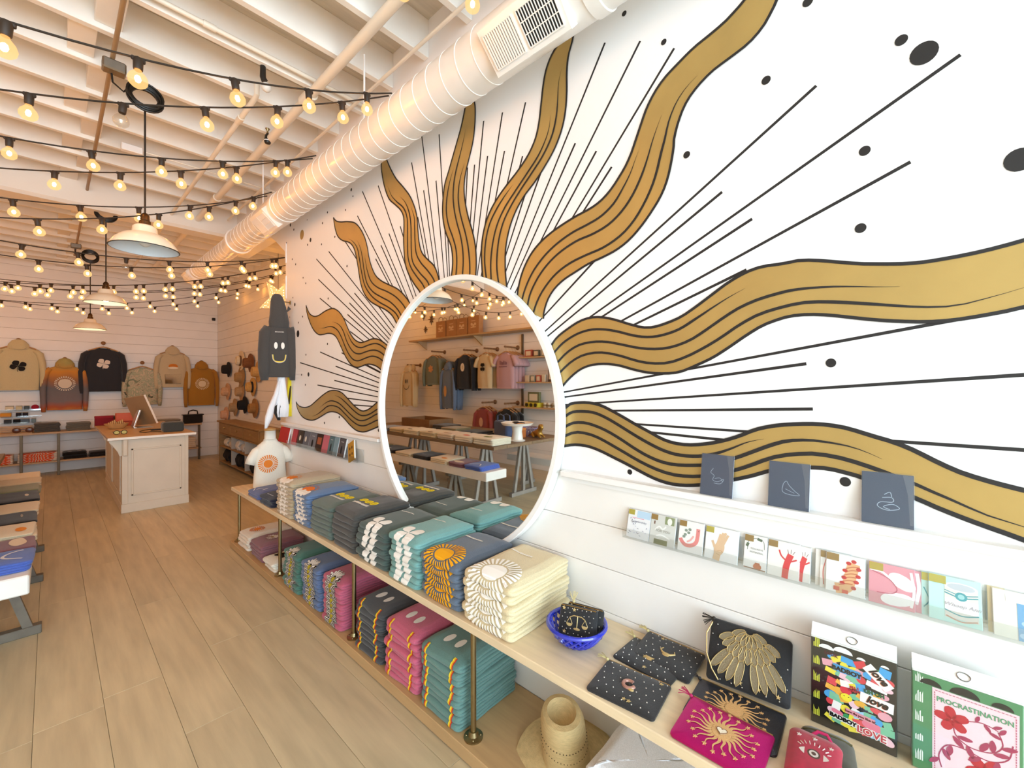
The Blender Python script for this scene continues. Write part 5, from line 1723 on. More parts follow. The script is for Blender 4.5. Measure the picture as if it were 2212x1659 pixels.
card('kraft envelope standing before the blue card at the rail end', -0.170, -0.20, 0.979, HC, 'e4cfa0', (), None, xb=1.575, xt=1.602)
bars = [rc('5f6f8f', 0.002 + 0.0032 * k, 0.088, 0.002 + 0.0032 * k + 0.0014 * (1 + (k * 7) % 3) / 2, 0.097) for k in range(14)]
card('cream card with a blue print and barcode at the rail end', -0.178, -0.285, 0.979, HC, 'eee9dc', [rc('6ea6cf', -0.014, 0.0, 0.053, 0.084), rc('f2f1ee', -0.032, 0.084, 0.053, 0.1), el('a9cbe4', 0.0, 0.04, 0.008, 0.006), el('a9cbe4', -0.004, 0.012, 0.008, 0.006), rc('4a4f60', 0.012, 0.05, 0.053, 0.084)] + bars)

# dark cards in clear sleeves on the ledge
art = {
    'swan': [ln('9fb0c4', [(-0.012, 0.095), (-0.02, 0.08), (-0.008, 0.07), (-0.012, 0.055), (0.004, 0.05), (0.024, 0.062), (0.014, 0.045), (-0.008, 0.044)], .0007), ln('9fb0c4', [(-0.006, 0.06), (0.012, 0.064), (0.02, 0.052)], .0006)],
    'bird': [ln('9fb0c4', [(-0.014, 0.075), (-0.006, 0.085), (0.002, 0.072), (0.018, 0.056), (0.03, 0.045), (0.0, 0.044), (-0.016, 0.052), (-0.014, 0.075)], .0007), ln('9fb0c4', [(-0.008, 0.06), (0.006, 0.054), (0.016, 0.05)], .0006)],
    'coil': [ln('a9b9ca', [(-0.01, 0.075), (0.01, 0.078), (0.012, 0.066), (-0.014, 0.062), (-0.02, 0.05), (0.0, 0.042), (0.026, 0.05), (0.012, 0.06), (-0.008, 0.05), (0.006, 0.045)], .0008), ln('a9b9ca', [(-0.006, 0.084), (0.006, 0.092), (0.01, 0.08)], .0008)]}
for lab, yl, yr, a in (('navy card with a pale swan line drawing, first on the ledge from the mirror', 0.522, 0.416, 'swan'), ('navy card with a pale bird line drawing, in the middle of the ledge', 0.309, 0.199, 'bird'), ('navy card with a pale snake coil line drawing, last on the ledge', 0.074, -0.036, 'coil')):
    p = card(lab, yl, yr, 1.199, 0.144, '3a475c', art[a], None, (), 1.575, 1.602, group='navy cards on the white ledge')
    w_ = abs(yl - yr)
    part(B().strip([(w_ / 2 - 0.022, 0.143, 0.0032), (w_ / 2 - 0.012, 0.09, 0.0036), (w_ / 2 - 0.008, 0.01, 0.0032)], [(w_ / 2 - 0.001, 0.143, 0.0032), (w_ / 2 - 0.001, 0.09, 0.0032), (w_ / 2 - 0.001, 0.01, 0.0032)]), 'sleeve_fold', clear('clear_plastic'), p)

# notebooks on the left rail
books = [(600, 620, 'c03a3a', 'small red notebook half hidden behind the child tee', 0), (627, 640, 'b84a52', 'red notebook, first in the row on the left rail', 0), (637, 652, '4a3f38', 'dark brown notebook with a white figure on its cover', 1), (649, 664, '6a6b74', 'grey notebook beside the dark brown figure notebook', 1),
         (664, 679, '74757e', 'second grey notebook left of the dark plum one', 2), (678, 693, '3d2c28', 'dark plum notebook with a rusty cover panel', 3), (692, 706, 'c06a78', 'dusty pink notebook between plum and teal notebooks', 0), (705, 717, '5d757c', 'teal notebook with a dark motif and pale page edges', 2),
         (717, 726, '7d97a2', 'pale teal notebook behind the dark motif one', 0), (727, 741, '5a5558', 'charcoal notebook with pale page edges near the rail end', 2)]
for x0, x1, c, lab, mot in books:
    a, e = onX(x0, 965, 1.566), onX(x1, 965, 1.566)
    wdt = a.y - e.y - 0.006
    des = {0: [], 1: [el('d8d2c6', 0, 0.08, wdt * 0.13, 0.025)], 2: [el('25252a', 0, 0.055, wdt * 0.13, 0.035), ln('c9c9cc', [(-wdt * .2, 0.12), (wdt * .2, 0.12)], .002)], 3: [rc('a25a3c', -wdt * .3, 0.06, wdt * .3, 0.12)]}[mot]
    p = card(lab, a.y, e.y + 0.006, 0.997, 0.15, c, des, None, (), 1.568, 1.598, cat='notebook', group='notebooks on the left rail', sleeve=False, thick=0.016, name='notebook')
    part(B().box((-wdt / 2 + 0.002, 0.002, -0.0135), (wdt / 2 + 0.0006, 0.148, -0.0025)), 'pages', ink('eef0ee'), p)
e = onX(757, 975, 1.55)
X = basis((1.556, e.y, 0.997), (0, -0.90, 0.42), (0.18, 0.42, 0.88))
p = matrix_thing('notebook', 'mustard notebook tipped over sideways at the end of the left rail', 'notebook', X, 'notebooks on the left rail')
part(B().rbox((-0.052, 0.0, -0.014), (0.052, 0.15, 0), 0.0008), 'card', ink('b98a35'), p)
part(B().box((-0.05, 0.002, -0.012), (0.0526, 0.148, -0.002)), 'pages', ink('eef0ee'), p)
b, cols = B(), []
for cc, (Lp, Rp) in [el('5d3f20', x, y, .010, .012) for x in (-.018, .02) for y in (0.05, 0.10)]:
    b.strip([(*s_, 0.0006) for s_ in Lp], [(*s_, 0.0006) for s_ in Rp])
part(b, 'print', ink('5d3f20'), p)

# ================================================================ STRAW HAT AND WHITE CLOTHES BELOW
straw = M('straw', 'cdb482', 0.8, var=0.12, vs=40, bump=0.5, bs=170, stretch=(1, 1, 6))


def hat(label, X, m, crown_r=0.09, crown_h=0.12, brim=0.10, wave=0.012, band=None, n=40, dent=0.03, flare=-0.02, group=None, name='hat', holes=False):
    t = matrix_thing(name, label, 'hat', X, group)
    br = [(crown_r + brim, flare), (crown_r + brim * 0.98, flare + 0.004), (crown_r + brim * 0.5, 0.004), (crown_r + 0.006, 0.012)]
    wobf = lambda r_, g: wave * math.sin(2 * g + 0.6) * max(0, (r_ - crown_r) / brim)
    part(B().lathe(br, n, wob=wobf).lathe([(crown_r + 0.004, 0.006), (crown_r + brim * 0.5, -0.002), (crown_r + brim, flare)], n, wob=wobf), 'brim', m, t, True)
    cr = [(crown_r + 0.006, 0.008), (crown_r, 0.02), (crown_r * 0.97, crown_h * 0.6), (crown_r * 0.93, crown_h * 0.85), (crown_r * 0.82, crown_h * 0.98), (crown_r * 0.62, crown_h)]
    inner_ = [(crown_r * 0.62, crown_h), (crown_r * 0.45, crown_h - dent * 0.6), (crown_r * 0.2, crown_h - dent), (0.0005, crown_h - dent)]
    part(B().lathe(cr + inner_[1:], n, sx=1.08, sy=0.92), 'crown', m, t, True)
    if band:
        part(B().lathe([(crown_r + 0.0075, 0.012), (crown_r + 0.006, 0.018), (crown_r + 0.0025, 0.042), (crown_r + 0.001, 0.042)], n, sx=1.08, sy=0.92), 'band', M('band_' + band, band, 0.7), t, True)
    if holes:
        b = B()
        for zz in (crown_h * 0.38, crown_h * 0.58):
            for k in range(46):
                g = 2 * PI * k / 46
                b.sphere((1.08 * crown_r * 0.978 * math.cos(g), 0.92 * crown_r * 0.978 * math.sin(g), zz), 0.0022, 5, 3)
        part(b, 'vent_holes', M('hole_shadow', '3a2c18', 0.9), t)['kind'] = 'stuff'
    return t


hat('tall natural straw sun hat on the lower bench shelf', Matrix.Translation((1.405, 0.985, BB + 0.022)) @ Matrix.Rotation(R(-9), 4, 'Y') @ Matrix.Rotation(R(62), 4, 'Z'), straw, 0.098, 0.205, 0.115, 0.012, None, 48, 0.034, -0.018, name='straw_hat', holes=True)
stack('white towel', 'towel', 'beside the straw hat below', 'e4e6ec', None, 0.46, 0.80, BB, 0.21, 3, x=1.225, d=0.34, group='folded white towels under the bench')
bs = thing('black_strap', 'black webbing strap lying over the white towels below the bench', 'strap', (1.30, 0.56, BB + 0.224))
part(B().rbox((-0.075, -0.016, 0.0), (0.0, 0.016, 0.004), 0.001).rbox((-0.079, -0.016, -0.06), (-0.075, 0.016, 0.002), 0.001), 'webbing', blk, bs)
part(B().tube([(0.0, -0.016, 0.006), (0.02, -0.016, 0.006), (0.02, 0.016, 0.006), (0.0, 0.016, 0.006)], 0.003, 6, closed=True), 'buckle', blk, bs, True)

# ================================================================ CHILD HOODIE AND TEES AT THE WALL END
HX, HY_, HZ = 1.49, 4.40, 2.185
eyes = [el('efece4', -0.028, -0.24, 0.015, 0.032), el('efece4', 0.030, -0.24, 0.015, 0.032)] + bartext('b8b4ae', -0.115, -0.035, 0.035, 0.012, 7)
for k, c in enumerate(('d8d4c8', 'e8b838', 'f0dc60')):
    eyes.append(ln(c, [(-0.058 + .003 * k, -0.325), (-0.05 + .003 * k, -0.375), (-0.02, -0.40 + .005 * k), (0.02, -0.40 + .005 * k), (0.05 - .003 * k, -0.375), (0.058 - .003 * k, -0.325)], .0028))
parts_ = hanging('hoodie', '4b4846', 0.112, 0.54, 'long', False, eyes, fold=0.05, seed=2)
parts_ = [x for x in parts_ if x[0] != 'collar']
b = loft(B(), [(-0.06, 0.085, 0.040, 0.0, -0.005), (-0.01, 0.088, 0.062, 0.0, 0), (0.06, 0.078, 0.064, -0.002, 0.01), (0.14, 0.068, 0.058, -0.008, 0.014), (0.20, 0.058, 0.050, -0.014, 0.014), (0.24, 0.046, 0.040, -0.016, 0.014), (0.262, 0.026, 0.022, -0.016, 0.014)], 20)
b.prism([(0.062, 0.09), (0.10, 0.125), (0.075, 0.15)], -0.03, 0.03, 1)
parts_.append(('hood', b.mesh('hood', fabric('4b4846'), True)))
hang(parts_, 'child_hoodie', 'small charcoal hoodie with a smiling face hanging at the end of the mural wall', 'hoodie', (HX, HY_, HZ), R(-18))
hk = thing('wall_hook', 'brass wall hook behind the small charcoal hoodie', 'hook', (WX, 4.44, HZ + 0.20))
part(B().lathe([(0.02, 0), (0.02, 0.006), (0.001, 0.007)], 16, X=Matrix.Rotation(-PI / 2, 4, 'Y')).tube([(0, 0, 0), (-0.06, -0.01, 0), (-0.09, -0.015, 0.02)], 0.006, 8), 'hook', brass, hk, True)


def drape(b, path, widths, yaw, thick=0.022, folds=3):
    """hanging length of cloth: flattened, pleated tube along path"""
    n = 20
    vs, fs = [], []
    cy, sy = math.cos(yaw), math.sin(yaw)
    for i, (p, wd) in enumerate(zip(path, widths)):
        for k in range(n):
            a = 2 * PI * k / n
            x = wd * math.cos(a)
            y = thick * math.sin(a) + 0.008 * math.sin(folds * x / max(wd, 1e-3) * 2 + i * 0.7)
            vs.append((p[0] + x * cy - y * sy, p[1] + x * sy + y * cy, p[2]))
    m_ = len(path)
    for i in range(m_ - 1):
        for k in range(n):
            fs.append((i * n + k, i * n + (k + 1) % n, (i + 1) * n + (k + 1) % n, (i + 1) * n + k))
    fs.append(tuple(range(n))[::-1])
    fs.append(tuple((m_ - 1) * n + k for k in range(n)))
    return b.add(vs, fs)


for lab, c, off, prt in (('small white tee with black print hanging bunched below the charcoal hoodie', 'efeef2', 0.0, '2c2622'), ('small yellow tee with dark print hanging behind the white one', 'e8cf2e', 0.085, '4a3a1c')):
    t = thing('hanging_tee', lab, 'tee', (HX + 0.02 + off, HY_ + off * 0.4, 1.66), (0, 0, R(-18)), 'small tees hanging at the wall end')
    wide = 1.0 if off == 0 else 0.55
    part(drape(B(), [(0, 0, 0.05), (0, 0, -0.05), (0.0, 0, -0.18), (0.005, 0, -0.30), (0.01, 0, -0.40)], [0.03 * wide, 0.036 * wide, 0.05 * wide, 0.062 * wide, 0.05 * wide], 0), 'body', fabric(c, 0.03), t, 2)
    if off == 0:
        part(drape(B(), [(-0.02, -0.02, -0.05), (-0.045, -0.025, -0.18), (-0.085, -0.03, -0.30), (-0.105, -0.03, -0.40), (-0.13, -0.03, -0.50)], [0.012, 0.022, 0.028, 0.034, 0.012], 0), 'sleeve', fabric(c, 0.03), t, 2)
        part(drape(B(), [(-0.02, 0.004, -0.22), (-0.03, 0.002, -0.30), (-0.035, 0.0, -0.36), (-0.02, 0.0, -0.43)], [0.012, 0.032, 0.03, 0.014], 0, 0.02), 'dark_panel', fabric(prt), t, 2, label='black printed panel')
    else:
        part(drape(B(), [(0.01, -0.016, -0.10), (0.0, -0.016, -0.2), (-0.005, -0.016, -0.28)], [0.006, 0.012, 0.007], 0, 0.014), 'dark_panel', fabric(prt), t, 2, label='dark printed panel')


# ================================================================ COUNTER (ISLAND)
cpaint = M('counter_paint', 'd9cdb9', 0.55, var=0.03, vs=6)
cn = thing('shop_counter', 'cream painted shop counter with panelled sides and corbels under its top', 'counter', (0.913, 8.02, 0))
cx0, cx1, cy0, cy1 = -0.326, 0.326, -1.07, 1.10
part(B().rbox((cx0, cy0, 0.0), (cx1, cy1, 0.90), 0.004), 'body', cpaint, cn)
part(B().rbox((cx0 - 0.125, cy0 - 0.06, 0.90), (cx1 + 0.07, cy1 + 0.10, 0.932), 0.004), 'countertop', M('counter_wood', 'c9a679', 0.4, var=.1, vs=4, stretch=(1, 6, 1)), cn)
part(B().rbox((cx0 - 0.129, cy0 - 0.064, 0.902), (cx1 + 0.074, cy0 - 0.059, 0.930), 0.001), 'edge_band', M('edge_white', 'f3ede2', 0.4), cn)
b = B()
part(B().rbox((cx0 - 0.006, cy0 - 0.012, 0.0), (cx1 + 0.006, cy1 + 0.01, 0.11), 0.004), 'plinth', cpaint, cn)


def frame_panel(x0, x1, z0, z1, y, face):
    """raised moulding rectangle on a face"""
    b = B()
    t, d = 0.022, 0.010
    for a0, a1, c0, c1 in ((x0, x1, z0, z0 + t), (x0, x1, z1 - t, z1), (x0, x0 + t, z0, z1), (x1 - t, x1, z0, z1)):
        if face == 'y':
            b.rbox((a0, y - d, c0), (a1, y, c1), 0.004)
        else:
            b.rbox((y - d, a0, c0), (y, a1, c1), 0.004)
    return part(b, 'moulding', cpaint, cn)


frame_panel(cx0 + 0.085, cx1 - 0.075, 0.20, 0.78, cy0, 'y')
frame_panel(cy0 + 0.1, 0.0, 0.20, 0.78, cx0, 'x')
frame_panel(0.1, cy1 - 0.1, 0.20, 0.78, cx0, 'x')
part(B().rbox((cx0, cy0 - 0.014, 0.11), (cx0 + 0.055, cy0, 0.90), 0.003), 'pilaster', cpaint, cn)
part(B().rbox((cx1 - 0.04, cy0 - 0.008, 0.11), (cx1, cy0, 0.90), 0.003), 'pilaster', cpaint, cn)
corb = [(0, 0), (0, -0.20), (-0.02, -0.20), (-0.035, -0.15), (-0.085, -0.06), (-0.11, -0.03), (-0.11, 0)]
for yy in (cy0 + 0.01, cy0 + 0.95, cy1 - 0.12):
    part(B().prism([(cx0 + x, 0.90 + z) for x, z in corb], yy, yy + 0.06, 1), 'corbel', cpaint, cn)
part(B().rbox((cx0 + 0.004, cy0 - 0.05, 0.70), (cx0 + 0.05, cy0 - 0.012, 0.90), 0.008), 'corbel', cpaint, cn)

al = metal('aluminium', 'cfcac2', 0.35)
tb = thing('display_screen', 'silver desktop screen tilted on a bent metal foot on the shop counter', 'monitor', (0.98, 7.95, 0.932))
a, c_ = onY(312, 853, 7.95), onY(340, 914, 7.95)
Xp = basis((0, 0, 0), (c_.x - a.x, 0, c_.z - a.z), (-0.30, 0.95, -0.10))
hgt = math.hypot(c_.x - a.x, c_.z - a.z)
o_ = Vector((a.x - 0.98, 0, a.z - 0.932))
Xp.translation = o_
part(B().rbox((0, 0, -0.01), (hgt, 0.56, 0.01), 0.004, X=Xp), 'screen', M('screen_back', 'b39a78', 0.4, 0.3), tb)
part(B().rbox((0, -0.004, -0.012), (hgt, 0.001, 0.012), 0.001, X=Xp), 'edge', M('bright_edge', 'f2eee6', 0.25, 0.2), tb)
f0, f1 = onY(307, 887, 7.95) - Vector((0.98, 7.95, 0.932)), onY(292, 930, 7.95) - Vector((0.98, 7.95, 0.932))
foot = [(f0.x, 0.0, f0.z), (f1.x + 0.01, 0.0, 0.02), (f1.x + 0.02, 0, 0.006), (f1.x + 0.05, 0, 0.003)]
b = B()
b.strip([(x, 0.15, z) for x, _, z in foot], [(x, 0.42, z) for x, _, z in foot])
b.strip([(x - 0.014, 0.15, z) for x, _, z in foot], [(x - 0.014, 0.42, z) for x, _, z in foot])
b.strip([(x, 0.15, z) for x, _, z in foot], [(x - 0.014, 0.15, z) for x, _, z in foot])
b.rbox((f1.x, 0.15, 0.0), (f1.x + 0.22, 0.42, 0.006), 0.002)
part(b, 'foot', al, tb)
part(B().tube([(f0.x, 0.15, f0.z), (f1.x + 0.006, 0.15, 0.02), (f1.x + 0.03, 0.15, 0.006)], 0.007, 6), 'edge', M('bright_edge', 'f2eee6', 0.25, 0.2), tb)


def onctr(px, py, z=0.932):
    return onZ(px, py, z)


p = onctr(371, 932)
t = thing('speaker', 'dark grey fabric box speaker on the counter front edge', 'speaker', (1.115, 7.20, 0.932))
part(B().rbox((-0.115, -0.06, 0), (0.115, 0.10, 0.13), 0.02), 'body', fabric('4d4f4b'), t)
part(B().rbox((-0.10, -0.063, 0.012), (0.10, -0.058, 0.118), 0.01), 'grille', M('grille_cloth', '3d403d', 0.9, bump=.4, bs=400), t)
p = onctr(252, 926)
t = thing('napkin_basket', 'shallow wooden basket of small tan goods on the counter', 'basket', tuple(p))
wd2 = M('pale_basket', 'c69a62', 0.6, var=.12, vs=20)
part(B().lathe([(0.06, 0), (0.085, 0.005), (0.135, 0.075), (0.128, 0.077), (0.08, 0.014), (0.001, 0.012)], 24, sy=0.8), 'basket', wd2, t, True)
b = B()
for k in range(9):
    b.rbox((-0.09 + 0.02 * k, -0.03 + 0.008 * (k % 3), 0.03), (-0.075 + 0.02 * k, 0.04, 0.09 + 0.012 * (k % 4)), 0.003)
part(b, 'contents', M('tan_goods', 'd1a468', 0.7, var=.2, vs=20), t)['kind'] = 'stuff'
for px, py, y_, s_, c, lab, nm, rad in ((254, 902, 8.6, (0.06, 0.05, 0.045), '231815', 'black round ball sitting above the wooden basket on the counter', 'ball', 1),
                                       ):
    p = onctr(px, py + 18)
    t = thing(nm, lab, 'ball', (p.x + 0.02, p.y + 0.12, 0.932))
    part(B().lathe([(0.03, 0), (0.03, 0.09), (0.001, 0.09)], 14), 'post', wd2, t, True)
    part(B().sphere((0, 0, 0.125), s_, 16, 10), 'ball', M('dark_ball', c, 0.5), t, 2)
t = thing('coral_box', 'coral red boxed goods stacked behind the counter screen', 'box', (0.80, 8.75, 0.932))
part(B().rbox((-0.13, -0.08, 0.07), (0.13, 0.08, 0.19), 0.006), 'upper_box', ink('cc6a52'), t)
part(B().rbox((-0.11, -0.07, 0.0), (0.11, 0.07, 0.068), 0.006), 'lower_box', ink('a8503e'), t)
p = onctr(214, 916)
t = thing('maroon_box', 'maroon box at the far left corner of the counter', 'box', (0.56, 9.05, 0.932))
part(B().rbox((-0.10, -0.06, 0), (0.12, 0.06, 0.14), 0.004), 'body', ink('7d1a24'), t)
part(B().rbox((-0.102, -0.062, 0.11), (0.122, 0.062, 0.142), 0.003), 'lid', ink('8c222c'), t)
p = onctr(241, 936)
t = thing('sunglasses', 'pair of dark sunglasses with pale lenses on the counter by the foot', 'sunglasses', (0.60, 7.25, 0.932))
b = B()
for sg in (-1, 1):
    b.tube([(0.035 * sg + 0.028 * math.cos(a), 0, 0.03 + 0.024 * math.sin(a)) for a in [2 * PI * k / 16 for k in range(16)]], 0.004, 6, closed=True)
    b.tube([(0.064 * sg, 0, 0.036), (0.066 * sg, 0.13, 0.030)], 0.003, 6)
b.tube([(-0.01, 0, 0.036), (0.01, 0, 0.036)], 0.004, 6)
part(b, 'frame', blk, t, True)
b = B()
for sg in (-1, 1):
    b.add([(0.035 * sg + 0.026 * math.cos(2 * PI * k / 14), 0, 0.03 + 0.022 * math.sin(2 * PI * k / 14)) for k in range(14)], [tuple(range(14))])
part(b, 'lens', ink('c9c27a'), t)
t = thing('cable', 'black cable curling over the shop counter beside the screen foot', 'cable', (0.9, 7.3, 0.932))
part(B().tube(smoothline([(0.10, -0.05, 0.005), (0.02, 0.05, 0.005), (-0.05, 0.0, 0.005), (-0.10, 0.10, 0.005), (-0.05, 0.3, 0.005), (0.05, 0.42, 0.005)], 30), 0.005, 6), 'cable', blk, t, True)
t = thing('black_case', 'slim black case lying flat on the counter in front of the screen', 'case', (1.02, 7.55, 0.932))
part(B().rbox((-0.09, -0.04, 0), (0.09, 0.04, 0.02), 0.006), 'body', blk, t)
part(B().rbox((-0.091, -0.041, 0.009), (0.091, 0.041, 0.0112), 0.001), 'seam', M('seam_grey', '4a4744', 0.5), t)

# ================================================================ BACK WALL SHELF UNIT
sw = M('shelf_wood', 'b99a73', 0.5, var=.1, vs=4, stretch=(1, 8, 8))
su = thing('back_shelf', 'long two tier wooden shelf unit against the back wall', 'shelf', (0, 10.85, 0))
part(B().rbox((XL + 0.05, -0.22, 0.715), (2.12, 0.235, 0.745), 0.003), 'top_shelf', sw, su)
part(B().rbox((XL + 0.05, -0.20, 0.225), (2.12, 0.235, 0.25), 0.003), 'lower_shelf', sw, su)
lg = B().rbox((-0.018, -0.018, 0), (0.018, 0.018, 0.715), 0.003).mesh('post', metal('iron_post', '6b5d4c', 0.5))
for x in (XL + 0.1, -2.1, -1.4, -0.93, -0.32, 0.10, 0.72, 1.4, 2.08):
    put(lg, 'post', su, (x, -0.19, 0))


def fstack(lab, cat, c, x, z, w, d, h, n, y=10.70, design=None, grp=None, yaw=-90, first=ORD):
    """folded pile whose front fold faces the room (-y)"""
    th = h / n
    for i in range(n):
        s = Shirt(w, d, th * 1.05, rnd.random() * 40, 0.005, 0.008)
        o = put(s.mesh('folded_top', fabric(c)), cat.replace(' ', '_'), None, (x + rnd.uniform(-.008, .008), y + rnd.uniform(-.006, .006), z + th * i), (0, 0, R(90) if yaw == -90 else R(yaw)))
        tag(o, lab + (', %s in the pile' % first[n - 1 - i] if n > 1 else ''), cat, grp or lab)
        if design:
            put(print_mesh(s, design), 'print', o)


fstack('dark grey folded jeans on the back shelf', 'jeans', '55524d', 0.02 - 0.05, 0.745, 0.30, 0.3, 0.145, 6)
fstack('mid grey folded jeans on the back shelf', 'jeans', '6e6a60', 0.345, 0.745, 0.30, 0.3, 0.13, 6)
burst = [('d9542a', ell(0.0, 0.06, 0.09, 0.05))] + [('d9542a', seg(math.cos(R(a)) * .1, 0.05 + math.sin(R(a)) * .06, math.cos(R(a)) * .2, 0.05 + math.sin(R(a)) * .14, .008, .016)) for a in range(-170, 350, 14)]
fstack('white tee with orange sunburst on the low back shelf', 'tee', 'ddd0bf', -0.135, 0.25, 0.46, 0.3, 0.14, 5, design=burst)
fstack('white tee with orange sunburst left of the iron post', 'tee', 'ddd0bf', -0.62, 0.25, 0.42, 0.3, 0.14, 5, design=burst)
fstack('black folded top with two white ovals on the low back shelf', 'top', '1b1918', 0.30, 0.25, 0.30, 0.3, 0.11, 2, design=[('e8e4de', ell(-.06, 0.05, .03, .02)), ('e8e4de', ell(.06, 0.05, .03, .02))])
fstack('black folded top with grey stripe beside the counter', 'top', '232122', 0.60, 0.25, 0.26, 0.3, 0.08, 2, design=[('6b665f', ([(-.12, .02), (.12, .03)], [(-.12, .03), (.12, .04)]))])
fstack('grey folded top on the back shelf right of the screen', 'top', '8a8276', 1.62, 0.745, 0.34, 0.3, 0.10, 4)
fstack('white folded tee with coral print on the low shelf right of the counter', 'tee', 'd9cbb8', 1.87, 0.25, 0.36, 0.3, 0.20, 5, design=[('cf5a35', ([(-.04, -.03), (-.04, .1)], [(.05, -.03), (.05, .1)]))])
p_ = thing('black_bag', 'black structured handbag on the back shelf below the mustard hoodie', 'bag', (2.00, 10.78, 0.745))
part(B().rbox((-0.16, -0.05, 0), (0.16, 0.09, 0.18), 0.02).rbox((-0.18, -0.06, 0.165), (0.18, 0.095, 0.185), 0.008), 'body', fabric('26221f'), p_)
part(B().tube([(-0.08, 0, 0.18), (-0.07, 0, 0.25), (0.0, 0, 0.27), (0.07, 0, 0.25), (0.08, 0, 0.18)], 0.012, 8), 'handle', fabric('26221f'), p_, True)
p_ = thing('sunglasses', 'large brown sunglasses resting on a wooden tray on the back shelf', 'sunglasses', (-0.30, 10.66, 0.758))
b = B()
for sg in (-1, 1):
    b.sphere((0.07 * sg, 0, 0.045), (0.05, 0.012, 0.045), 16, 10)
b.tube([(-0.03, 0, 0.05), (0, 0, 0.06), (0.03, 0, 0.05)], 0.008, 6)
part(b, 'lenses', M('brown_lens', '5b3526', 0.25), p_, True)
part(B().tube([(0.115, 0, 0.05), (0.12, 0.14, 0.045)], 0.005, 6).tube([(-0.115, 0, 0.05), (-0.12, 0.14, 0.045)], 0.005, 6), 'arms', M('brown_lens', '5b3526', 0.25), p_, True)
p_ = thing('wooden_tray', 'slatted pale wooden tray on the back shelf beside the grey jeans', 'tray', (-0.38, 10.78, 0.745))
part(B().rbox((-0.32, -0.13, 0.0), (0.18, 0.13, 0.012), 0.003), 'base', sw, p_)
for k in range(3):
    part(B().rbox((-0.32, 0.12, 0.02 + 0.035 * k), (0.18, 0.13, 0.045 + 0.035 * k), 0.003), 'slat', sw, p_)
# small tins and pouches on slim wall shelves at the left
for k, (z, items) in enumerate(((1.115, (('e6dcc0', -.46, .10), ('d8cda8', -.355, .08), ('51626b', -.27, .07), ('a01f33', -.175, .09))), (1.005, (('df9a3a', -.50, .13), ('26242c', -.36, .07), ('2b2a33', -.285, .07))), (0.895, (('3b4047', -.48, .09), ('15161c', -.38, .09), ('5e7486', -.285, .10), ('77909c', -.19, .06))))):
    t = thing('slim_shelf', '%s of three slim clear wall shelves above the back counter' % ('uppermost', 'middle', 'lowest')[k], 'shelf', (-0.35, YB, z))
    part(B().box((-0.3, -0.10, -0.006), (0.25, 0.0, 0.0)), 'shelf_plate', acr, t)
    part(B().box((-0.3, -0.10, 0.0), (0.25, -0.097, 0.02)), 'lip', acr, t)
    for j, (c, x, w_) in enumerate(items):
        o = thing('tin', '%s tin on the %s slim wall shelf, %s from the left' % ({'e6dcc0': 'cream', 'd8cda8': 'pale straw', '51626b': 'slate', 'a01f33': 'round crimson', 'df9a3a': 'orange', '26242c': 'ink black', '2b2a33': 'black', '3b4047': 'dark grey', '15161c': 'black', '5e7486': 'steel blue', '77909c': 'pale blue'}[c], ('uppermost', 'middle', 'lowest')[k], nth[j]), 'tin', (x, YB - 0.05, z), group='small tins on slim wall shelves')
        if c == 'a01f33':
            part(B().lathe([(0.001, -0.04), (0.042, -0.04), (0.045, -0.035), (0.045, 0.035), (0.001, 0.04)], 20, X=Matrix.Translation((0, 0, 0.046)) @ Matrix.Rotation(PI / 2, 4, 'X')), 'body', ink(c), o, True)
        else:
            part(B().rbox((-w_ / 2 + 0.004, -0.04, 0), (w_ / 2 - 0.004, 0.04, 0.07), 0.008), 'body', ink(c), o)
            part(B().rbox((-w_ / 2 + 0.003, -0.041, 0.07), (w_ / 2 - 0.003, 0.041, 0.08), 0.003), 'lid', ink('b8b2a4'), o)

# ================================================================ SWEATERS ON THE BACK WALL
def shift(design, dy, sc_=1.0):
    return [(c, ([(x * sc_, y * sc_ + dy) for x, y in l], [(x * sc_, y * sc_ + dy) for x, y in r_])) for c, (l, r_) in design]


def wpeg(x, z, lab):
    t = thing('wall_peg', lab, 'peg', (x, YB, z), group='wooden wall pegs')
    part(B().lathe([(0.016, 0), (0.012, 0.03), (0.014, 0.055), (0.032, 0.07), (0.034, 0.085), (0.02, 0.098), (0.001, 0.1)], 16, X=Matrix.Rotation(PI / 2, 4, 'X')), 'knob', M('peg_wood', '8a6038', 0.4), t, True)


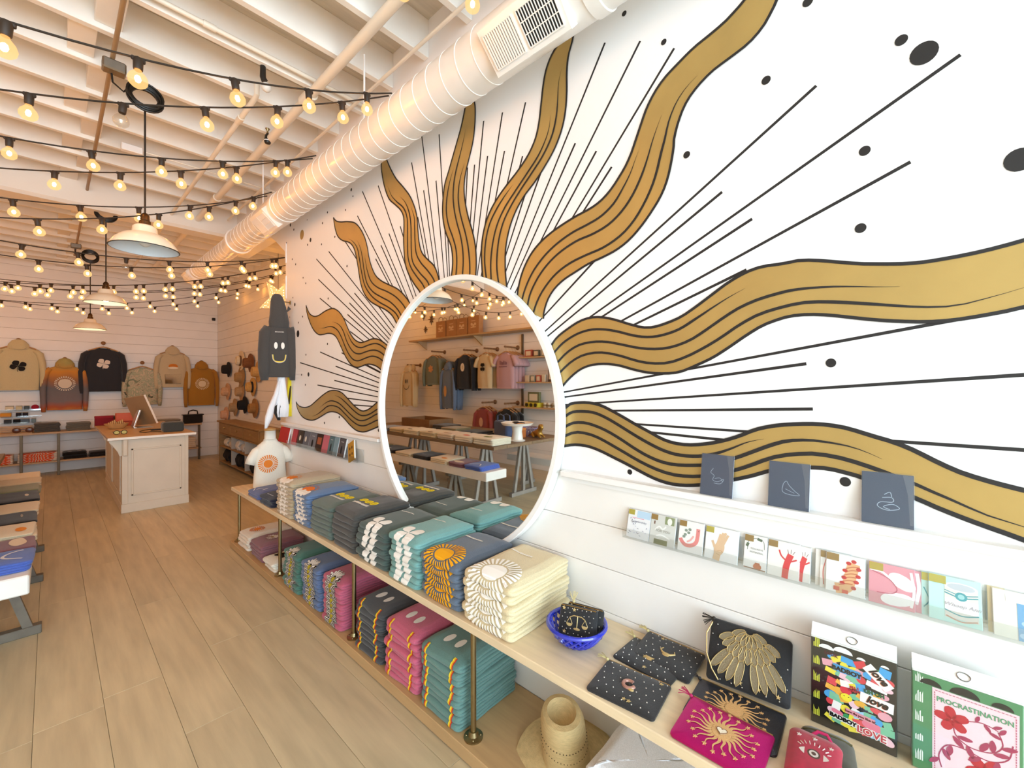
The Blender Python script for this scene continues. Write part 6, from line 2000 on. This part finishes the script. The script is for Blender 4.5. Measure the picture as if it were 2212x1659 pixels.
dye1 = heightdye('sunset_tie_dye', [(-0.80, 'c9923c'), (-0.66, 'b05a38'), (-0.55, '7d6f70'), (-0.32, '6d6a6c'), (-0.2, '9a6a4a'), (-0.02, 'd08a34'), (0.15, 'a79a5c')], 2, 5, 0.18)
dye2 = tiedye('green_tie_dye', ['6f7f66', 'c9b79c', '9aa286', 'd2bda0', '3f4a3c'], 7)
SB = [
    ('cream hoodie with a black clover hanging at the left of the back wall', 'hoodie', dict(kind='h', cloth='cfc197', W2=0.25, L=0.74, hood=True, design=shift(clover('241f1c', 0, .1, .085, (28, 118, 195, 308)), -0.33), seed=1), -0.36, 2.20),
    ('sunset tie dye hoodie with a cream sun hanging low on the back wall', 'hoodie', dict(kind='h', cloth='a08060', W2=0.235, L=0.80, hood=True, mats=dye1, design=shift(sunprint('dccbb4', 0, 0.085, 0.085, 26, 0.035), -0.33), seed=2), 0.18, 1.90),
    ('charcoal sweatshirt with a white clover hanging on the back wall', 'sweatshirt', dict(kind='s', cloth='34353a', W2=0.265, L=0.80, design=shift(clover('e3d6c8', 0, .1, .085, (30, 122, 205, 300)), -0.28), seed=3), 0.675, 2.22),
    ('green and pink tie dye sweatshirt hanging behind the counter screen', 'sweatshirt', dict(kind='s', cloth='9aa286', W2=0.24, L=0.72, mats=dye2, seed=4), 1.23, 1.87),
    ('beige hoodie with a small orange sunrise hanging on the back wall', 'hoodie', dict(kind='h', cloth='c8b592', W2=0.24, L=0.72, hood=True, design=[('d07a2c', ell(0.0, -0.29, 0.075, 0.05, 0, 20)), ('ead9bd', ell(0.0, -0.325, 0.085, 0.024, 0, 20))], seed=5, pocket=True), 1.70, 2.21),
    ('mustard hoodie with a pale sun hanging right of the back wall', 'hoodie', dict(kind='h', cloth='a8752c', W2=0.25, L=0.82, hood=True, design=shift(sunprint('e2c9a2', 0, 0.07, 0.07, 26, 0.045), -0.36), seed=6), 2.19, 1.92),
]
for lab, cat, kw, x, z in SB:
    hang(hanging(**kw), cat, lab, cat, (x, YB - 0.09, z), 0, 'sweaters hung along the back wall')
    if z > 2 or 'green' in lab:
        hanger('wooden hanger holding the %s' % ' '.join(lab.split()[:3]), (x, YB - 0.09, z + 0.035), 0, 'hangers on the back wall')
    wpeg(x, z + 0.11, 'round wooden peg above the %s' % ' '.join(lab.split()[:4]))
t = thing('camera_box', 'tiny black box fixed high in the back wall corner', 'sensor', tuple(onY(461, 690, YB - 0.0)))
part(B().rbox((-0.03, -0.04, -0.03), (0.03, 0, 0.03), 0.006), 'body', blk, t)
part(B().lathe([(0.001, 0.0), (0.012, 0.0), (0.012, 0.004), (0.001, 0.005)], 12, X=Matrix.Translation((0, -0.04, 0)) @ Matrix.Rotation(PI / 2, 4, 'X')), 'eye', M('lens_dark', '050505', 0.1), t, True)

# ================================================================ HATS ON THE ALCOVE WALL
felt = lambda c: M('felt_' + c, c, 0.9, var=.12, vs=40, bump=.2, bs=120)
for px, py, c, cr, ch, br, bd, lab in (
        (489, 798, '1d1a1c', .088, .12, .07, None, 'black felt hat at the left of the hat wall'), (516, 779, 'dccdae', .085, .09, .105, '6a4a2c', 'cream hat with a brown edge band high on the hat wall'),
        (536, 784, '7a4f2e', .088, .12, .085, None, 'brown felt hat highest on the hat wall'), (516, 815, 'a68456', .088, .11, .11, None, 'wide tan hat in the middle of the hat wall'),
        (553, 803, 'c39a5c', .088, .11, .10, None, 'golden straw hat nearest the hoodie on the hat wall'), (487, 846, 'c9a07c', .085, .11, .09, None, 'peach hat at the lower left of the hat wall'),
        (516, 846, 'b08f66', .085, .10, .09, None, 'light brown hat under the wide tan one'), (541, 836, 'c99c56', .085, .11, .085, '1f1a18', 'straw hat with a black band on the hat wall'),
        (503, 880, 'a88a64', .085, .10, .09, None, 'dull tan hat low on the hat wall'), (524, 875, '17161a', .088, .12, .075, None, 'black felt hat low on the hat wall'),
        (545, 882, '9c7240', .085, .10, .09, None, 'dark straw hat at the lower right of the hat wall'), (484, 896, 'd2a688', .085, .10, .08, None, 'blush hat lowest at the left end of the hat wall')):
    p = onX(px, py, XR - 0.07)
    hat(lab, Matrix.Translation((XR - 0.03, p.y, p.z)) @ Matrix.Rotation(-PI / 2, 4, 'Y') @ Matrix.Rotation(rnd.uniform(-.4, .4), 4, 'Z'), felt(c), cr, ch, br, 0.008, bd, 28, 0.03, 0.0, group='hats on the alcove wall')

# dresser under the hats
dw = M('dresser_wood', '9c7a4c', 0.5, var=.12, vs=4, stretch=(8, 1, 8))
dr = thing('dresser', 'wooden drawer dresser with open cubbies under the hat wall', 'dresser', (2.2, 8.55, 0))
y0, y1, z1 = -1.25, 1.12, 0.86
part(B().rbox((-0.03, y0 - 0.03, z1 - 0.03), (0.29, y1 + 0.03, z1), 0.004), 'top', dw, dr)
for yy in (y0, y1 - 0.05):
    part(B().rbox((0.0, yy, 0.0), (0.28, yy + 0.05, z1 - 0.03), 0.004), 'side_panel', dw, dr)
for zz in (0.07, 0.36, 0.60):
    part(B().rbox((0.005, y0, zz), (0.28, y1, zz + 0.025), 0.003), 'shelf_board', dw, dr)
for k, yy in enumerate((y0 + 0.05, y0 + 0.82, y0 + 1.59)):
    d = part(B().rbox((-0.008, yy + 0.006, 0.635), (0.01, yy + 0.76 - 0.06 * (k == 2), 0.82), 0.004), 'drawer', dw, dr)
    part(B().lathe([(0.03, 0), (0.034, 0.006), (0.024, 0.018), (0.001, 0.022)], 14, X=Matrix.Translation((-0.008, yy + 0.37, 0.74)) @ Matrix.Rotation(-PI / 2, 4, 'Y'), sx=0.5), 'cup_pull', metal('pull_brass', 'c9b68a', 0.35), d, True)
for yy in (-0.45, 0.33):
    part(B().rbox((0.01, yy, 0.095), (0.28, yy + 0.02, 0.60), 0.003), 'divider', M('divider_paint', 'b9b2a6', 0.6), dr)
for k, (yy, zz, c, hh, ww, lab) in enumerate(((0.78, 0.385, 'd9ccb6', .14, .22, 'cream folded throw in the left upper dresser cubby'), (0.48, 0.385, 'cbbba2', .12, .18, 'beige folded throw in the left upper dresser cubby'), (0.05, 0.385, 'ddd6cc', .17, .2, 'white folded throw in the middle upper dresser cubby'), (-0.25, 0.385, 'c8c4bd', .15, .2, 'grey folded throw in the middle upper dresser cubby'))):
    s = Shirt(ww, 0.24, hh, rnd.random() * 40, .006, .01)
    o = put(s.mesh('throw', fabric(c)), 'throw', None, (2.215, 8.55 + yy, zz))
    tag(o, lab, 'throw', 'folded throws in the dresser')
for k, (yy, lab) in enumerate(((0.72, 'shaggy black cushion in the left lower dresser cubby'), (-0.05, 'shaggy black cushion in the middle lower dresser cubby'), (-0.85, 'shaggy black cushion in the right lower dresser cubby'))):
    s = Shirt(0.36, 0.24, 0.235, 3.0 + k, .02, .012)
    o = put(s.mesh('cushion', M('black_shag', '19181b', 0.95, bump=1.0, bs=120)), 'cushion', None, (2.215, 8.55 + yy, 0.095))
    tag(o, lab, 'cushion', 'black cushions in the dresser')

# star lantern
def pierced():
    m = bpy.data.materials.new('pierced_star')
    m.use_nodes = True
    nt = m.node_tree
    b = nt.nodes['Principled BSDF']
    b.inputs['Base Color'].default_value = (*lin('c9913f'), 1)
    b.inputs['Emission Color'].default_value = (1.0, 0.72, 0.30, 1)
    tc = nt.nodes.new('ShaderNodeTexCoord')
    vo = nt.nodes.new('ShaderNodeTexVoronoi')
    vo.inputs['Scale'].default_value = 34
    nt.links.new(tc.outputs['Object'], vo.inputs['Vector'])
    mr = nt.nodes.new('ShaderNodeMapRange')
    mr.inputs[1].default_value, mr.inputs[2].default_value = 0.28, 0.20
    mr.inputs[3].default_value, mr.inputs[4].default_value = 0.8, 8.0
    nt.links.new(vo.outputs['Distance'], mr.inputs[0])
    nt.links.new(mr.outputs[0], b.inputs['Emission Strength'])
    return m


p = onX(601, 648, 2.36)
st = thing('star_lantern', 'glowing pierced paper star lantern behind the charcoal hoodie', 'lantern', tuple(p), (0, 0, R(-60)))
pts = [((0.36 if k % 2 == 0 else 0.16) * math.cos(R(-90) + PI * k / 5), (0.36 if k % 2 == 0 else 0.16) * math.sin(R(-90) + PI * k / 5)) for k in range(10)]
b = B()
vs = [(x, 0, z) for x, z in pts] + [(0, -0.10, 0), (0, 0.10, 0)]
b.add(vs, [(k, (k + 1) % 10, 10) for k in range(10)] + [((k + 1) % 10, k, 11) for k in range(10)])
part(b, 'star', pierced(), st)
part(B().tube([(0, 0, 0.15), (0, 0, ZJ - p.z)], 0.003, 6), 'cord', cordm, st, True)

# ================================================================ LEFT WALL (seen in the round mirror)
ls = thing('high_shelf', 'long wooden shelf high on the left wall seen in the mirror', 'shelf', (XL, 6.5, 2.57))
part(B().rbox((0, -2.3, -0.035), (0.30, 2.0, 0.0), 0.004), 'board', M('high_shelf_wood', 'b3946a', 0.5, var=.1, vs=4, stretch=(8, 1, 8)), ls)
for yy in (-2.0, -0.2, 1.7):
    part(B().prism([(0, -0.035), (0.26, -0.035), (0, -0.22)], yy - 0.015, yy + 0.015, 1), 'bracket', sw, ls)
kraft = M('kraft_paper', 'a9794a', 0.75, var=.08, vs=12)
for k, yy in enumerate((7.38, 7.02, 6.68, 6.32)):
    t = thing('paper_bag', 'brown paper carrier bag on the high shelf, %s from the left in the mirror' % nth[k], 'bag', (XL + 0.17, yy, 2.57), group='paper bags on the high shelf')
    part(B().rbox((-0.06, -0.165, 0), (0.06, 0.165, 0.36 + 0.012 * (k == 3)), 0.004), 'bag', kraft, t)
    for sx_ in (-0.055, 0.055):
        part(B().tube([(sx_, -0.07, 0.36), (sx_, -0.065, 0.42), (sx_, 0.0, 0.45), (sx_, 0.065, 0.42), (sx_, 0.07, 0.36)], 0.005, 6), 'handle', M('dark_twine', '5f4327', 0.7), t, True)
    b = B()
    for sg in (-1, 1):
        b.add([(0.0612, sg * 0.05 + 0.035 * math.cos(2 * PI * q_ / 14) * 0.9, 0.20 + 0.03 * math.sin(2 * PI * q_ / 14)) for q_ in range(14)], [tuple(range(14))])
    b.box((0.0608, -0.08, 0.13), (0.0614, 0.08, 0.15)).box((0.0608, -0.06, 0.26), (0.0614, 0.06, 0.275)).box((0.0608, -0.025, 0.15), (0.0614, 0.025, 0.20))
    part(b, 'print', ink('d8b68a'), t)
for k, (yy, zz, s_) in enumerate(((8.0, 3.06, .14), (8.23, 2.84, .09), (8.30, 3.16, .10))):
    t = thing('star_ornament', '%s dark metal star ornament on the left wall seen in the mirror' % ('large eight pointed', 'small lowest', 'upper small')[k], 'ornament', (XL + 0.01, yy, zz))
    pts = [((s_ if k_ % 2 == 0 else s_ * 0.42) * (1 if k_ % 4 == 0 else 0.62) * math.cos(PI / 2 + PI * k_ / 8), (s_ if k_ % 2 == 0 else s_ * 0.42) * (1 if k_ % 4 == 0 else 0.8) * math.sin(PI / 2 + PI * k_ / 8)) for k_ in range(16)]
    part(B().prism(pts, 0.0, 0.012, 0), 'star', M('dark_bronze_star', '4a3120', 0.5, 0.4), t)
bark = M('rail_wood', '7a5636', 0.5, var=.1, vs=10)


def faceout(lab, y, z):
    t = thing('clothes_rail', lab, 'clothes rail', (XL, y, z), group='short clothes rails on the left wall')
    part(B().tube([(0.0, 0, 0), (0.36, 0, 0.0)], 0.016, 10), 'bar', bark, t, True)
    part(B().lathe([(0.045, 0), (0.045, 0.012), (0.03, 0.02), (0.02, 0.03)], 18, X=Matrix.Rotation(PI / 2, 4, 'Y')), 'flange', bark, t, True)
    part(B().sphere((0.36, 0, 0), 0.02, 10, 6), 'end_cap', bark, t, 2)


oval = [('ddd0bb', ell(0, -0.24, 0.06, 0.085)), ('c9b48a', ell(0, -0.24, 0.025, 0.04))]
flow = [petal(0, -0.27, R(a), 0.085, 0.05, 'c98f5c') for a in range(20, 380, 60)]
tx3 = [rc('7d5560', -0.09 + 0.03 * k, -0.22, -0.072 + 0.03 * k, -0.17 + 0.012 * (k % 3)) for k in range(6)] + [rc('7d5560', -0.1, -0.262, 0.1, -0.248)]
RK = [
    ('sage sweatshirt with a peach flower', 'sweatshirt', 7.52, 2.27, 3, dict(kind='s', cloth='6a6f5e', W2=.25, L=.62, design=flow), 'top left rail'),
    ('black sweatshirt with a cream oval print', 'sweatshirt', 6.46, 2.25, 3, dict(kind='s', cloth='242528', W2=.245, L=.68, design=oval), 'second top rail'),
    ('cream tee with a black clover', 'tee', 5.86, 2.25, 3, dict(kind='t', cloth='cdbb95', W2=.215, L=.66, sleeve='short', design=shift(clover('211c1a', 0, .085, .075, (60, 120, 230, 310)), -0.25)), 'third top rail'),
    ('pink tee with faded lettering', 'tee', 5.32, 2.25, 4, dict(kind='t', cloth='b58f92', W2=.225, L=.66, sleeve='short', design=tx3), 'last top rail'),
    ('long blue hooded dress with a peach patch', 'dress', 7.00, 2.02, 3, dict(kind='h', cloth='65758c', W2=.21, L=.86, hood=True, design=[('c79a63', ell(0.03, -0.5, 0.05, 0.12))]), 'middle low rail'),
    ('brick red sweatshirt with a cream print', 'sweatshirt', 5.92, 1.20, 3, dict(kind='s', cloth='8e3f37', W2=.22, L=.58, design=[('cf9f7f', ell(0, -0.26, 0.055, 0.09))]), 'low rail under cream tees'),
    ('black sweatshirt', 'sweatshirt', 5.32, 1.20, 3, dict(kind='s', cloth='1d1c1d', W2=.23, L=.58), 'low rail under pink tees'),
    ('white hoodie with a smiling face', 'hoodie', 8.45, 2.0, 2, dict(kind='h', cloth='cbb489', W2=.2, L=.84, hood=True, design=[('1e1b1a', ell(-.03, -.27, .013, .05)), ('1e1b1a', ell(.03, -.27, .013, .05)), ln('1e1b1a', [(-.1, -.36), (-.07, -.43), (0, -.46), (.07, -.43), (.1, -.36)], .006)]), 'far left rail'),
]
for lab, cat, y, z, n_, kw, where in RK:
    faceout('short wooden clothes rail on the left wall, %s' % where, y, z)
    ps = hanging(seed=int(y * 10), **kw)
    for k in range(n_):
        xx = XL + 0.33 - 0.085 * k
        wh_ = 'foremost' if k == 0 else (ORD[k] + ' from front')
        hang(ps, cat, '%s, %s on the %s' % (lab, wh_, where), cat, (xx, y + rnd.uniform(-.02, .02), z - 0.115), R(90 + rnd.uniform(-6, 6)), lab + 's')
        hanger('wooden hanger on the %s in the mirror, %s' % (where, wh_), (xx, y, z - 0.085), R(90), 'hangers on the left wall rails')
# standard with three shelves
t = thing('wall_shelving', 'three small wooden shelves on a slim post at the right in the mirror', 'shelf', (XL, 4.55, 0))
part(B().rbox((0, 0.62, 1.0), (0.03, 0.66, 2.5), 0.003), 'post', metal('iron_post', '6b5d4c', 0.5), t)
for zz in (2.05, 1.60, 1.15):
    part(B().rbox((0, -0.75, zz - 0.025), (0.26, 0.68, zz), 0.003), 'shelf_board', sw, t)
small = [(4.92, 2.05, .16, .13, 'a8503f', 'red and white boxed game on the upper small shelf'), (4.74, 2.05, .12, .12, '5c5a4e', 'dark boxed game on the upper small shelf'), (4.55, 2.05, .14, .13, '9aa08c', 'grey green box on the upper small shelf'),
         (4.95, 1.60, .10, .12, 'c9b9a0', 'beige framed card on the middle small shelf'), (4.82, 1.60, .10, .12, '8f9384', 'grey framed card on the middle small shelf'), (4.69, 1.60, .10, .12, 'b5523f', 'red framed card on the middle small shelf'), (4.57, 1.60, .08, .13, 'd8cdb8', 'white framed card on the middle small shelf'), (4.40, 1.60, .14, .26, '4b3a30', 'dark framed picture on the middle small shelf'),
         (4.80, 1.23, .26, .19, '6b6a48', 'green patterned gift box on the lower small shelf')]
for y, z, w_, h_, c, lab in small:
    o = thing('shelf_box', lab, 'box', (XL + 0.14, y, z), (0, 0, 0), 'small goods on the shelves in the mirror')
    part(B().rbox((-0.03, -w_ / 2, 0), (0.03, w_ / 2, h_), 0.003), 'box', ink(c), o)
    part(B().rbox((0.029, -w_ * 0.36, h_ * .18), (0.0315, w_ * 0.36, h_ * .82), 0.001), 'label', ink('d6c8ae'), o)
t = thing('candle_tray', 'yellow tray under the patterned gift box on the lower small shelf', 'tray', (XL + 0.14, 4.80, 1.15))
part(B().rbox((-0.09, -0.15, 0), (0.09, 0.15, 0.08), 0.004), 'tray', ink('c9b83a'), t)
for k in range(3):
    part(B().lathe([(0.03, 0.0), (0.033, 0.002), (0.033, 0.05), (0.001, 0.05)], 14, X=Matrix.Translation((0.092, -0.1 + 0.1 * k, 0.04)) @ Matrix.Rotation(PI / 2, 4, 'Y') @ Matrix.Scale(0.2, 4, (0, 0, 1))), 'dot', ink('3d3420'), t, True)
for k in range(5):
    t = thing('candle_jar', 'pale candle jar on the lower small shelf, %s from the gift box' % nth[k], 'candle', (XL + 0.13, 4.56 - 0.095 * k, 1.15), group='candle jars on the lower small shelf')
    part(B().lathe([(0.03, 0), (0.036, 0.004), (0.036, 0.085), (0.032, 0.085), (0.032, 0.06), (0.001, 0.06)], 16), 'jar', ink(('d8cbb0', 'e2d8c4', 'b9ae96', 'd8cbb0', 'c6b08a')[k]), t, True)
    part(B().lathe([(0.0365, 0.02), (0.0368, 0.055)], 16), 'label', ink('8a7a5a'), t, True)

# ================================================================ TRESTLE TABLE AND LOW BENCH (left edge, and in the mirror)
grey = M('grey_trestle', '9c948a', 0.6, var=.12, vs=10)
tt = thing('trestle_table', 'long dark plank table on grey trestles seen in the mirror', 'table', (0, 0, 0))
tw_ = M('table_plank', '7d654a', 0.5, var=.15, vs=3, stretch=(8, 1, 8), objvar=.12)
for k in range(6):
    part(B().rbox((-1.72 + 0.2333 * k + 0.001, 3.45, 0.80), (-1.72 + 0.2333 * (k + 1) - 0.001, 7.0, 0.84), 0.003), 'plank', tw_, tt)


def trestle(parent, x, y, h, half, m):
    """A-frame in the x-z plane with a foot rail"""
    for dx in (-half * 0.72, 0, half * 0.72):
        part(B().add([(x + dx - .022, y - .02, 0.05), (x + dx + .022, y - .02, 0.05), (x + dx + .022, y + .02, 0.05), (x + dx - .022, y + .02, 0.05), (x + dx * .22 - .022, y - .02, h), (x + dx * .22 + .022, y - .02, h), (x + dx * .22 + .022, y + .02, h), (x + dx * .22 - .022, y + .02, h)],
                     [(3, 2, 1, 0), (4, 5, 6, 7), (0, 1, 5, 4), (1, 2, 6, 5), (2, 3, 7, 6), (3, 0, 4, 7)]), 'leg', m, parent)
    part(B().rbox((x - half, y - .03, 0), (x + half, y + .03, 0.055), 0.004), 'foot_rail', m, parent)
    part(B().rbox((x - half * .6, y - .03, h - 0.05), (x + half * .6, y + .03, h), 0.004), 'top_rail', m, parent)


for x in (-0.68, -1.42):
    for y in (3.95, 5.3, 6.6):
        trestle(tt, x, y, 0.80, 0.27, grey)
lb = thing('low_bench', 'low white plank bench at the left edge, in front of the trestle table', 'bench', (0, 0, 0))
part(B().rbox((-0.40, 3.32, 0.50), (-0.072, 7.1, 0.60), 0.006), 'board', M('white_bench', 'e6e3dd', 0.5, var=.04, vs=6), lb)
dgrey = M('dark_trestle', '6b6357', 0.65, var=.2, vs=10)
for y in (4.06, 5.09, 5.98):
    trestle(lb, -0.245, y, 0.50, 0.21, dgrey)
l2 = thing('second_bench', 'short thick white bench behind the trestle table in the mirror', 'bench', (0, 0, 0))
part(B().rbox((-2.1, 3.0, 0.36), (-1.77, 4.6, 0.46), 0.006), 'board', M('white_bench', 'e6e3dd', 0.5, var=.04, vs=6), l2)
for y in (3.3, 4.3):
    trestle(l2, -1.935, y, 0.36, 0.15, grey)


def tstack(lab, c, y0, y1, z, h, n, x, d=0.31, design=None, cat='tee'):
    """folded tees whose front fold faces +x"""
    th = h / n
    for i in range(n):
        s = Shirt(y1 - y0, d, th * 1.05, rnd.random() * 40, 0.005, 0.006)
        o = put(s.mesh('folded_tee', fabric(c)), cat, None, (x + rnd.uniform(-.008, .008), (y0 + y1) / 2 + rnd.uniform(-.006, .006), z + th * i), (0, 0, PI + rnd.uniform(-.04, .04)))
        tag(o, lab + (', %s' % ORD[n - 1 - i] if n > 1 else ''), cat, 'folded tees on bench and table')
        if design and i == n - 1:
            put(print_mesh(s, design), 'print', o)


arc_ = [ln('d8dcea', [(-.08, .03), (-.05, .08), (0, .1), (.05, .08), (.08, .03)], .007)]
bnch = [('royal blue tee with a pale arc at the low bench end', '4a62b0', 3.40, 3.68, .05, 2, arc_), ('mauve tee with cream print beside the royal blue one on the low bench', '7a4e58', 3.71, 3.97, .045, 2, [('dccfbf', ell(0, .06, .09, .035))]), ('cream tee with orange print in the middle of the low bench', 'd8c9ab', 4.0, 4.33, .055, 3, [('d88a3c', ell(.05, .05, .05, .025))]),
        ('black tee on the low bench after the cream and orange one', '1c1a1b', 4.37, 4.72, .05, 2, [('9a9690', ell(0, .06, .05, .006))]), ('plain cream tee between two black ones on the low bench', 'cfc2a6', 4.76, 5.12, .045, 2, None), ('black tee with white print farthest on the low bench', '201e1f', 5.16, 5.6, .05, 2, [('d8d4cc', ell(.02, .06, .05, .012))]),
        ('sage tee on the far half of the low bench', '7d8268', 5.66, 6.0, .045, 2, None), ('oatmeal tee at the far end of the low bench', 'c5b89c', 6.05, 6.4, .045, 2, None)]
for lab, c, a, e, h_, n_, ds in bnch:
    tstack(lab, c, a, e, 0.60, h_, n_, -0.062, 0.32, ds)
leafp = [('6f7d45', ell(.0, .08, .07, .03)), ('8f9a5c', ell(.03, .1, .03, .02))]
pinkp = [('c9655a', ell(.0, .06, .06, .03)), ('e0a08a', ell(-.04, .09, .03, .02))]
tabl = [('ivory tee with a green print at the near corner of the trestle table', 'dcd3bd', 3.49, 3.84, .085, 3, leafp), ('ivory tee with a red print second along the trestle table', 'd9ccb6', 3.87, 4.2, .075, 3, pinkp), ('pale pink and sand tee third along the trestle table', 'd3bfa6', 4.23, 4.56, .075, 3, [('a58a6a', ell(0, .05, .09, .02))]),
        ('sand tee fourth along the trestle table', 'cfbd97', 4.6, 4.95, .07, 3, [('7a6a4c', ell(.05, .02, .06, .016))]), ('cream tee fifth along the trestle table', 'd8cdb0', 4.99, 5.36, .07, 3, [('5c5340', ell(-.06, .03, .06, .016))]), ('wheat tee sixth along the trestle table', 'c9b68c', 5.4, 5.75, .06, 2, None), ('blue grey tee last along the trestle table', '8790a4', 5.8, 6.15, .05, 2, None)]
for lab, c, a, e, h_, n_, ds in tabl:
    tstack(lab, c, a, e, 0.84, h_, n_, -0.345, 0.34, ds)
tstack('white tee on the short bench behind the table', 'dedad0', 3.15, 3.5, 0.46, .09, 3, -1.80, 0.28)
tstack('black top beside the cake stand row on the trestle table', '1f1d1e', 4.25, 4.62, 0.84, .06, 2, -0.80, 0.34, None, 'top')
tstack('khaki top behind the black one on the trestle table', '8f8566', 4.70, 5.05, 0.84, .08, 3, -0.80, 0.32, None, 'top')
tstack('charcoal top near the crate on the trestle table', '3a3836', 5.2, 5.55, 0.84, .07, 2, -1.0, 0.34, None, 'top')
t = thing('cake_stand', 'white pedestal cake stand with small goods on the trestle table', 'cake stand', (-0.92, 3.62, 0.84))
part(B().lathe([(0.10, 0), (0.105, 0.01), (0.075, 0.02), (0.062, 0.12), (0.075, 0.19), (0.19, 0.205), (0.215, 0.235), (0.205, 0.237), (0.18, 0.215), (0.001, 0.212)], 32), 'stand', M('white_glaze', 'ece8e0', 0.2), t, True)
for k, (c, x, y, a, lab) in enumerate((('1d1c1e', -.08, .03, .3, 'black pouch on the cake stand'), ('c99a6c', .03, -.08, -.4, 'tan pouch on the cake stand'), ('e6e2da', .07, .07, .8, 'white pouch on the cake stand'), ('26252a', .0, .02, -.9, 'dark pouch on the middle of the cake stand'))):
    p_ = matrix_thing('small_pouch', lab, 'pouch', Matrix.Translation((-0.92 + x, 3.62 + y, 0.84 + 0.216 + 0.014 * (k == 3))) @ Matrix.Rotation(a, 4, 'Z'), 'small pouches on the cake stand')
    part(pad(B(), 0.12, 0.08, 0.012), 'body', ink(c), p_, True)
    part(B().tube([(-0.055, 0.036, 0.012), (0.055, 0.036, 0.012)], 0.0025, 6), 'zip', metal('zip_gold', 'b49a63', 0.35), p_, True)
t = thing('lattice_basket', 'lilac lattice basket on the trestle table in the mirror', 'basket', (-1.42, 3.85, 0.84))
lil = M('lilac_weave', '8a7a94', 0.6)
for k in range(18):
    for sg in (-1, 1):
        a0 = 2 * PI * k / 18
        part(B().tube([((0.10 + 0.03 * u) * math.cos(a0 + sg * 0.4 * u), (0.10 + 0.03 * u) * math.sin(a0 + sg * 0.4 * u), 0.01 + 0.1 * u) for u in (0, .5, 1)], 0.006, 5), 'strand', lil, t)
part(B().tube([(0.132 * math.cos(a), 0.132 * math.sin(a), 0.112) for a in [2 * PI * k / 30 for k in range(30)]], 0.01, 8, closed=True), 'rim', lil, t, True)
part(B().lathe([(0.001, 0), (0.105, 0), (0.105, 0.012), (0.001, 0.012)], 24), 'base', lil, t, True)
# gold dog figurine lying down
gd = M('gold_figure', 'a9823c', 0.35, 0.7)
t = thing('dog_figurine', 'shiny gold sitting dog figurine at the table end in the mirror', 'figurine', (-1.32, 3.60, 0.84), (0, 0, R(20)))
me = bpy.data.meshes.new('body')
sk = [((0, 0.09, 0.045), .045, None), ((0, 0.04, 0.055), .05, 0), ((0, -0.03, 0.08), .042, 1), ((0, -0.065, 0.125), .03, 2), ((0, -0.085, 0.16), .032, 3), ((0, -0.125, 0.15), .016, 4), ((0.03, -0.075, 0.04), .016, 2), ((0.032, -0.12, 0.014), .014, 6), ((-0.03, -0.075, 0.04), .016, 2), ((-0.032, -0.12, 0.014), .014, 8), ((0.045, 0.07, 0.035), .026, 0), ((0.055, 0.01, 0.014), .014, 10), ((-0.045, 0.07, 0.035), .026, 0), ((-0.055, 0.01, 0.014), .014, 12), ((0.02, 0.14, 0.03), .01, 0), ((0.05, 0.17, 0.02), .006, 14), ((0.028, -0.075, 0.188), .011, 4), ((-0.028, -0.075, 0.188), .011, 4)]
me.from_pydata([s_[0] for s_ in sk], [(i, s_[2]) for i, s_ in enumerate(sk) if s_[2] is not None], [])
o = bpy.data.objects.new('body', me)
col.objects.link(o)
md = o.modifiers.new('skin', 'SKIN')
for i, s_ in enumerate(sk):
    me.skin_vertices[0].data[i].radius = (s_[1], s_[1])
me.skin_vertices[0].data[0].use_root = True
sd = o.modifiers.new('sub', 'SUBSURF')
sd.levels = sd.render_levels = 2
me2 = bpy.data.meshes.new_from_object(o.evaluated_get(bpy.context.evaluated_depsgraph_get()))
bpy.data.objects.remove(o)
me2.materials.clear()
me2.materials.append(gd)
me2.polygons.foreach_set('use_smooth', [True] * len(me2.polygons))
put(me2, 'body', t)
t = thing('blue_bag', 'blue denim tote bag standing on the trestle table behind the cake stand', 'bag', (-1.12, 4.05, 0.84), (0, 0, R(10)))
part(B().rbox((-0.07, -0.15, 0), (0.07, 0.15, 0.22), 0.02), 'body', fabric('4f5c7c'), t)
for sx_ in (-0.05, 0.05):
    part(B().tube([(sx_, -0.08, 0.21), (sx_, -0.07, 0.29), (sx_, 0, 0.31), (sx_, 0.07, 0.29), (sx_, 0.08, 0.21)], 0.008, 6), 'handle', fabric('4f5c7c'), t, True)
t = thing('wooden_crate', 'shallow wooden crate at the far end of the trestle table', 'crate', (-1.25, 6.0, 0.84))
for lo, hi in (((-0.25, -0.4, 0), (0.25, 0.4, 0.015)), ((-0.25, -0.4, 0.015), (-0.235, 0.4, 0.14)), ((0.235, -0.4, 0.015), (0.25, 0.4, 0.14)), ((-0.235, -0.4, 0.015), (0.235, -0.385, 0.14)), ((-0.235, 0.385, 0.015), (0.235, 0.4, 0.14))):
    part(B().rbox(lo, hi, 0.002), 'panel', M('crate_wood', '7d5a36', 0.6, var=.15, vs=6), t)
t = thing('orange_box', 'small orange box beside the lattice basket on the trestle table', 'box', (-1.20, 3.80, 0.84))
part(B().rbox((-0.05, -0.05, 0), (0.05, 0.05, 0.13), 0.004), 'body', ink('b86a34'), t)
part(B().rbox((-0.052, -0.052, 0.10), (0.052, 0.052, 0.132), 0.003), 'lid', ink('c4763c'), t)
